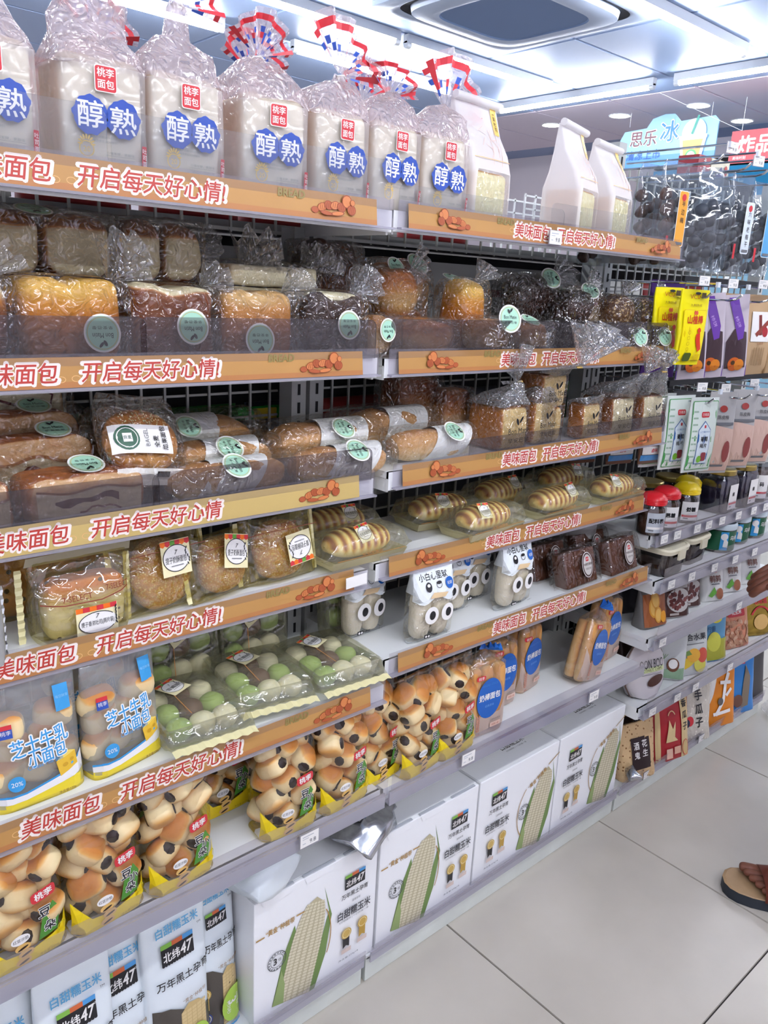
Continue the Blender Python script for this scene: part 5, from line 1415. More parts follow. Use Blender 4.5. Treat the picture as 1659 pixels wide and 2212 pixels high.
bean_bag('bean bun bag right of the empty shelf spot', -.208, .0, 155, yaw=-.05)
bean_bag('bean bun bag left of the rail joint between the bays', -.090, .0, 156, yaw=.06)
bean_bag('bean bun bag over the rail joint between the bays', .022, .03, 157, yaw=.12, bay='R')
bean_bag('bean bun bag right of the rail joint', .105, .005, 158, yaw=.10, bay='R')
bean_bag('bean bun bag beside the blue oval bread stick bag', .205, .006, 159, yaw=.06, bay='R')
bean_bag('bean bun bag in shade behind the one right of the empty spot', -.175, .115, 160, yaw=.05)
bean_bag('bean bun bag in shade behind the left edge bag', -.60, .115, 161, yaw=.05)
bean_bag('bean bun bag in shade behind the third bag', -.44, .13, 162, yaw=.05)

F_stick = film('stick_bag', tint='FDF6EE', milk=.10, milkcol='F1E0D0', gloss=.08, rough=.08, wr=.5, scale=20)
def stick_bag(label, xr, y, seed, yaw=0.0, w=.112, h=.165, lean=0.0, roll=0.0, nst=3, tie=True, printed=True, d=.056):
    zs = SHELF['R6'][0]
    t = thing('bread_stick_bag', label, 'bread', (xr - w / 2, y + d / 2, zs), 0, 'bags of long bread sticks', rot=(lean, roll, yaw))
    for k in range(nst):
        for r in range(2):
            g = G(); blob(g, ((w - .01) / nst, d * .5, h * (1 - .03 * ((k + r) % 2))), B_stick, e=(.35, .75), seg=(14, 14), lump=.0015, crust=lambda X, Y, Z: .35 + .35 * sst(.2, .9, -Y) + .1 * Z, c=(-w / 2 + .005 + (w - .01) / nst * (k + .5), -d * .23 + r * d * .46, h * .49), seed=seed + k); g.build('bread_stick', t, smooth=True)
    R = [(0, 0, 0, w / 2 - .004, d * .46, 6), (.008, 0, 0, w / 2, d / 2, 5), (h * .6, 0, 0, w / 2, d / 2, 5), (h, 0, 0, w / 2 - .002, d * .46, 4), (h + .012, 0, 0, w * .36, d * .3, 3), (h + .024, .0, 0, w * .15, d * .14, 2.5), (h + .032, 0, 0, .008, .006, 2)]
    g = G(); g.loft(R, F_stick, seg=34, wr=.002, wf=36, seed=seed); g.build('clear_bag', t, smooth=True, sharp=None)
    fm = front_of(R, .0016); p = P()
    p.poly([(-w * .48, .004), (w * .48, .004), (w * .48, .085), (w * .3, .05), (-w * .3, .05), (-w * .48, .085)], film('stick_white', tint='FFF6F0', milk=.75, milkcol='F0E2D8', gloss=.05, wr=0))
    p.ell(.0, .088, .036, .046, K['deep'], n=32, rings=3); p.text('奶棒面包', 0, .093, .0155, K['white'], w=.060, bold=.03); p.text('BREAD STICK', 0, .120, .005, ink('3E7FC8'), w=.044); p.text('经典原味', 0, .072, .006, ink('6FA2DC'))
    p.rrect(-.028, .140, .024, .0105, .004, K['red']); p.text('桃李', -.028, .140, .0075, K['white'])
    for k in range(7):
        for s in (-1, 1): p.ell(-.030 + s * .0026, .020 + k * .0055, .0015, .0036, ink('C98A72'), rot=-s * .5, n=8, rings=1, new=(k == 0 and s < 0))
    p.text('x6', -.028, .011, .007, ink('B5654A')); p.text('口感松软香甜', .020, .036, .0045, K['grey']); p.rrect(.020, .024, .03, .011, .002, ink('E7C6B5')); p.text('优质小麦', .020, .024, .005, ink('B5654A'))
    p.build('bag_print', t, fm)
    if tie: flare(t, (0, 0, h + .030), .032, (.9, .3, 0), plain('tie_blue', '2A7BE0', rough=.35), seed, 2.2, 'blue_bag_end')
    return t
stick_bag('upright bread stick bag with blue oval, beside the bean buns', .365, -.010, 171, yaw=-.08, h=.158)
stick_bag('second upright bread stick bag with blue oval, set back', .475, .045, 172, yaw=-.02, w=.095, h=.150)
stick_bag('third upright bread stick bag, narrow view of its blue oval', .585, .060, 173, yaw=.12, w=.090, h=.160, tie=False)
stick_bag('bread stick bag leaning right with open blue tie', .755, -.004, 174, yaw=.10, w=.115, h=.150, roll=.28)
stick_bag('bread stick bag standing behind the leaning one at the shelf end', .900, .040, 175, yaw=.10, w=.105, h=.158, tie=False)
# ================================================================== base level: corn gift boxes
M_box = plain('box_card', 'F7F9FD', rough=.35, var=.02, vscale=6)
M_boxe = plain('box_edge', 'B9BDC6', rough=.6)
M_cob = plain('cob_print', 'DAD2A8', rough=.4)
BXW, BXD, BXH = .286, .20, .272
def cob_print(p, cx, cz, L, wid, rot):
    """printed white corn cob with husk, tip up"""
    c, s = math.cos(rot), math.sin(rot)
    def q(x, z): return (cx + x * c - z * s, cz + x * s + z * c)
    leafm, leaf2, k1, k2 = ink('6F8A4C'), ink('94A86A'), ink('DDD6BC'), ink('BFB695')
    p.poly([q(-wid * .62, -L * .5), q(-wid * .62, L * .0), q(-wid * .50, L * .26), q(-wid * .30, L * .1), q(-wid * .2, -L * .5)], leafm)
    p.poly([q(wid * .2, -L * .5), q(wid * .45, -L * .1), q(wid * .50, L * .3), q(wid * .16, L * .56), q(wid * .62, L * .25), q(wid * .72, -L * .15), q(wid * .62, -L * .5)], leafm)
    body = []
    for k in range(15):
        t = k / 14; z = -L * .5 + L * .98 * t
        body.append((wid * .47 * (1 - max(0, (t - .45) / .58) ** 2.2) ** .5 if t < 1 else 0, z))
    p.poly([q(-a, z) for a, z in body] + [q(a, z) for a, z in reversed(body)], k2)
    n = 0
    for j in range(30):
        z = -L * .48 + L * .93 * j / 30; t = (z + L * .5) / (L * .98)
        hw = wid * .46 * max(.05, 1 - max(0, (t - .45) / .58) ** 2.2) ** .5
        for i in range(7):
            u = (i - 3) / 3.5
            x = hw * math.sin(u * 1.35) / math.sin(1.35 * 1.0); rx = hw * .145 * (math.cos(u * 1.2) + .15)
            if hw < wid * .06: continue
            pts = [q(x + rx * math.cos(w), z + L * .0135 * math.sin(w)) for w in [k * PI / 3 for k in range(6)]]
            p._p(pts, [tuple(range(6))], k1, n == 0); n += 1
    p.poly([q(-wid * .62, -L * .5), q(-wid * .60, -L * .15), q(-wid * .40, -L * .3), q(-wid * .30, -L * .5)], leaf2)
def medal(p, x, z, m, rib):
    p.poly([(x - .008, z - .008), (x + .008, z - .008), (x + .008, z - .034), (x, z - .029), (x - .008, z - .034)], rib); p.ell(x, z, .0125, .0125, m, n=16, rings=1); p.ring(x, z, .010, .010, .0012, K['cream'], n=16)
def logo47(p, x, z, s, m=None, scallop=False):
    p.rect(x, z, s, s * .52, K['black'])
    if scallop:
        for k in range(12):
            p.ell(x - s / 2 + s * (k + .5) / 12, z - s * .26, s * .042, s * .03, K['black'], n=8, rings=1, new=(k == 0)); p.ell(x - s / 2 + s * (k + .5) / 12, z + s * .26, s * .042, s * .03, K['black'], n=8, rings=1, new=False)
    for k, c in enumerate(('7DB24A', 'C9653C', '4E97D3')): p.rect(x - s / 2 + s * (k + .5) / 3, z + s * (.26 + .06), s / 3, s * .14, ink(c), new=(k == 0))
    p.text('北纬', x - s * .20, z - s * .02, s * .30, K['white'], bold=.02, w=s * .5); p.text('47', x + s * .26, z, s * .33, K['white'], bold=.03, shear=.15, w=s * .36, new=False); p.ring(x + s * .47, z + s * .15, s * .03, s * .03, s * .012, K['white'], n=10, new=False)
def box_print(flip):
    p = P(); w, h = BXW, BXH; f = -1 if flip else 1
    gold = ink('B08A4A')
    if not flip:      # cob at the left, logo at the right
        cob_print(p, -.030, .116, .215, .080, -.24)
        p.text('“黄金”种植带', -.088, .196, .013, gold, w=.062, bold=.02); p.rect(-.131, .193, .018, .003, gold); p.rect(-.044, .200, .018, .003, gold, new=False)
        cx, lx = -.095, .085
        p.ring(-.020, .12, .05, .085, .0022, gold, a0=-.6, a1=.75, n=18)
    else:
        cob_print(p, .082, .116, .215, .076, -.24)
        p.text('“黄金”种植带', .066, .200, .013, gold, w=.07, bold=.02, rot=.42); p.rect(.125, .232, .045, .0025, gold, rot=.45)
        p.ring(.075, .12, .075, .09, .0022, gold, a0=2.3, a1=3.9, n=18)
        cx, lx = .024, -.075
    p.ring(cx, .125, .0205, .0205, .0012, K['black'], n=28); p.ring(cx, .125, .0140, .0140, .0009, K['black'], n=24, new=False)
    p.text('3', cx - .004, .125, .014, K['black'], bold=.03); p.text('倍', cx + .006, .1255, .007, K['black'], new=False)
    for k in range(16):
        q = .4 + k * .36; p.rect(cx + .0173 * math.cos(q), .125 + .0173 * math.sin(q), .0028, .0030, K['grey'], rot=q, new=(k == 0))
    logo47(p, lx, .208, .050)
    p.text('万年黑土孕育', lx, .181, .0120, K['black'], w=.066, bold=.012); p.text('甜糯香糯', lx + .004, .163, .0055, K['grey'], w=.020)
    p.text('白甜糯玉米', lx, .140, .0205, ink('3A3A40'), w=.082, bold=.02); p.text('3分钟微热 | 一口的第一季', lx, .1245, .0058, K['grey'], w=.074)
    medal(p, lx - .018, .092, K['gold'], K['black']); medal(p, lx + .022, .098, ink('C7A24C'), ink('B7933F'))
    for s in (-.018, .022): p.rect(lx + s, .052 + (.006 if s > 0 else 0), .024, .010, ink('DCC9C0'), new=(s < 0))
    p.text('净含量:220g×8', lx - .012, .034, .0055, K['grey'], w=.05)
    return p
BOX_P = [box_print(False).mesh('box_print', lambda x, z, o: (x, -BXD / 2 - .0005 - o, z), step=.0002), box_print(True).mesh('box_print', lambda x, z, o: (x, -BXD / 2 - .0005 - o, z), step=.0002)]
def box_top(flip):
    p = P()
    if not flip:
        p.text('万年黑土孕育', -.02, .05, .013, K['black'], w=.07, rot=PI); logo47(p, -.01, .02, .04)
        p.rect(.09, .055, .05, .03, ink('AEB4BE')); 
    else:
        p.text('白甜糯玉米', .035, -.035, .020, ink('3A3A40'), w=.082, bold=.02); p.text('3分钟微热 | 一口的第一季', .035, -.053, .0058, K['grey'], w=.074); p.text('甜糯香糯', .035, -.016, .006, K['grey'])
    return p.mesh('top_print', lambda x, y, o: (x, y, BXH + .0012 + o), step=.0002)
TOP_P = [box_top(False), box_top(True)]
def corn_box(label, xl, y, flip, yaw=0.0, lid=0.0):
    t = thing('corn_box', label, 'box', (xl + BXW / 2, y + BXD / 2, .0625), yaw, 'white corn gift boxes')
    w, d, h = BXW, BXD, BXH
    g = G(); g.box((0, 0, h / 2), (w, d, h), M_box); o = g.build('carton', t)
    bm = o.modifiers.new('bevel', 'BEVEL'); bm.width = .0018; bm.segments = 2
    g = G()      # lid flap with tucked tabs along the front edge
    if not flip:
        n = 20; z0 = h + .0006
        g.box((0, .002, h + .0016), (w - .004, d - .012, .0014), M_box)
        for k in range(3):
            x = -w * .33 + k * w * .33; g.add([(x - .035, -d / 2 - .0012, h - .001), (x + .035, -d / 2 - .0012, h - .001), (x + .030, -d / 2 - .0016, h - .014), (x - .030, -d / 2 - .0016, h - .014)], [(0, 3, 2, 1)], M_box)
            g.box((x, -d / 2 + .003, h + .0026), (.072, .006, .0022), M_boxe)
    else:
        g.box((0, 0, h + .0008), (w - .003, d - .003, .0012), M_box)
    g.build('lid_flap', t)
    g = G()      # dark hand hole and the folded carrying handle
    g.box((.0, .028, h + .0022), (.085, .012, .001), M_dark)
    pts = [(-.055, .028, h + .002), (-.045, .020, h + .010), (0, .010, h + .014), (.045, .020, h + .010), (.055, .028, h + .002)]
    for a, b in zip(pts, pts[1:]): g.add([a, b, (b[0], b[1] - .014, b[2] - .003), (a[0], a[1] - .014, a[2] - .003)], [(0, 1, 2, 3)], M_boxe)
    g.build('carry_handle', t)
    link('front_print', BOX_P[flip], t); link('top_print', TOP_P[flip], t)
    if not flip:
        pass
    return t
corn_box('white corn box nearest, leftmost of four, cob printed at its left', -.262, .004, 0)
corn_box('second white corn box from the left, cob printed at its left', .030, .002, 0)
corn_box('third white corn box, cob printed at its right edge', .322, .002, 1)
corn_box('white corn box farthest right, beside the nut packs', .613, .002, 1)
# ------------------------------------------------------------------ corn pouches
M_cpouch = plain('pouch_white', 'E6EFF6', rough=.28, var=.05, vscale=12, bump=.08)
M_cwin = film('pouch_window', tint='F2EEDC', gloss=.12, rough=.08, wr=.5)
def corn_pouch(label, xr, y, seed, yaw=0.0, w=.118, h=.335, z=.0625, lean=0.0, win=True):
    d = .06
    t = thing('corn_pouch', label, 'pouch', (xr - w / 2, y + d / 2, z), 0, 'white corn pouches', rot=(lean, 0, yaw))
    R = [(0, 0, 0, w / 2, d * .5, 5), (h * .05, 0, 0, w / 2, d * .55, 4), (h * .3, 0, 0, w / 2, d * .5, 2.8), (h * .55, 0, 0, w / 2, d * .42, 2.8), (h * .8, 0, 0, w / 2, d * .2, 3), (h * .93, 0, 0, w / 2 - .001, .003, 8), (h, 0, 0, w / 2 - .004, .0018, 8)]
    g = G(); g.loft(R, M_cpouch, seg=40, wr=.0022, wf=24, seed=seed); g.build('pouch', t, smooth=True, sharp=60)
    fm = front_of(R, .0022); p = P()
    # window showing cobs: printed dark glassy field with the cob seen in it
    win_t = [(-w * .44, h * .44), (-w * .2, h * .425), (w * .1, h * .36), (w * .3, h * .32), (w * .46, h * .31)]
    p.poly([(-w * .44, h * .03)] + [(a, b) for a, b in win_t[:0]] + [(w * .46, h * .03)] + list(reversed(win_t)), ink('4C463F', rough=.2))
    for cx in (.02,):
        wid, L = w * .42, h * .36
        p.poly([(cx - wid / 2, h * .03), (cx + wid / 2, h * .03), (cx + wid / 2, h * .33), (cx + wid * .2, h * .385), (cx - wid * .2, h * .40), (cx - wid / 2, h * .36)], ink('CDB27C', rough=.3)); n = 0
        for j in range(16):
            for i in range(5):
                x, zz = cx + wid * (i - 2) / 5.0, h * .04 + j * h * .0205
                p._p([(x - wid * .085, zz), (x + wid * .085, zz), (x + wid * .085, zz + h * .0165), (x - wid * .085, zz + h * .0165)], [(0, 1, 2, 3)], ink('DCC48F', rough=.3), n == 0); n += 1
    p.text('白甜糯玉米', .002, h * .845, .017, ink('5FA9D6'), w=w * .66, bold=.02); logo47(p, -.002, h * .715, w * .50, scallop=True)
    p.text('TM', w * .34, h * .80, .004, K['black'])
    p.text('万年黑土孕育', .004, h * .575, .0165, K['black'], w=w * .82, bold=.012); p.text('“黄金”种植带', w * .18, h * .43, .0085, ink('8C6A3A'), w=.045)
    medal(p, -.036, h * .30, K['gold'], K['gold']); medal(p, -.036, h * .15, ink('3A4A86'), ink('3A4A86'))
    p.ell(.022, h * .155, .026, .037, K['lime'], n=24); p.text('3', .018, h * .175, .018, K['white'], bold=.03, rot=-PI / 2); p.text('800W 微波', .030, h * .165, .005, K['white'], rot=-PI / 2); p.text('约70秒', .010, h * .150, .009, K['white'], rot=-PI / 2, new=False)
    p.rect(0, h * .015, w * .9, h * .02, K['sky'])
    p.build('pouch_print', t, fm)
    return t
corn_pouch('corn pouch low in the left bottom corner, front one', -.510, -.004, 181, yaw=.05)
corn_pouch('corn pouch overlapped by the front ones, second at the bottom left', -.432, .025, 182, yaw=.06, h=.325)
corn_pouch('corn pouch third from the left, next to the last pouch', -.338, .012, 183, yaw=.06, h=.345)
corn_pouch('corn pouch leaning beside the nearest corn box', -.268, .040, 184, yaw=.10, h=.335, w=.085)
corn_pouch('corn pouch with blue top at the left picture edge', -.620, .01, 185, yaw=.1, h=.31)
# crumpled silver packs on top of the boxes
M_foil = plain('foil_silver', 'C6C8CC', rough=.18, metal=.85, var=.3, vscale=70)
def foil_pack(label, x, y, z, w, d, h, seed, yaw=0.0, m=None, pitch=0.0, pr=True):
    t = thing('crumpled_pouch', label, 'pouch', (x, y, z), 0, None, rot=(pitch, 0, yaw))
    R = [(-w / 2, 0, h * .5, d * .45, .002, 8), (-w * .42, 0, h * .5, d * .45, h * .2, 4), (-w * .2, 0, h * .5, d / 2, h * .45, 3), (w * .2, 0, h * .5, d / 2, h * .45, 3), (w * .42, 0, h * .5, d * .45, h * .2, 4), (w / 2, 0, h * .5, d * .45, .002, 8)]
    g = G(); g.loft(R, m or M_foil, seg=30, axis='x', wr=.016, wf=30, seed=seed); g.build('foil', t, smooth=True, sharp=None)
    if not pr: return t
    p = P(); p.rect(0, 0, .05, .02, K['sky']); logo47(p, -.03, .0, .03); p.build('pouch_print', t, lambda u, v, o: (u, v, h + .004 + o))
    return t
zt = .0625 + BXH + .003
foil_pack('crumpled silvery corn pouch on the second corn box under the shelf', .005, .035, zt, .15, .10, .055, 191, yaw=.5, pitch=.12)
foil_pack('crumpled white pouch with blue print on the nearest corn box', -.235, .045, zt, .13, .11, .085, 192, yaw=.3, m=M_cpouch, pitch=.12)

# ================================================================== far right bay: jars, tubs, tins, pouches
M_glass = film('jar_plastic', tint='ECEDEC', gloss=.12, rough=.06, wr=0)
M_cont1, M_cont2, M_cont3 = plain('plum_dark', '2E1C1A', rough=.5, var=.5, vscale=60, bump=.5), plain('plum_purple', '2A2145', rough=.5, var=.5, vscale=60, bump=.5), plain('dried_brown', '5A3A28', rough=.5, var=.5, vscale=60, bump=.5)
def jar(label, x, y, r, h, lid, cont, seed, row='T1', kind='dome', lab=None, labm='white', group='plastic jars on the upper jar shelf', lidh=.03, sq=False):
    zs = SHELF[row][0]
    t = thing('jar', label, 'jar', (x, y, zs), 0, group)
    n = 4.5 if sq else 2.0
    def ring(z, rr): return (z, 0, 0, rr, rr, n)
    hb = h - lidh
    g = G(); g.loft([ring(.002, r * .86), ring(hb * .5, r * .9), ring(hb * .84, r * .88)], cont, seg=22, wr=.002, wf=60, seed=seed); g.build('contents', t, smooth=True, sharp=None)
    g = G(); g.loft([ring(0, r * .92), ring(.005, r), ring(hb * .86, r), ring(hb * .95, r * .9), ring(hb, r * .86)], M_glass, seg=28); g.build('jar_body', t, smooth=True, sharp=50)
    g = G()
    if kind == 'dome':
        prof = [(r * .93, hb), (r * .98, hb + .002)]
        for k in range(3): prof += [(r * .98, hb + .003 + k * .004), (r * .95, hb + .0045 + k * .004), (r * .98, hb + .006 + k * .004)]
        prof += [(r * .92, hb + .017), (r * .7, hb + lidh * .85), (r * .35, hb + lidh), (0, hb + lidh)]
    elif kind == 'flat':
        prof = [(r * .9, hb), (r * .94, hb + .001), (r * .94, hb + lidh * .8), (r * .86, hb + lidh), (0, hb + lidh)]
    else:      # snap lid of a tin
        prof = [(r * 1.0, hb - .004), (r * 1.05, hb - .003), (r * 1.05, hb + lidh * .6), (r * .99, hb + lidh), (r * .93, hb + lidh), (r * .90, hb + lidh * .5), (r * .4, hb + lidh * .45), (0, hb + lidh * .45)]
    g.lathe(prof, lid, seg=30, close=False); g.build('lid', t, smooth=True, sharp=35)
    if lab:
        p = P(); p.grid(-.024, hb * .12, .024, hb * .78, K[labm] if isinstance(labm, str) else labm, 10, 1); p.text(lab, 0, hb * .52, .012, K['black'] if labm != 'green' else K['white'], bold=.05); p.rect(0, hb * .28, .044, .006, K['red'] if labm == 'white' else K['white'], nx=8); p.rect(-.012, hb * .2, .012, .003, K['grey'])
        a0 = -PI / 2 - .62
        p.build('jar_label', t, lambda u, v, o: ((r + .0012 + o) * math.cos(a0 + u / r), (r + .0012 + o) * math.sin(a0 + u / r), v) if not sq else (u, -r - .001 - o, v))
    return t
L_red, L_yel, L_gold, L_clear, L_white = plain('lid_red', 'CF1F28', rough=.25), plain('lid_yellow', 'EBCB12', rough=.25), plain('lid_gold', 'A8914E', rough=.3, metal=.7), film('lid_clear', tint='DDE3E6', milk=.35, milkcol='C9D3DA', gloss=.15, rough=.1, wr=0), plain('lid_pale', 'C3D0D8', rough=.2)
jar('red domed jar half behind the bread strip end', .935, .030, .036, .108, L_red, M_cont3, 1, lab='配料表', labm='silver')
jar('red domed jar with white label, right of the first red one', 1.012, .036, .036, .112, L_red, M_cont3, 2, lab='黑糖')
jar('yellow domed jar in front, beside the red lids', 1.125, .040, .036, .108, L_yel, M_cont1, 3, lab='姜糖')
jar('yellow domed jar set back behind the front yellow one', 1.215, .085, .036, .105, L_yel, M_cont1, 4, lab='姜糖')
jar('tall dark jar with gold lid and small white label, left of two', 1.315, .045, .045, .125, L_gold, M_cont2, 5, kind='flat', lidh=.016, sq=True, lab='梅', labm='white')
jar('tall dark jar with gold lid and small white label, right of two', 1.440, .045, .045, .125, L_gold, M_cont2, 6, kind='flat', lidh=.016, sq=True, lab='梅', labm='white')
jar('dark gold lidded jar at the back left of the jar shelf', 1.36, .175, .045, .130, L_gold, M_cont1, 7, kind='flat', lidh=.016)
jar('clear lidded jar with white barcode label, right of the gold lids', 1.545, .045, .042, .125, L_clear, M_cont3, 8, kind='flat', lidh=.016, lab='码', labm='white')
jar('clear lidded jar with white and black label, near the right edge', 1.655, .045, .044, .130, L_clear, M_cont3, 9, kind='flat', lidh=.016, lab='梅干', labm='white')
jar('dark jar at the very back right of the jar shelf', 1.55, .18, .045, .125, L_gold, M_cont1, 10, kind='flat', lidh=.016)
t = thing('round_tub', 'white round tub with red and black dots under the bread shelf end', 'tub', (.80, .16, SHELF['R5'][0])); g = G(); g.lathe([(.0, 0), (.05, 0), (.052, .006), (.054, .10), (.048, .105), (0, .105)], plain('tub_white', 'DADCDD', rough=.3), seg=28, close=False); g.build('tub', t, smooth=True, sharp=40)
p = P(); p.ell(-.02, .05, .010, .012, K['black'], n=14); p.ell(.012, .058, .010, .012, ink('A3262C'), n=14); p.build('dots', t, lambda u, v, o: (.0545 * math.sin(u / .05), -.0545 * math.cos(u / .05) - o - .0015, v))
# beige lidded boxes
M_beige = plain('lid_beige', 'E0D8BE', rough=.4)
def lid_box(label, x, y, yaw, seed):
    zs = SHELF['T2'][0]
    t = thing('lidded_box', label, 'box', (x, y, zs), yaw, 'clear boxes with beige lids'); w, d, h = .125, .165, .068
    g = G(); g.loft([(.003, 0, 0, w * .44, d * .44, 6), (h * .72, 0, 0, w * .46, d * .46, 6)], M_cont3, seg=32, wr=.003, wf=40, seed=seed); g.build('contents', t, smooth=True, sharp=50)
    g = G(); g.loft([(0, 0, 0, w * .46, d * .46, 6), (h, 0, 0, w * .49, d * .49, 6)], film('box_smoke', tint='B9B9BE', gloss=.1, rough=.06, wr=0), seg=36); g.build('box_body', t, smooth=True, sharp=50)
    g = G(); g.loft([(h - .006, 0, 0, w * .52, d * .52, 6), (h + .004, 0, 0, w * .53, d * .53, 6), (h + .009, 0, 0, w * .51, d * .51, 6), (h + .0085, 0, 0, w * .48, d * .48, 6), (h + .006, 0, 0, w * .47, d * .47, 6)], M_beige, seg=40); g.build('lid', t, smooth=True, sharp=30)
    g = G(); g.box((0, -d * .535, h - .010), (.034, .006, .026), M_beige); g.build('lid_latch', t)
    p = P(); p.text('好味道', 0, 0, .014, ink('7A7458'), bold=.02); p.build('lid_lettering', t, lambda u, v, o: (u, v, h + .0066 + o))
    return t
lid_box('beige lidded clear box in front, beside the bread shelf', 1.010, .060, .05, 1)
lid_box('beige lidded clear box right behind the first one', 1.155, .075, .05, 2)
for i, (x, y, lab) in enumerate(((1.330, .030, 'green tin with clear white lid, nearest of three'), (1.450, .045, 'green and blue tin with white lid, middle of three'), (1.560, .045, 'green and blue tin with white lid, at the right edge'))):
    t = jar(lab, x, y, .047, .086, L_white, M_cont3, 20 + i, row='T2', kind='snap', group='green tins with white lids', lidh=.014)
    r = .047; p = P(); p.grid(-.07, .008, .07, .066, ink('1F5A3C', rough=.3), 16, 1); p.grid(-.01, .010, .012, .064, K['sky'], 4, 1); p.text('乌梅', .032, .046, .014, K['white'], bold=.02); p.ell(.0, .05, .010, .010, K['white'], n=14); p.poly([(.0, .05), (.012, .035), (.012, .018), (-.002, .02)], K['white'])
    p.build('tin_print', t, lambda u, v, o: ((r + .001 + o) * math.cos(-PI / 2 - .75 + u / r), (r + .001 + o) * math.sin(-PI / 2 - .75 + u / r), v))
# standing pouches
def snack(label, xr, y, w, h, d, body, row, seed, draw=None, yaw=0.0, lean=-.10, turn=-.36, name='snack_pouch', cat='pouch', z=None, group='snack pouches at the far right', rings=None, wr=.0022):
    zs = (SHELF[row][0] if row else .0625) if z is None else z
    h *= {'T3': .95, 'T4': .90}.get(row, .98) if not rings else 1
    if not rings: xr += .060; w *= 1.13; y -= .018
    t = thing(name, label, cat, (xr - w / 2 - .012, y + d / 2 + .012, zs), 0, group, rot=(lean, 0, yaw + turn))
    R = rings or pouch_rings(w, h, d)
    g = G(); g.loft(R, body, seg=34, wr=wr, wf=28, seed=seed); g.build('pouch', t, smooth=True, sharp=60)
    if draw:
        p = P(); draw(p, w, h); p.build('pouch_print', t, front_of(R, .0025))
    return t
def mk(c, r=.3): return plain('pouch_' + c, c, rough=r, var=.06, vscale=14)
def d_orange(p, w, h):
    p.poly([(-w * .46, h * .05), (w * .46, h * .05), (w * .46, h * .78), (-w * .46, h * .78)], ink('9A5A34'))
    for x, z, r in ((-.012, .055, .022), (-.004, .075, .02), (.002, .035, .018)): p.ell(x, z, r * .8, r * 1.2, ink('D99A3C'), n=18); p.ell(x, z, r * .6, r * .95, ink('E8B860'), n=18)
    p.ell(.022, .028, .012, .016, ink('E9A028'), n=14)
def d_beans(p, w, h):
    p.poly([(-w * .47, h * .03), (w * .47, h * .03), (w * .47, h * .62), (-w * .47, h * .66)], ink('4A2E28')); p.ell(.006, h * .38, w * .42, h * .26, ink('C9C4C0'), n=22); rnd = random.Random(3)
    for k in range(26):
        a, r = rnd.uniform(0, 6.28), rnd.uniform(0, 1) ** .6
        p.ell(.006 + w * .34 * r * math.cos(a), h * .40 + h * .20 * r * math.sin(a), .0075, .0055, ink(('6E3A36', '4C2422', '7E4844')[k % 3]), rot=a, n=8, rings=1, new=(k == 0))
    p.text('红芸豆', .004, h * .84, .010, K['black'], bold=.03); p.ring(-.018, h * .62, .010, .010, .0015, K['black'], n=16); p.rect(-.012, h * .09, .03, .006, ink('B9AFA9'))
def d_white(p, w, h):
    p.ell(0, h * .76, .017, .014, K['orange'], n=18); p.text('好', 0, h * .76, .009, K['white']); p.text('鹌鹑', 0, h * .52, .020, ink('6A3A2A'), w=.040, bold=.02); p.rect(0, h * .40, .030, .003, K['grey'])
    p.poly([(-.026, h * .14), (-.004, h * .34), (.004, h * .20), (-.014, h * .10)], K['green']); p.ell(.016, h * .17, .014, .017, ink('9A6044'), n=16)
snack('dark pouch with orange slices at the left end, pouch shelf', 1.000, .010, .085, .125, .045, mk('6B6A68'), 'T3', 201, d_orange, yaw=.2)
snack('pouch with a picture of dark beans, left one of two', 1.115, .012, .085, .135, .045, mk('C4C0BC'), 'T3', 202, d_beans)
snack('pouch with a picture of dark beans, right one of two', 1.215, .030, .090, .135, .045, mk('C4C0BC'), 'T3', 203, d_beans)
snack('white pouch with orange badge, leftmost of three', 1.322, .010, .075, .135, .045, mk('E3E3E1'), 'T3', 204, d_white)
snack('white pouch with orange badge, middle of three', 1.445, .014, .085, .138, .045, mk('E3E3E1'), 'T3', 205, d_white)
snack('white pouch with orange badge, partly behind the hand', 1.575, .014, .085, .138, .045, mk('E3E3E1'), 'T3', 206, d_white)
def d_boon(p, w, h):
    p.rect(.004, h * .50, w * .72, .012, ink('C9D6A0')); p.text('BOON BOO', .004, h * .60, .024, K['black'], w=w * .70); p.text('COCONUT CHIPS', .002, h * .50, .0075, ink('6E5A4A'), w=w * .62); p.rect(0, h * .43, w * .6, .0015, K['grey'])
    p.ell(.018, h * .31, .030, .014, ink('4A2C24'), rot=.25, n=18)
Rb = [(0, 0, 0, .030, .03, 4), (.006, 0, 0, .045, .03, 3), (.035, 0, 0, .062, .028, 3), (.075, 0, 0, .068, .024, 3), (.115, 0, 0, .062, .016, 3), (.145, 0, 0, .044, .008, 3), (.160, 0, 0, .018, .003, 3)]
t = snack('round white coconut chip pouch with brown rim, at the shelf left end', 1.070, -.028, .136, .16, .055, mk('D9D3D6'), 'T4', 211, d_boon, rings=Rb, yaw=.10)
g = G(); pts = [(a * 1.0, -.002, z) for (z, _, _, a, _, _) in Rb] + [(-a, -.002, z) for (z, _, _, a, _, _) in reversed(Rb)]; g.tube(pts + [pts[0]], .0028, ink('6E574C'), seg=6, caps=False); g.build('brown_rim', t, smooth=True)
def d_coco(p, w, h):
    p.poly([(-w * .45, h * .05), (w * .45, h * .02), (w * .45, h * .25), (-w * .45, h * .18)], ink('8FAE8E')); p.ell(.01, h * .30, .018, .020, ink('6E4630'), n=16); p.ell(.01, h * .32, .013, .014, K['white'], n=16)
    for k in range(5): p.line([(-.02, h * .38), (-.02 - .014 + .007 * k, h * .50)], .0012, K['green'], new=(k == 0))
snack('slim white pouch with coconut drawing, turned sideways', 1.150, .012, .085, .165, .05, mk('D6D9DA'), 'T4', 212, d_coco, yaw=-.5)
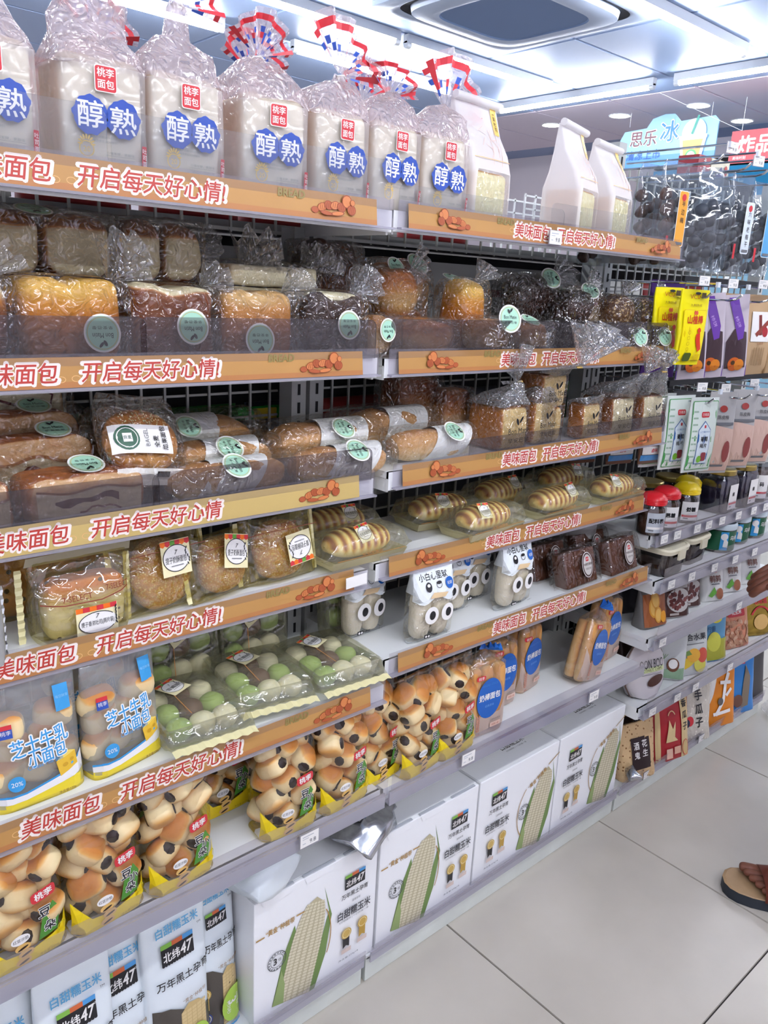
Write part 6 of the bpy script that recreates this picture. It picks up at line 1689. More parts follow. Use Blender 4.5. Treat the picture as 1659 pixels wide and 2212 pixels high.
def d_fruit(p, w, h):
    p.text('混合水果', .0, h * .70, .019, K['black'], w=w * .75, bold=.02); p.rect(0, h * .58, w * .6, .002, K['grey'])
    p.ell(-.022, h * .26, .034, .014, ink('D8B83C'), rot=.5, n=18); p.ell(.020, h * .20, .022, .024, ink('D9D05A'), n=18); p.ell(.030, h * .36, .020, .022, ink('C8503C'), n=16); p.ell(-.004, h * .38, .024, .02, ink('E0A83A'), n=16); p.poly([(-.05, h * .42), (-.02, h * .48), (-.01, h * .40), (-.04, h * .36)], ink('6E8E4A'))
snack('white mixed fruit pouch with yellow fruit picture', 1.245, -.010, .112, .175, .055, mk('CFD3D2'), 'T4', 213, d_fruit)
def d_blue(p, w, h):
    p.grid(-w * .46, h * .04, w * .46, h * .45, ink('A9A83A'), 4, 4); p.ell(0, h * .40, .026, .03, ink('C9C84C'), n=18); p.ell(.012, h * .85, .024, .016, ink('D9CE3C'), n=16); p.text('柠檬', -.01, h * .65, .016, ink('2E5E86'), bold=.02)
snack('blue and yellow lemon pouch beside the fruit pouch', 1.375, .0, .105, .175, .055, mk('5F9AC0'), 'T4', 214, d_blue, lean=-.05)
def d_nut(p, w, h):
    rnd = random.Random(8)
    for k in range(60): p.ell(rnd.uniform(-w * .42, w * .42), rnd.uniform(h * .06, h * .58), .0085, .006, ink(('B98A6A', '9A6A50', 'CDA68A')[k % 3]), rot=rnd.uniform(0, 3), n=8, rings=1, new=(k == 0))
    p.rrect(-.004, h * .76, w * .62, h * .18, .006, ink('B02A34')); p.text('花生米', -.004, h * .77, .014, K['white'], bold=.03)
snack('pinkish peanut pack with red lettering block', 1.535, .0, .105, .165, .05, mk('D08A6C'), 'T4', 215, d_nut, yaw=.1)
def d_gold(p, w, h):
    p.text('老味道', 0, h * .74, .018, K['red'], bold=.04); p.ring(0, h * .38, .042, .040, .006, K['red'], a0=.3, a1=2.8, n=16); p.ell(0, h * .30, .030, .026, ink('D9B06A'), n=18)
snack('gold foil snack pouch near the hand, front one', 1.700, .0, .11, .170, .05, plain('gold_foil', 'B7983E', rough=.22, metal=.6, var=.4, vscale=50), 'T4', 216, d_gold)
snack('gold foil snack pouch behind the front gold one', 1.585, .06, .08, .170, .05, plain('gold_foil', 'B7983E'), 'T4', 217)
def d_peanut(p, w, h):
    p.rect(0, h * .48, w * .52, h * .56, ink('2A1A1C')); p.col('花生', .014, h * .64, .020, .026, K['white'], bold=.02); p.col('酒鬼', -.016, h * .62, .020, .026, K['white'], bold=.02)
M_pnut = bread_mat('peanut_fill', 'B98A5A', 'D9B88A', nscale=60, bump=.8, bscale=90, speck='8E6238', sscale=110, sthr=.3)
snack('clear peanut pack with dark label on the base shelf', 1.040, -.004, .115, .165, .06, M_pnut, None, 221, d_peanut, yaw=.1, wr=.005)
foil = foil_pack('torn silver foil corner hanging over the base rail', .965, -.012, .090, .05, .03, .028, 222, yaw=.6, pr=False)
def d_red(p, w, h):
    p.grid(w * .20, h * .02, w * .42, h * .98, ink('D9C08E'), 2, 6); p.grid(-w * .46, h * .02, -w * .36, h * .98, ink('D9C08E'), 2, 6); p.col('香瓜子', w * .31, h * .80, .022, .034, K['black'], bold=.03); p.ell(w * .31, h * .16, .015, .024, ink('C9AE78'), n=16); p.ring(w * .31, h * .16, .015, .024, .002, K['red'], n=16)
    p.poly([(-.035, h * .30), (-.02, h * .62), (-.008, h * .48), (.004, h * .58), (.0, h * .36), (.012, h * .30)], ink('D9C08E')); p.ring(-.01, h * .60, .018, .03, .003, ink('D9C08E'), a0=.6, a1=2.5, n=12); p.rect(-.022, h * .13, .024, .03, ink('E3B7A2')); p.rect(.010, h * .16, .026, .022, ink('D9A890'), new=False)
snack('red seed pouch with cream side band, base shelf', 1.215, -.010, .130, .210, .06, mk('A8262E'), None, 223, d_red, yaw=.12)
def d_seed(p, w, h):
    p.col('手瓜子', .010, h * .76, .030, .042, K['black'], bold=.03); p.ell(-.026, h * .36, .014, .016, K['red'], n=14); p.ell(-.038, h * .33, .012, .014, ink('26324A'), n=14)
M_seed = bread_mat('seed_fill', '8F8A80', 'D2CCC0', nscale=40, bump=.8, bscale=70, speck='F0EBE0', sscale=70, sthr=.25)
snack('clear sunflower seed pack with black brush lettering', 1.365, .0, .120, .195, .06, M_seed, None, 224, d_seed, wr=.005)
def d_og(p, w, h):
    wv = K['white']
    p.poly([(-w * .46, h * .3), (-w * .3, h * .55), (-w * .1, h * .95), (-w * .46, h * .98)], wv); p.line([(-.03, h * .2), (0, h * .42), (.012, h * .7), (.03, h * .85)], .012, wv); p.line([(-.01, h * .72), (.036, h * .70)], .011, wv); p.line([(.012, h * .5), (.036, h * .60)], .010, wv); p.line([(-.04, h * .22), (.03, h * .25)], .011, wv); p.ell(-.012, h * .42, .011, .013, ink('5E5A58'), n=12)
snack('orange and white pouch with bold brush strokes, base shelf', 1.520, -.004, .115, .205, .05, mk('DE8420'), None, 225, d_og, yaw=.05)
def d_dk(p, w, h):
    p.poly([(-.01, h * .1), (.022, h * .12), (.034, h * .6), (.018, h * .8), (0, h * .5)], ink('7A6E5E')); p.ell(-.022, h * .22, .020, .022, ink('6A4638'), n=14); p.rect(.0, h * .88, .03, .024, K['red']); p.text('小', 0, h * .88, .012, K['white'])
snack('blue pouch with a dark fish shaped picture, base shelf', 1.660, -.004, .115, .205, .05, mk('2E7CC4'), None, 226, d_dk, yaw=.05)
snack('dark grey pouch at the right end of the base shelf', 1.775, .01, .09, .18, .05, mk('4A4848'), None, 227)
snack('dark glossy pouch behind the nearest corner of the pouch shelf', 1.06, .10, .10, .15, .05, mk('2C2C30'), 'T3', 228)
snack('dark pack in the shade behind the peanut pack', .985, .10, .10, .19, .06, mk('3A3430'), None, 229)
# added dark stock behind the front rows; its colours stand in for shade
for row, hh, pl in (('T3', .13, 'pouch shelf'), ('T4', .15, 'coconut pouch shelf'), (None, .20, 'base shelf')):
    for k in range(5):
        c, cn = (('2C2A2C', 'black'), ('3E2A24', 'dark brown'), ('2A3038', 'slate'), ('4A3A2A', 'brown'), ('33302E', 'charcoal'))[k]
        snack('added %s pouch standing in for shade in the rear row of the %s' % (cn, pl), 1.04 + k * .155, .150, .13, hh, .06, mk(c), row, 240 + k, turn=0, group='added dark rear row pouches at the far right')
for k in range(5): jar('added dark jar standing in for shade in the rear row of the %s, %s from the left' % (('upper jar shelf', 'tin shelf')[k > 2], ('first', 'second', 'third', 'first', 'second')[k]), (1.02, 1.14, 1.26, 1.35, 1.47)[k], .165, .045, .085, L_gold, M_cont1, 30 + k, row='T1' if k < 3 else 'T2', kind='flat', lidh=.014, group='added dark rear row jars')  # added jars darken the otherwise bright rear of the upper shelves
# ================================================================== hooks with hanging packs, far right bay
def hook(x, z, label, yend=-.045):
    t = thing('display_hook', label, 'hook', (x, YB - .005, z), 0, 'chrome display hooks')
    L = YB - .005 - yend
    g = G(); g.tube([(0, 0, 0), (0, -L + .03, 0), (0, -L + .012, .004), (0, -L, .014)], .0028, M_chrome, seg=6); g.build('lower_wire', t, smooth=True)
    g = G(); g.tube([(0, 0, .035), (0, -L - .01, .035)], .0024, M_chrome, seg=6); g.box((0, -L - .012, .033), (.012, .006, .012), M_lampw); g.build('upper_wire', t)
    return t
TAGP = P(); TAGP.rect(0, 0, .036, .024, K['white']); TAGP.rect(-.003, .007, .022, .0016, K['silver']); TAGP.rect(-.008, .003, .012, .0011, K['silver'], new=False); TAGP.text('9.8', .006, -.004, .0075, K['grey']); TAGP.rect(-.011, -.005, .006, .0015, K['silver'], new=False)
TAG_ME = TAGP.mesh('tag_print', step=.0003)
g = G(); g.box((0, .0012, 0), (.038, .002, .026), film('tag_holder', tint='EFEFF4', milk=.5, milkcol='DDDDE6', gloss=.1, wr=0)); TAG_B = g.mesh('tag_holder', False)
def tag(x, y, z, label, yaw=0.0, pitch=0.0, s=1.0, group='price tags on the jar shelf rails', name='price_tag'):
    t = thing(name, label, 'price tag', (x, y, z), 0, group, rot=(-pitch, 0, yaw))
    link('tag_holder', TAG_B, t, scale=(s, s, s)); link('tag_card', TAG_ME, t, scale=(s, s, s)); return t
def hang_pack(name, label, x, y, ztop, w, h, d, body, draw, seed, yaw=0.0, group=None, tray=None, roll=0.0, wr=.0018, taper=1.0, cat='pouch'):
    t = thing(name, label, cat, (x, y, ztop - h), 0, group, rot=(0, roll, yaw))
    R = [(0, 0, 0, w / 2 * taper, .0015, 8), (h * .05, 0, 0, w / 2 * taper, .003, 8), (h * .15, 0, 0, w / 2 * taper, d * .42, 3.2), (h * .45, 0, 0, w / 2 * (taper * .5 + .5), d * .5, 3), (h * .72, 0, 0, w / 2, d * .30, 3), (h * .88, 0, 0, w / 2, .003, 8), (h, 0, 0, w / 2, .0015, 8)]
    g = G(); g.loft(R, body, seg=32, wr=wr, wf=26, seed=seed); g.build('pouch', t, smooth=True, sharp=60)
    if draw:
        p = P(); draw(p, w, h); p.build('pouch_print', t, front_of(R, .002))
    return t
# tier one: clear plum trays
M_plum = plain('plum_black', '26262E', rough=.35, var=.5, vscale=50)
def plum_tray(label, x, y, seed, lab=None, yaw=-.12, w=.088, h=.225, cont=None, labcol='D9E4EF', rim=True):
    t = thing('plum_tray', label, 'snack tray', (x, y, 1.675 - h), 0, 'clear hanging snack trays', rot=(0, 0, yaw))
    rnd = random.Random(seed)
    for k in range(13):
        g = G(); blob(g, (.030, .026, .028), cont or M_plum, e=(.9, .9), seg=(10, 7), lump=.004, lf=60, seed=k + seed, c=((-.024, .0, .024)[k % 3] + rnd.uniform(-.006, .006), rnd.uniform(-.004, .006), .018 + k * .0115)); g.build('plum', t, smooth=True)
    g = G(); g.loft([(.0, 0, 0, w / 2 - .006, .017, 5), (.012, 0, 0, w / 2, .02, 5), (h * .72, 0, 0, w / 2, .020, 5), (h * .78, 0, 0, w / 2, .010, 6), (h * .95, 0, 0, w / 2, .0025, 8), (h, 0, 0, w / 2 - .004, .0015, 8)], film('tray_hang', tint='EFF3F6', milk=.05, milkcol='DDE6EE', gloss=.055, rough=.08, wr=.12, scale=18), seg=36, wr=.0015, wf=40, seed=seed); g.build('clear_tray', t, smooth=True, sharp=50)
    if lab:
        p = P(); lw, lh = .034, .118; p.rrect(.010, .105, lw, lh, .006, ink('F0F3F6')); p.rrect(.010, .105, lw - .003, lh - .003, .005, ink(labcol)); p.ring(.010, .105, .0, .0, 0, K['grey'], n=3)
        p.ell(.010, .150, .0075, .0075, K['red'], n=14); p.col(lab, .011, .137, .0125, .0172, K['black']); p.rect(.010, .053, .024, .006, K['grey'])
        p.rect(-.034, .05, .008, .034, K['red']); p.build('paper_label', t, lambda u, v, o: (u, -.0222 - o, v))
    return t
for k, (x, lab) in enumerate(((.885, 'chrome hook at the top left holding the orange labelled tray'), (1.015, 'chrome hook at the top holding the narrow dark trays'), (1.110, 'chrome hook at the top holding the white labelled tray'), (1.265, 'chrome hook at the top right edge with the blue labelled tray'))):
    hook(x, 1.672, lab)
plum_tray('clear hanging tray with an orange paper label, left end', .855, .045, 1, '半边梅', labcol='E9A23A', cont=M_cont3)
plum_tray('clear hanging tray behind the orange labelled one', .868, .110, 2, None, cont=M_cont3)
plum_tray('narrow dark tray hanging just right of the bread strip end', .955, .030, 3, None, yaw=-.75)
plum_tray('narrow dark tray hanging left of the white labelled tray', 1.020, .032, 4, None, yaw=-.65)
plum_tray('clear dark plum tray with a tall white label of black characters', 1.115, .015, 5, '六味老梅干', yaw=-.12, w=.098)
plum_tray('clear plum tray behind the white labelled one', 1.130, .085, 6, None)
plum_tray('hanging tray with blue label at the right picture edge', 1.265, .030, 7, '话梅', labcol='5FA8DA', yaw=-.2)
plum_tray('dim hanging tray at the back left under the bread strip end', .80, .20, 8, None, cont=M_cont3)
# tier two
def d_yel(p, w, h):
    p.rrect(0, h * .40, w * .80, h * .68, .004, ink('E3C300')); p.rrect(0, h * .40, w * .77, h * .665, .004, ink('F3E014'))
    p.text('VC0', -.006, h * .91, .010, ink('B8571A'), w=.034); p.text('九制陈皮', 0, h * .80, .006, ink('7A4A10'), w=.04); p.text('山楂棒', 0, h * .61, .019, ink('C23A1C'), bold=.03, w=.052)
    p.ell(-.003, h * .70, .004, .005, ink('D25A3A'), n=10); p.ell(.003, h * .70, .004, .005, ink('D25A3A'), n=10)
    for k in range(4): p.ring(-.018, h * (.44 - .075 * k), .0045, .0045, .0008, ink('B8901A'), n=12, new=(k == 0))
    p.poly([(.006, h * .42), (.018, h * .44), (.022, h * .34), (.030, h * .22), (.020, h * .18), (.012, h * .26), (.006, h * .34)], ink('D2381E')); p.ell(.014, h * .47, .006, .006, ink('D2381E'), n=12)
    p.rrect(-.014, h * .11, .026, .020, .006, ink('4A5A1E')); p.rect(.020, h * .11, .018, .014, ink('E3C300'))
    p.ell(.0, h * .955, .010, .003, K['black'], n=14); p.rect(.020, h * .93, .016, .012, ink('4A3A10'))
M_yp = plain('pouch_bright_yellow', 'F2E416', rough=.25)
for k, (x, lab) in enumerate(((.925, 'chrome hook carrying the yellow hawthorn pouches'), (1.075, 'chrome hook carrying the purple persimmon packs'), (1.24, 'chrome hook above the brown kraft pouch'))): hook(x, 1.385, lab)
hang_pack('hawthorn_pouch', 'bright yellow hanging pouch with red lettering, front one', .908, -.015, 1.405, .098, .170, .02, M_yp, d_yel, 1, yaw=-.18, group='yellow hawthorn pouches', taper=.86)
hang_pack('hawthorn_pouch', 'bright yellow hanging pouch behind the front yellow one', .900, .045, 1.408, .098, .170, .02, M_yp, d_yel, 2, yaw=-.18, group='yellow hawthorn pouches', taper=.86)
def d_pur(p, w, h):
    p.poly([(-w * .40, h * .12), (w * .40, h * .12), (w * .36, h * .55), (-w * .1, h * .60), (-w * .40, h * .45)], ink('4A3B40', rough=.2))
    p.poly([(-w * .3, h * .97), (w * .05, h * .97), (w * .28, h * .62), (w * .22, h * .48), (w * .02, h * .46), (-w * .08, h * .62)], K['purple']); p.text('柿饼', .002, h * .68, .010, ink('C9A8E2'), rot=-1.2, w=.03)
    p.ell(-.004, h * .17, .018, .018, ink('C9622C'), n=20); p.ell(.010, h * .16, .014, .015, ink('D9822E'), n=18); p.ell(-.008, h * .19, .006, .006, ink('4A3420'), n=10)
M_pur = plain('pouch_lilac', 'C9BEC9', rough=.3); M_pur2 = plain('pouch_purple', '5E3A8E', rough=.3)
for k, (x, y, lab) in enumerate(((1.035, .035, 'purple and clear persimmon pack, left one of three'), (1.125, .035, 'purple and clear persimmon pack, middle one of three'), (1.225, .020, 'purple and clear persimmon pack, right one of three'))):
    t = hang_pack('persimmon_pack', lab, x, y, 1.402, .075, .212, .03, M_pur, d_pur, 5 + k, yaw=-.55, group='purple persimmon packs', roll=-.10)
    g = G(); g.add([(-.040, -.001, .002), (.040, -.001, .002), (.040, -.0035, .030), (-.040, -.0035, .024)], [(0, 1, 2, 3)], M_pur2); g.build('purple_foot', t)
hang_pack('persimmon_pack', 'dark purple pack hanging behind the yellow pouches', .985, .10, 1.425, .11, .235, .02, M_pur2, None, 9, yaw=-.3, group='purple persimmon packs')
M_kraft = plain('kraft_paper', 'C2A27C', rough=.6, var=.08, vscale=20)
def d_kraft(p, w, h):
    p.rect(-.002, h * .62, w * .62, h * .36, K['white']); p.rect(-.004, h * .64, .012, .055, ink('7A2E26'), rot=.1); p.rect(.004, h * .60, .012, .06, ink('8A3A2E'), rot=-.9); p.ell(.016, h * .56, .012, .014, ink('A3262C'), n=14); p.rect(.034, h * .86, .014, .010, ink('8A2A26'))
    for k in range(5): p.rect(-.02 + k * .010, h * .26, .003, h * .22, ink('8E7048'), new=(k == 0))
    p.text('山楂条', 0, h * .42, .008, ink('8E5A38'))
hang_pack('kraft_pouch', 'brown kraft pouch with picture of dark red sticks', 1.420, .060, 1.405, .115, .225, .03, M_kraft, d_kraft, 11, yaw=-.25, group='kraft pouches')
hang_pack('kraft_pouch', 'brown kraft pouch at the right picture edge', 1.52, .030, 1.41, .11, .235, .03, M_kraft, d_kraft, 12, yaw=-.2, group='kraft pouches')
hang_pack('kraft_pouch', 'kraft pouch behind the one with the stick picture', 1.385, .115, 1.405, .115, .225, .03, M_kraft, None, 13, yaw=-.25, group='kraft pouches')
# tier three
def d_gw(p, w, h):
    p.rrect(0, h * .5, w * .90, h * .92, .003, ink('4F9A55')); p.rrect(0, h * .5, w * .86, h * .90, .003, ink('DDE7E0'))
    for k in range(9): p.rect(-w * .33, h * (.14 + k * .085), w * .16, h * .022, ink('9FB8A5'), new=(k == 0))
    p.rrect(.0, h * .78, .028, .014, .004, K['red']); p.text('万顺昌', 0, h * .78, .007, K['white'], w=.022)
    p.poly([(-.022, h * .12), (.022, h * .12), (.022, h * .58), (0, h * .70), (-.022, h * .58)], ink('2E5E9E')); p.poly([(-.0205, h * .13), (.0205, h * .13), (.0205, h * .575), (0, h * .685), (-.0205, h * .575)], ink('DDE9F2'))
    p.text('葡萄', 0, h * .46, .012, K['black'], bold=.02); p.text('梅片', 0, h * .37, .012, K['black'], bold=.02, new=False); p.text('ぶどう梅スライス', 0, h * .555, .005, ink('2E6FB4'), w=.034); p.rect(0, h * .625, .006, .007, K['red'])
    p.rrect(.005, h * .22, .018, .022, .005, ink('8E3A44')); p.ell(-.010, h * .19, .008, .009, ink('7AB83C'), n=12)
M_gw = plain('pouch_pale_green', 'E3E9E6', rough=.25)
for k, (x, lab) in enumerate(((1.02, 'chrome hook carrying the green and white grape pouches'), (1.22, 'chrome hook carrying the grey salmon pouches'), (1.36, 'chrome hook at the right edge, third tier'))): hook(x, 1.138, lab)
for k, (x, y, lab) in enumerate(((1.025, -.020, 'green bordered white grape pouch, front of its hook'), (1.0, .030, 'green bordered grape pouch, second on its hook'), (.985, .075, 'green bordered grape pouch, third on its hook'))):
    hang_pack('grape_pouch', lab, x, y, 1.152, .100, .188, .022, M_gw, d_gw if k == 0 else d_gw, 21 + k, yaw=-.22, group='green bordered grape pouches')
def d_sal(p, w, h):
    p.poly([(-w * .46, h * .03), (w * .46, h * .03), (w * .46, h * .55), (-w * .46, h * .62)], ink('D9B7A8')); p.ell(0, h * .80, .012, .009, ink('A33A34'), n=14); p.text('陈皮梅', 0, h * .70, .011, K['black'], w=.034); p.rect(0, h * .62, w * .8, .008, K['grey']); p.ell(.020, h * .28, .012, .03, ink('8E4440'), n=14); p.rect(0, h * .10, w * .5, .006, K['grey'])
M_sg = plain('pouch_grey', 'B4B2B2', rough=.3)
for k, (x, y, lab) in enumerate(((1.205, .020, 'slim grey and salmon pouch with red badge, leftmost'), (1.330, .020, 'slim grey and salmon pouch, middle of the three'), (1.450, .018, 'slim grey and salmon pouch, rightmost of the three'))):
    hang_pack('slim_pouch', lab, x, y, 1.152, .085, .220, .03, M_sg, d_sal, 31 + k, yaw=-.45, group='slim grey pouches')
def d_bc(p, w, h):
    p.col('梅干', -.02, h * .70, .016, .024, K['yel'])
hang_pack('slim_pouch', 'dark grey pouch with yellow lettering behind the grape pouches', 1.13, .085, 1.150, .10, .21, .03, mk('5A5A5C'), d_bc, 35, yaw=-.3, group='slim grey pouches')
def d_oh(p, w, h): p.text('同', -.01, h * .62, .026, K['black'], bold=.04); p.poly([(-w * .4, h * .05), (w * .4, h * .05), (w * .4, h * .4), (-w * .4, h * .3)], ink('DDB9A8'))
hang_pack('slim_pouch', 'white pouch with a bold black character at the right edge', 1.555, .0, 1.13, .10, .20, .03, mk('DADAD8'), d_oh, 36, yaw=-.25, group='slim grey pouches')
def d_bl(p, w, h): p.rect(0, h * .11, w * .96, h * .10, ink('4F97D6'), nx=4); p.rect(0, h * .24, w * .9, h * .14, K['white'], nx=4); p.text('卤味', 0, h * .24, .010, K['red'], bold=.03); p.rect(0, h * .80, w * .6, h * .2, K['red'])
for k, (x, y, lab) in enumerate(((.960, .070, 'brown snack pack with blue bottom edge, beside the grape pouches'), (.880, .110, 'brown snack pack with blue bottom edge, middle'), (.800, .165, 'brown snack pack with blue bottom edge, farthest left'))):
    hang_pack('jerky_pack', lab, x, y, 1.125, .088, .150, .02, mk('6E4E3C'), d_bl, 41 + k, yaw=-.2, group='blue edged snack packs')
# price tags
HT = [(.893, 1.425, 'price tag under the dark trays, left one of three'), (1.032, 1.424, 'price tag under the plum trays, middle one'), (1.190, 1.428, 'price tag under the white labelled tray, right one'),
      (.960, 1.183, 'price tag below the yellow pouch, left one of three'), (1.082, 1.175, 'price tag below the purple packs, middle one'), (1.238, 1.181, 'price tag below the kraft pouch, right one')]
for x, z, lab in HT: tag(x, -.040, z, lab, yaw=-.3, s=.85, group='price tags on the hook bars')
tag(.892, -.058, 1.700, 'price tag on the top hook beside the milk cartons', yaw=-.3, s=.9, group='price tags on the hook bars')
tag(1.022, -.058, 1.690, 'price tag on the top hook below the red sign', yaw=-.3, s=.9, group='price tags on the hook bars')
for z, lab in ((1.43, 'black crossbar carrying the first tier of hooks'), (1.185, 'black crossbar carrying the second tier of hooks')):
    t = thing('cross_bar', lab, 'bar', (1.355, .03, z), 0, None); g = G(); g.box((0, 0, 0), (.86, .008, .012), M_dark); g.build('bar', t)
ordn = ['first', 'second', 'third', 'fourth', 'fifth', 'sixth', 'seventh', 'eighth', 'ninth', 'tenth', 'eleventh', 'twelfth', 'last']
for row, y, z, xs, nm in (('T1', -.0155, .798, (.935, 1.0, 1.103, 1.166, 1.242, 1.34, 1.436, 1.516), 'jar shelf rail'), ('T2', -.0455, .682, (.950, 1.054, 1.178, 1.299, 1.421), 'rail under the beige lidded boxes'),
                          ('T3', -.0515, .526, (.940, 1.367), 'rail under the dark bean pouches'), ('T4', -.0535, .325, (.940, 1.069, 1.17, 1.378), 'rail under the round coconut pouch'), (None, -.0185, .076, (1.034, 1.349), 'base rail under the nut packs')):
    for k, x in enumerate(xs): tag(x, y, z, '%s price tag from the left on the %s' % (ordn[k], nm), s=.92)
tag(.215, -.0455, .466, 'price tag on the clear rail below the blue oval bag', s=1.05); tag(.655, -.0455, .462, 'price tag on the clear rail below the leaning stick bag', s=1.05); tag(-.19, -.0545, .474, 'price tag on the clear rail below the bean bun bags', s=1.05)
tag(.398, .0085, 1.482, 'price tag stuck on the top strip below the paper loaf bag', s=1.0)
t = thing('blank_tag', 'blank white card stuck over the end of the fourth strip', 'price tag', (-.052, .014, .888)); g = G(); g.box((0, 0, 0), (.046, .0008, .020), K['white'], rot=Matrix.Rotation(-.04, 3, 'Y')); g.build('card', t)

# ================================================================== goods on the other side of the wire back
M_rear_dark = plain('rear_dark', '3A3C40', rough=.8, var=.3, vscale=6)
t = thing('rear_shelving', 'rear shelving unit seen dimly through the wire back', 'shelving', (0, .30, 0))
g = G(); g.box((.45, .03, .475), (2.7, .01, .93), M_rear_dark); g.build('shade_board', t); g = G(); g.box((.45, .205, 1.20), (2.7, .01, .52), M_rear_dark); g.build('shade_board', t)  # added dark boards stand in for shade and block light from behind
for k, z in enumerate((.94, 1.22, 1.47)):
    g = G(); g.box((.45, .19, z), (2.7, .36, .012), M_slat); g.build('shelf', t)
REAR = [('2F6B2E', 'green'), ('8E2A2A', 'red'), ('C9A23A', 'yellow'), ('33363E', 'black'), ('D9D9D4', 'white'), ('4A6E8E', 'blue')]
RR = {}
for c, n in REAR:
    w, h, d = .17, .20, .06; g = G(); R = pouch_rings(w, h, d); g.loft(R, mk(c), seg=24, wr=.003, wf=24, seed=len(RR)); me = g.mesh('rear_pouch', True)
    RR[n] = me
def d_rear(p, w, h): p.rrect(0, h * .55, w * .6, h * .25, .01, K['white']); p.rrect(0, h * .28, w * .5, h * .2, .01, K['yel']); p.text('薯片', 0, h * .55, .03, K['red'], bold=.03)
pr = P(); d_rear(pr, .17, .2); RP = pr.mesh('rear_print', lambda u, v, o: (u, -.036 - o, v))
rnd = random.Random(4)
for zi, (z, cols) in enumerate(((.948, ['green', 'green', 'green', 'green', 'black', 'red', 'black', 'black']), (1.228, ['red', 'black', 'white', 'red']), (1.478, ['red', 'white', 'red', 'red']))):
    for k in range(13):
        if zi == 2 and k > 6: continue
        c = cols[k % len(cols)]
        t = thing('rear_pack', '%s pack behind the wire back, %s from the left, %s' % (c, ordn[k], ('behind the third shelf breads', 'behind the second shelf loaves', 'behind the top shelf bags')[zi]), 'pack', (-.76 + k * .195 + rnd.uniform(-.01, .01), .36, z), rnd.uniform(-.08, .08), 'packs on the other side of the wire back')
        link('pouch', RR[c], t); link('pouch_print', RP, t)
t = thing('green_roll_pack', 'shiny green roll pack seen through the wire grid', 'pack', (-.045, .325, 1.150 - .03)); g = G(); g.tube([(-.06, 0, .014), (.06, 0, .014)], .013, plain('green_roll', '1FA03C', rough=.2), seg=14); g.box((0, -.0, .014), (.05, .027, .02), ink('D9C23A')); g.build('roll', t, smooth=True, sharp=40)
t = thing('milk_carton', 'cartons printed red and cream standing beyond the top hooks', 'carton', (1.72, .46, 1.755)); g = G(); g.box((-.055, 0, .034), (.075, .07, .068), ink('9E2A36')); g.build('red_carton', t); g = G(); g.box((.05, .0, .034), (.12, .07, .066), ink('E0DCC4')); g.build('cream_carton', t)
p = P(); p.col('卡诺', -.055, .052, .018, .024, K['white'], bold=.02); p.poly([(.0, .004), (.055, .048), (.075, .016), (.075, .004)], ink('3A3478')); p.ell(.085, .038, .011, .016, ink('B83A34'), n=14); p.build('carton_print', t, lambda u, v, o: (u, -.0365 - o, v))
g = G(); g.box((0, 0, -.14), (.35, .2, .28), M_rear_dark); g.build('carton_riser', t)
t = thing('wire_basket', 'white wire basket with red packs beyond the paper loaf bags', 'basket', (.86, .44, 1.48)); g = G()
for k in range(4): g.box((0, -.05, .04 + k * .03), (.20, .004, .004), M_white); g.box((0, .05, .04 + k * .03), (.20, .004, .004), M_white)
for k in range(6): g.box((-.10 + k * .04, -.05, .07), (.004, .004, .13), M_white); g.box((-.10 + k * .04, .05, .07), (.004, .004, .13), M_white)
g.build('wire_frame', t, kind='stuff')

# loose shrink film on the floor far right
t = thing('plastic_scrap', 'crumpled clear plastic scrap on the floor at the far right', 'plastic', (1.86, -.05, .0)); g = G(); blob(g, (.14, .10, .04), F_crisp, e=(.8, .8), seg=(20, 10), lump=.014, lf=40, c=(0, 0, .02)); g.build('film', t, smooth=True)

# ================================================================== the customer at the right edge
M_skin = plain('skin', '7A4A38', rough=.5, var=.12, vscale=30, bump=.12)
M_sole, M_foot, M_strap = plain('sandal_sole', '2A3038', rough=.6), plain('sandal_footbed', 'A98A66', rough=.6, var=.1, vscale=40), plain('sandal_strap', '7A3A2C', rough=.4, var=.15, vscale=30)
M_shirt, M_short, M_hair = plain('shirt_cloth', '3C4656', rough=.8), plain('shorts_cloth', '2B2D33', rough=.8), plain('hair_black', '17130F', rough=.5)
per = thing('person', 'person in brown strap sandals standing at the right picture edge', 'person', (1.06, -.50, 0))
PB = Vector((1.06, -.50, 0))
def skin_mesh(name, chains, mat, parent, sub=2, root=None):
    """chains of (point, radius); chains start from an existing point when equal"""
    vs = []; es = []; rad = []
    def vid(p):
        for i, q in enumerate(vs):
            if (q - p).length < 1e-5: return i
        vs.append(p); rad.append(.02); return len(vs) - 1
    for ch in chains:
        prev = None
        for p, r in ch:
            i = vid(Vector(p) - PB); rad[i] = r
            if prev is not None and prev != i: es.append((prev, i))
            prev = i
    me = bpy.data.meshes.new(name); me.from_pydata([tuple(v) for v in vs], es, []); me.materials.append(mat)
    o = link(name, me, parent)
    md = o.modifiers.new('skin', 'SKIN'); md.use_smooth_shade = True
    for i, sv in enumerate(me.skin_vertices[0].data):
        sv.radius = (rad[i], rad[i]); sv.use_root = (i == (root or 0))
    ss = o.modifiers.new('sub', 'SUBSURF'); ss.levels = sub; ss.render_levels = sub
    return o
fw = Vector((-.43, .90, 0)).normalized(); rt = Vector((.90, .43, 0))
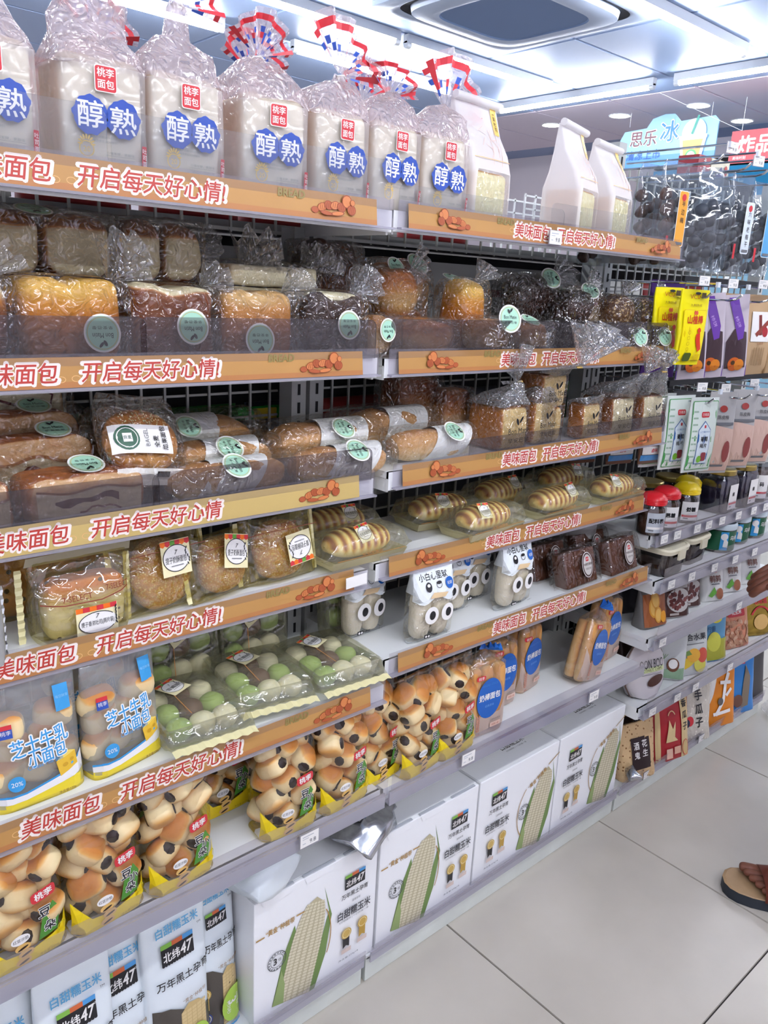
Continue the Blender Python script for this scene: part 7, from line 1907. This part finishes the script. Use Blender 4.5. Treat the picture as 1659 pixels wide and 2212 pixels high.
def foot(ank, side):
    """ankle to toes; big toe on the inner side"""
    A = Vector(ank); h = Vector((0, 0, 1)); out = []
    mid = A + fw * .075 - h * .036; ball = A + fw * .140 - h * .060
    heel = A - fw * .045 - h * .040
    out.append([(A, .036), (heel, .030)]); out.append([(A, .036), (mid, .033)])
    for k in range(5):
        off = (-.034 + .017 * k) * side
        ln = (.052, .050, .045, .038, .030)[k]; rr = (.0125, .0092, .0088, .0084, .0080)[k]
        b = ball + rt * (-off) - fw * (.008 * k)
        out.append([(mid, .033), (b, .0150), (b + fw * ln * .5 + h * .001, rr * 1.0), (b + fw * ln * .85 - h * .002, rr * 1.02)])
    return out
La, Ra = Vector((.965, -.528, .105)), Vector((1.27, -.66, .105))
hipL, hipR, pel = Vector((.985, -.55, .90)), Vector((1.145, -.475, .90)), Vector((1.065, -.515, .97))
kneeL, kneeR = Vector((.975, -.52, .50)), Vector((1.215, -.54, .50))
chest, neck_, sL, sR = Vector((1.075, -.525, 1.28)), Vector((1.075, -.525, 1.46)), Vector((.91, -.62, 1.40)), Vector((1.24, -.46, 1.40))
eL, wL, eR, wR = Vector((.965, -.625, 1.11)), Vector((.940, -.385, .868)), Vector((1.30, -.44, 1.12)), Vector((1.27, -.30, .92))
pm = Vector((.912, -.316, .812))     # palm centre of the visible hand
ch = [[(pel, .125), (hipL, .085), (kneeL, .055), (kneeL + Vector((-.005, -.02, -.16)), .052), (La, .036)], [(pel, .125), (hipR, .085), (kneeR, .055), (kneeR + Vector((0, -.02, -.16)), .052), (Ra, .036)],
      [(pel, .125), (pel + Vector((0, 0, .14)), .12), (chest, .125), (neck_, .052), (neck_ + Vector((-.01, .02, .10)), .050)],
      [(chest, .125), (sL, .058), (eL, .042), (wL, .027), (pm, .030)], [(chest, .125), (sR, .058), (eR, .042), (wR, .027), (wR + Vector((-.02, .07, -.06)), .030)]]
ch += foot(La, 1) + foot(Ra, -1)
# fingers of the near hand, curled; thumb from the side of the palm
fdir = (pm - wL).normalized(); side = Vector((.80, .45, .38)).normalized(); palm = fdir.cross(side)
for k in range(4):
    b = pm + fdir * .022 + side * (-.026 + .0175 * k); L = (.030, .034, .032, .025)[k]
    p1 = b + fdir * L * .85 - Vector((.012, 0, .004)); p2 = p1 + fdir * L * .25 + Vector((.012, .012, -.018)); p3 = p2 + Vector((.020, .004, .006))
    ch.append([(pm, .030), (b, .0115), (p1, .0100), (p2, .0092), (p3, .0082)])
tb = pm - fdir * .012 - side * .028
ch.append([(pm, .030), (tb, .0125), (tb - side * .016 + fdir * .026, .0105), (tb - side * .010 + fdir * .050, .0090)])
b2 = wR + Vector((-.02, .07, -.06))
for k in range(4):
    b = b2 + Vector((-.022 + .015 * k, .018, -.022)); ch.append([(b2, .030), (b, .0105), (b + Vector((0, .022, -.030)), .0095), (b + Vector((0, .014, -.056)), .0085)])
ch.append([(b2, .030), (b2 + Vector((-.030, .0, -.010)), .0115), (b2 + Vector((-.034, .018, -.040)), .0092)])
skin_mesh('body', ch, M_skin, per, 2)
hc = neck_ + Vector((-.02, .035, .185)) - PB
g = G(); blob(g, (.155, .19, .225), M_skin, e=(.95, .95), seg=(24, 18), c=hc, fn=lambda v: (v[0] * (1 - .18 * max(0, -v[2])), v[1], v[2]))
blob(g, (.026, .034, .045), M_skin, e=(1, 1), seg=(10, 8), c=hc + Vector((-.035, .098, -.010)))
for s in (-1, 1): blob(g, (.018, .035, .055), M_skin, e=(1, 1), seg=(10, 8), c=hc + Vector((s * .078, 0, -.005)))
g.build('head', per, smooth=True)
g = G()
for s in (-1, 1): blob(g, (.028, .012, .014), ink('EDEAE4'), e=(1, 1), seg=(10, 8), c=hc + Vector((-.012 + s * .034, .090, .018))); blob(g, (.012, .010, .012), ink('20140F'), e=(1, 1), seg=(8, 6), c=hc + Vector((-.012 + s * .034, .0945, .018)))
g.build('eyes', per, smooth=True)
g = G(); blob(g, (.050, .012, .014), ink('8E4A42'), e=(1, 1), seg=(12, 8), c=hc + Vector((-.015, .086, -.062))); g.build('mouth', per, smooth=True)
g = G(); blob(g, (.172, .205, .16), M_hair, e=(.9, .95), seg=(22, 14), lump=.004, c=hc + Vector((0, -.012, .050)), fn=lambda v: (v[0], v[1] if v[1] < .35 or v[2] > .3 else .35, v[2])); g.build('hair', per, smooth=True)
# clothes
c0 = pel - PB
g = G(); g.loft([(.93, c0.x, c0.y, .185, .13, 2.4), (1.05, c0.x, c0.y, .18, .128, 2.4), (1.25, c0.x + .01, c0.y - .01, .195, .135, 2.4), (1.38, c0.x + .01, c0.y - .01, .19, .115, 2.3), (1.45, c0.x + .01, c0.y - .01, .10, .085, 2), (1.475, c0.x + .01, c0.y - .01, .07, .07, 2)], M_shirt, seg=32, wr=.006, wf=9, caps=False)
for a, b in ((sL, eL), (sR, eR)):
    a, b = a - PB, b - PB; g.tube([a.lerp(b, -.15), a.lerp(b, .25), a.lerp(b, .62)], .07, M_shirt, seg=16, caps=False, rs=[.062, .068, .066])
g.build('shirt', per, smooth=True)
g = G(); g.loft([(.80, c0.x, c0.y, .185, .135, 2.4), (.98, c0.x, c0.y, .178, .128, 2.4)], M_short, seg=28, caps=False)
for a, b in ((hipL, kneeL), (hipR, kneeR)):
    a, b = a - PB, b - PB; g.tube([a, a.lerp(b, .5), a.lerp(b, .92)], .1, M_short, seg=18, caps=False, rs=[.105, .10, .095])
g.build('shorts', per, smooth=True)
def sandal(A, sd):
    A = Vector((A[0], A[1], 0)); pts = []
    prof = [(-.095, .0), (-.085, .024), (-.05, .034), (0, .035), (.06, .040), (.11, .048), (.15, .052), (.18, .049), (.20, .040), (.213, .024), (.218, 0)]
    out = [(t, w * 1.0) for t, w in prof] + [(t, -w) for t, w in reversed(prof[1:-1])]
    base = [A + fw * t + rt * w for t, w in out]; n = len(base)
    g = G(); g.add([(p.x - PB.x, p.y - PB.y, .001) for p in base] + [(p.x - PB.x, p.y - PB.y, .028) for p in base], [tuple(range(n - 1, -1, -1))] + [(i, (i + 1) % n, n + (i + 1) % n, n + i) for i in range(n)], M_sole); g.build('sandal_sole', per, smooth=True, sharp=50)
    g = G(); c = A + fw * .06; top = [c + (p - c) * .96 for p in base]; g.add([(p.x - PB.x, p.y - PB.y, .0282) for p in base] + [(p.x - PB.x, p.y - PB.y, .0305) for p in top], [(i, (i + 1) % n, n + (i + 1) % n, n + i) for i in range(n)] + [tuple(n + i for i in range(n))], M_foot); g.build('sandal_footbed', per)
    for (t0, t1, hh) in ((.075, .135, .088), (.005, .05, .112)):
        g = G(); vs = []; m = 14
        for j, t in enumerate((t0, t1)):
            for k in range(m + 1):
                q = PI * k / m; hz = hh - .022 * j
                p = A + fw * (t + .012 * math.cos(q)) + rt * (.052 * math.cos(q)); vs.append((p.x - PB.x, p.y - PB.y, .027 + (hz - .027) * math.sin(q) ** .75))
        g.add(vs, [(k, k + 1, m + 2 + k, m + 1 + k) for k in range(m)], M_strap); o = g.build('sandal_strap', per, smooth=True)
        md = o.modifiers.new('thick', 'SOLIDIFY'); md.thickness = .003
    g = G()
    for k in range(2): blob(g, (.010, .010, .006), M_chrome, e=(1, 1), seg=(8, 6), c=A + fw * .10 + rt * (.02 - .04 * k) - PB + Vector((0, 0, .084)))
    g.build('strap_stud', per, smooth=True)
sandal(La, 1); sandal(Ra, -1)
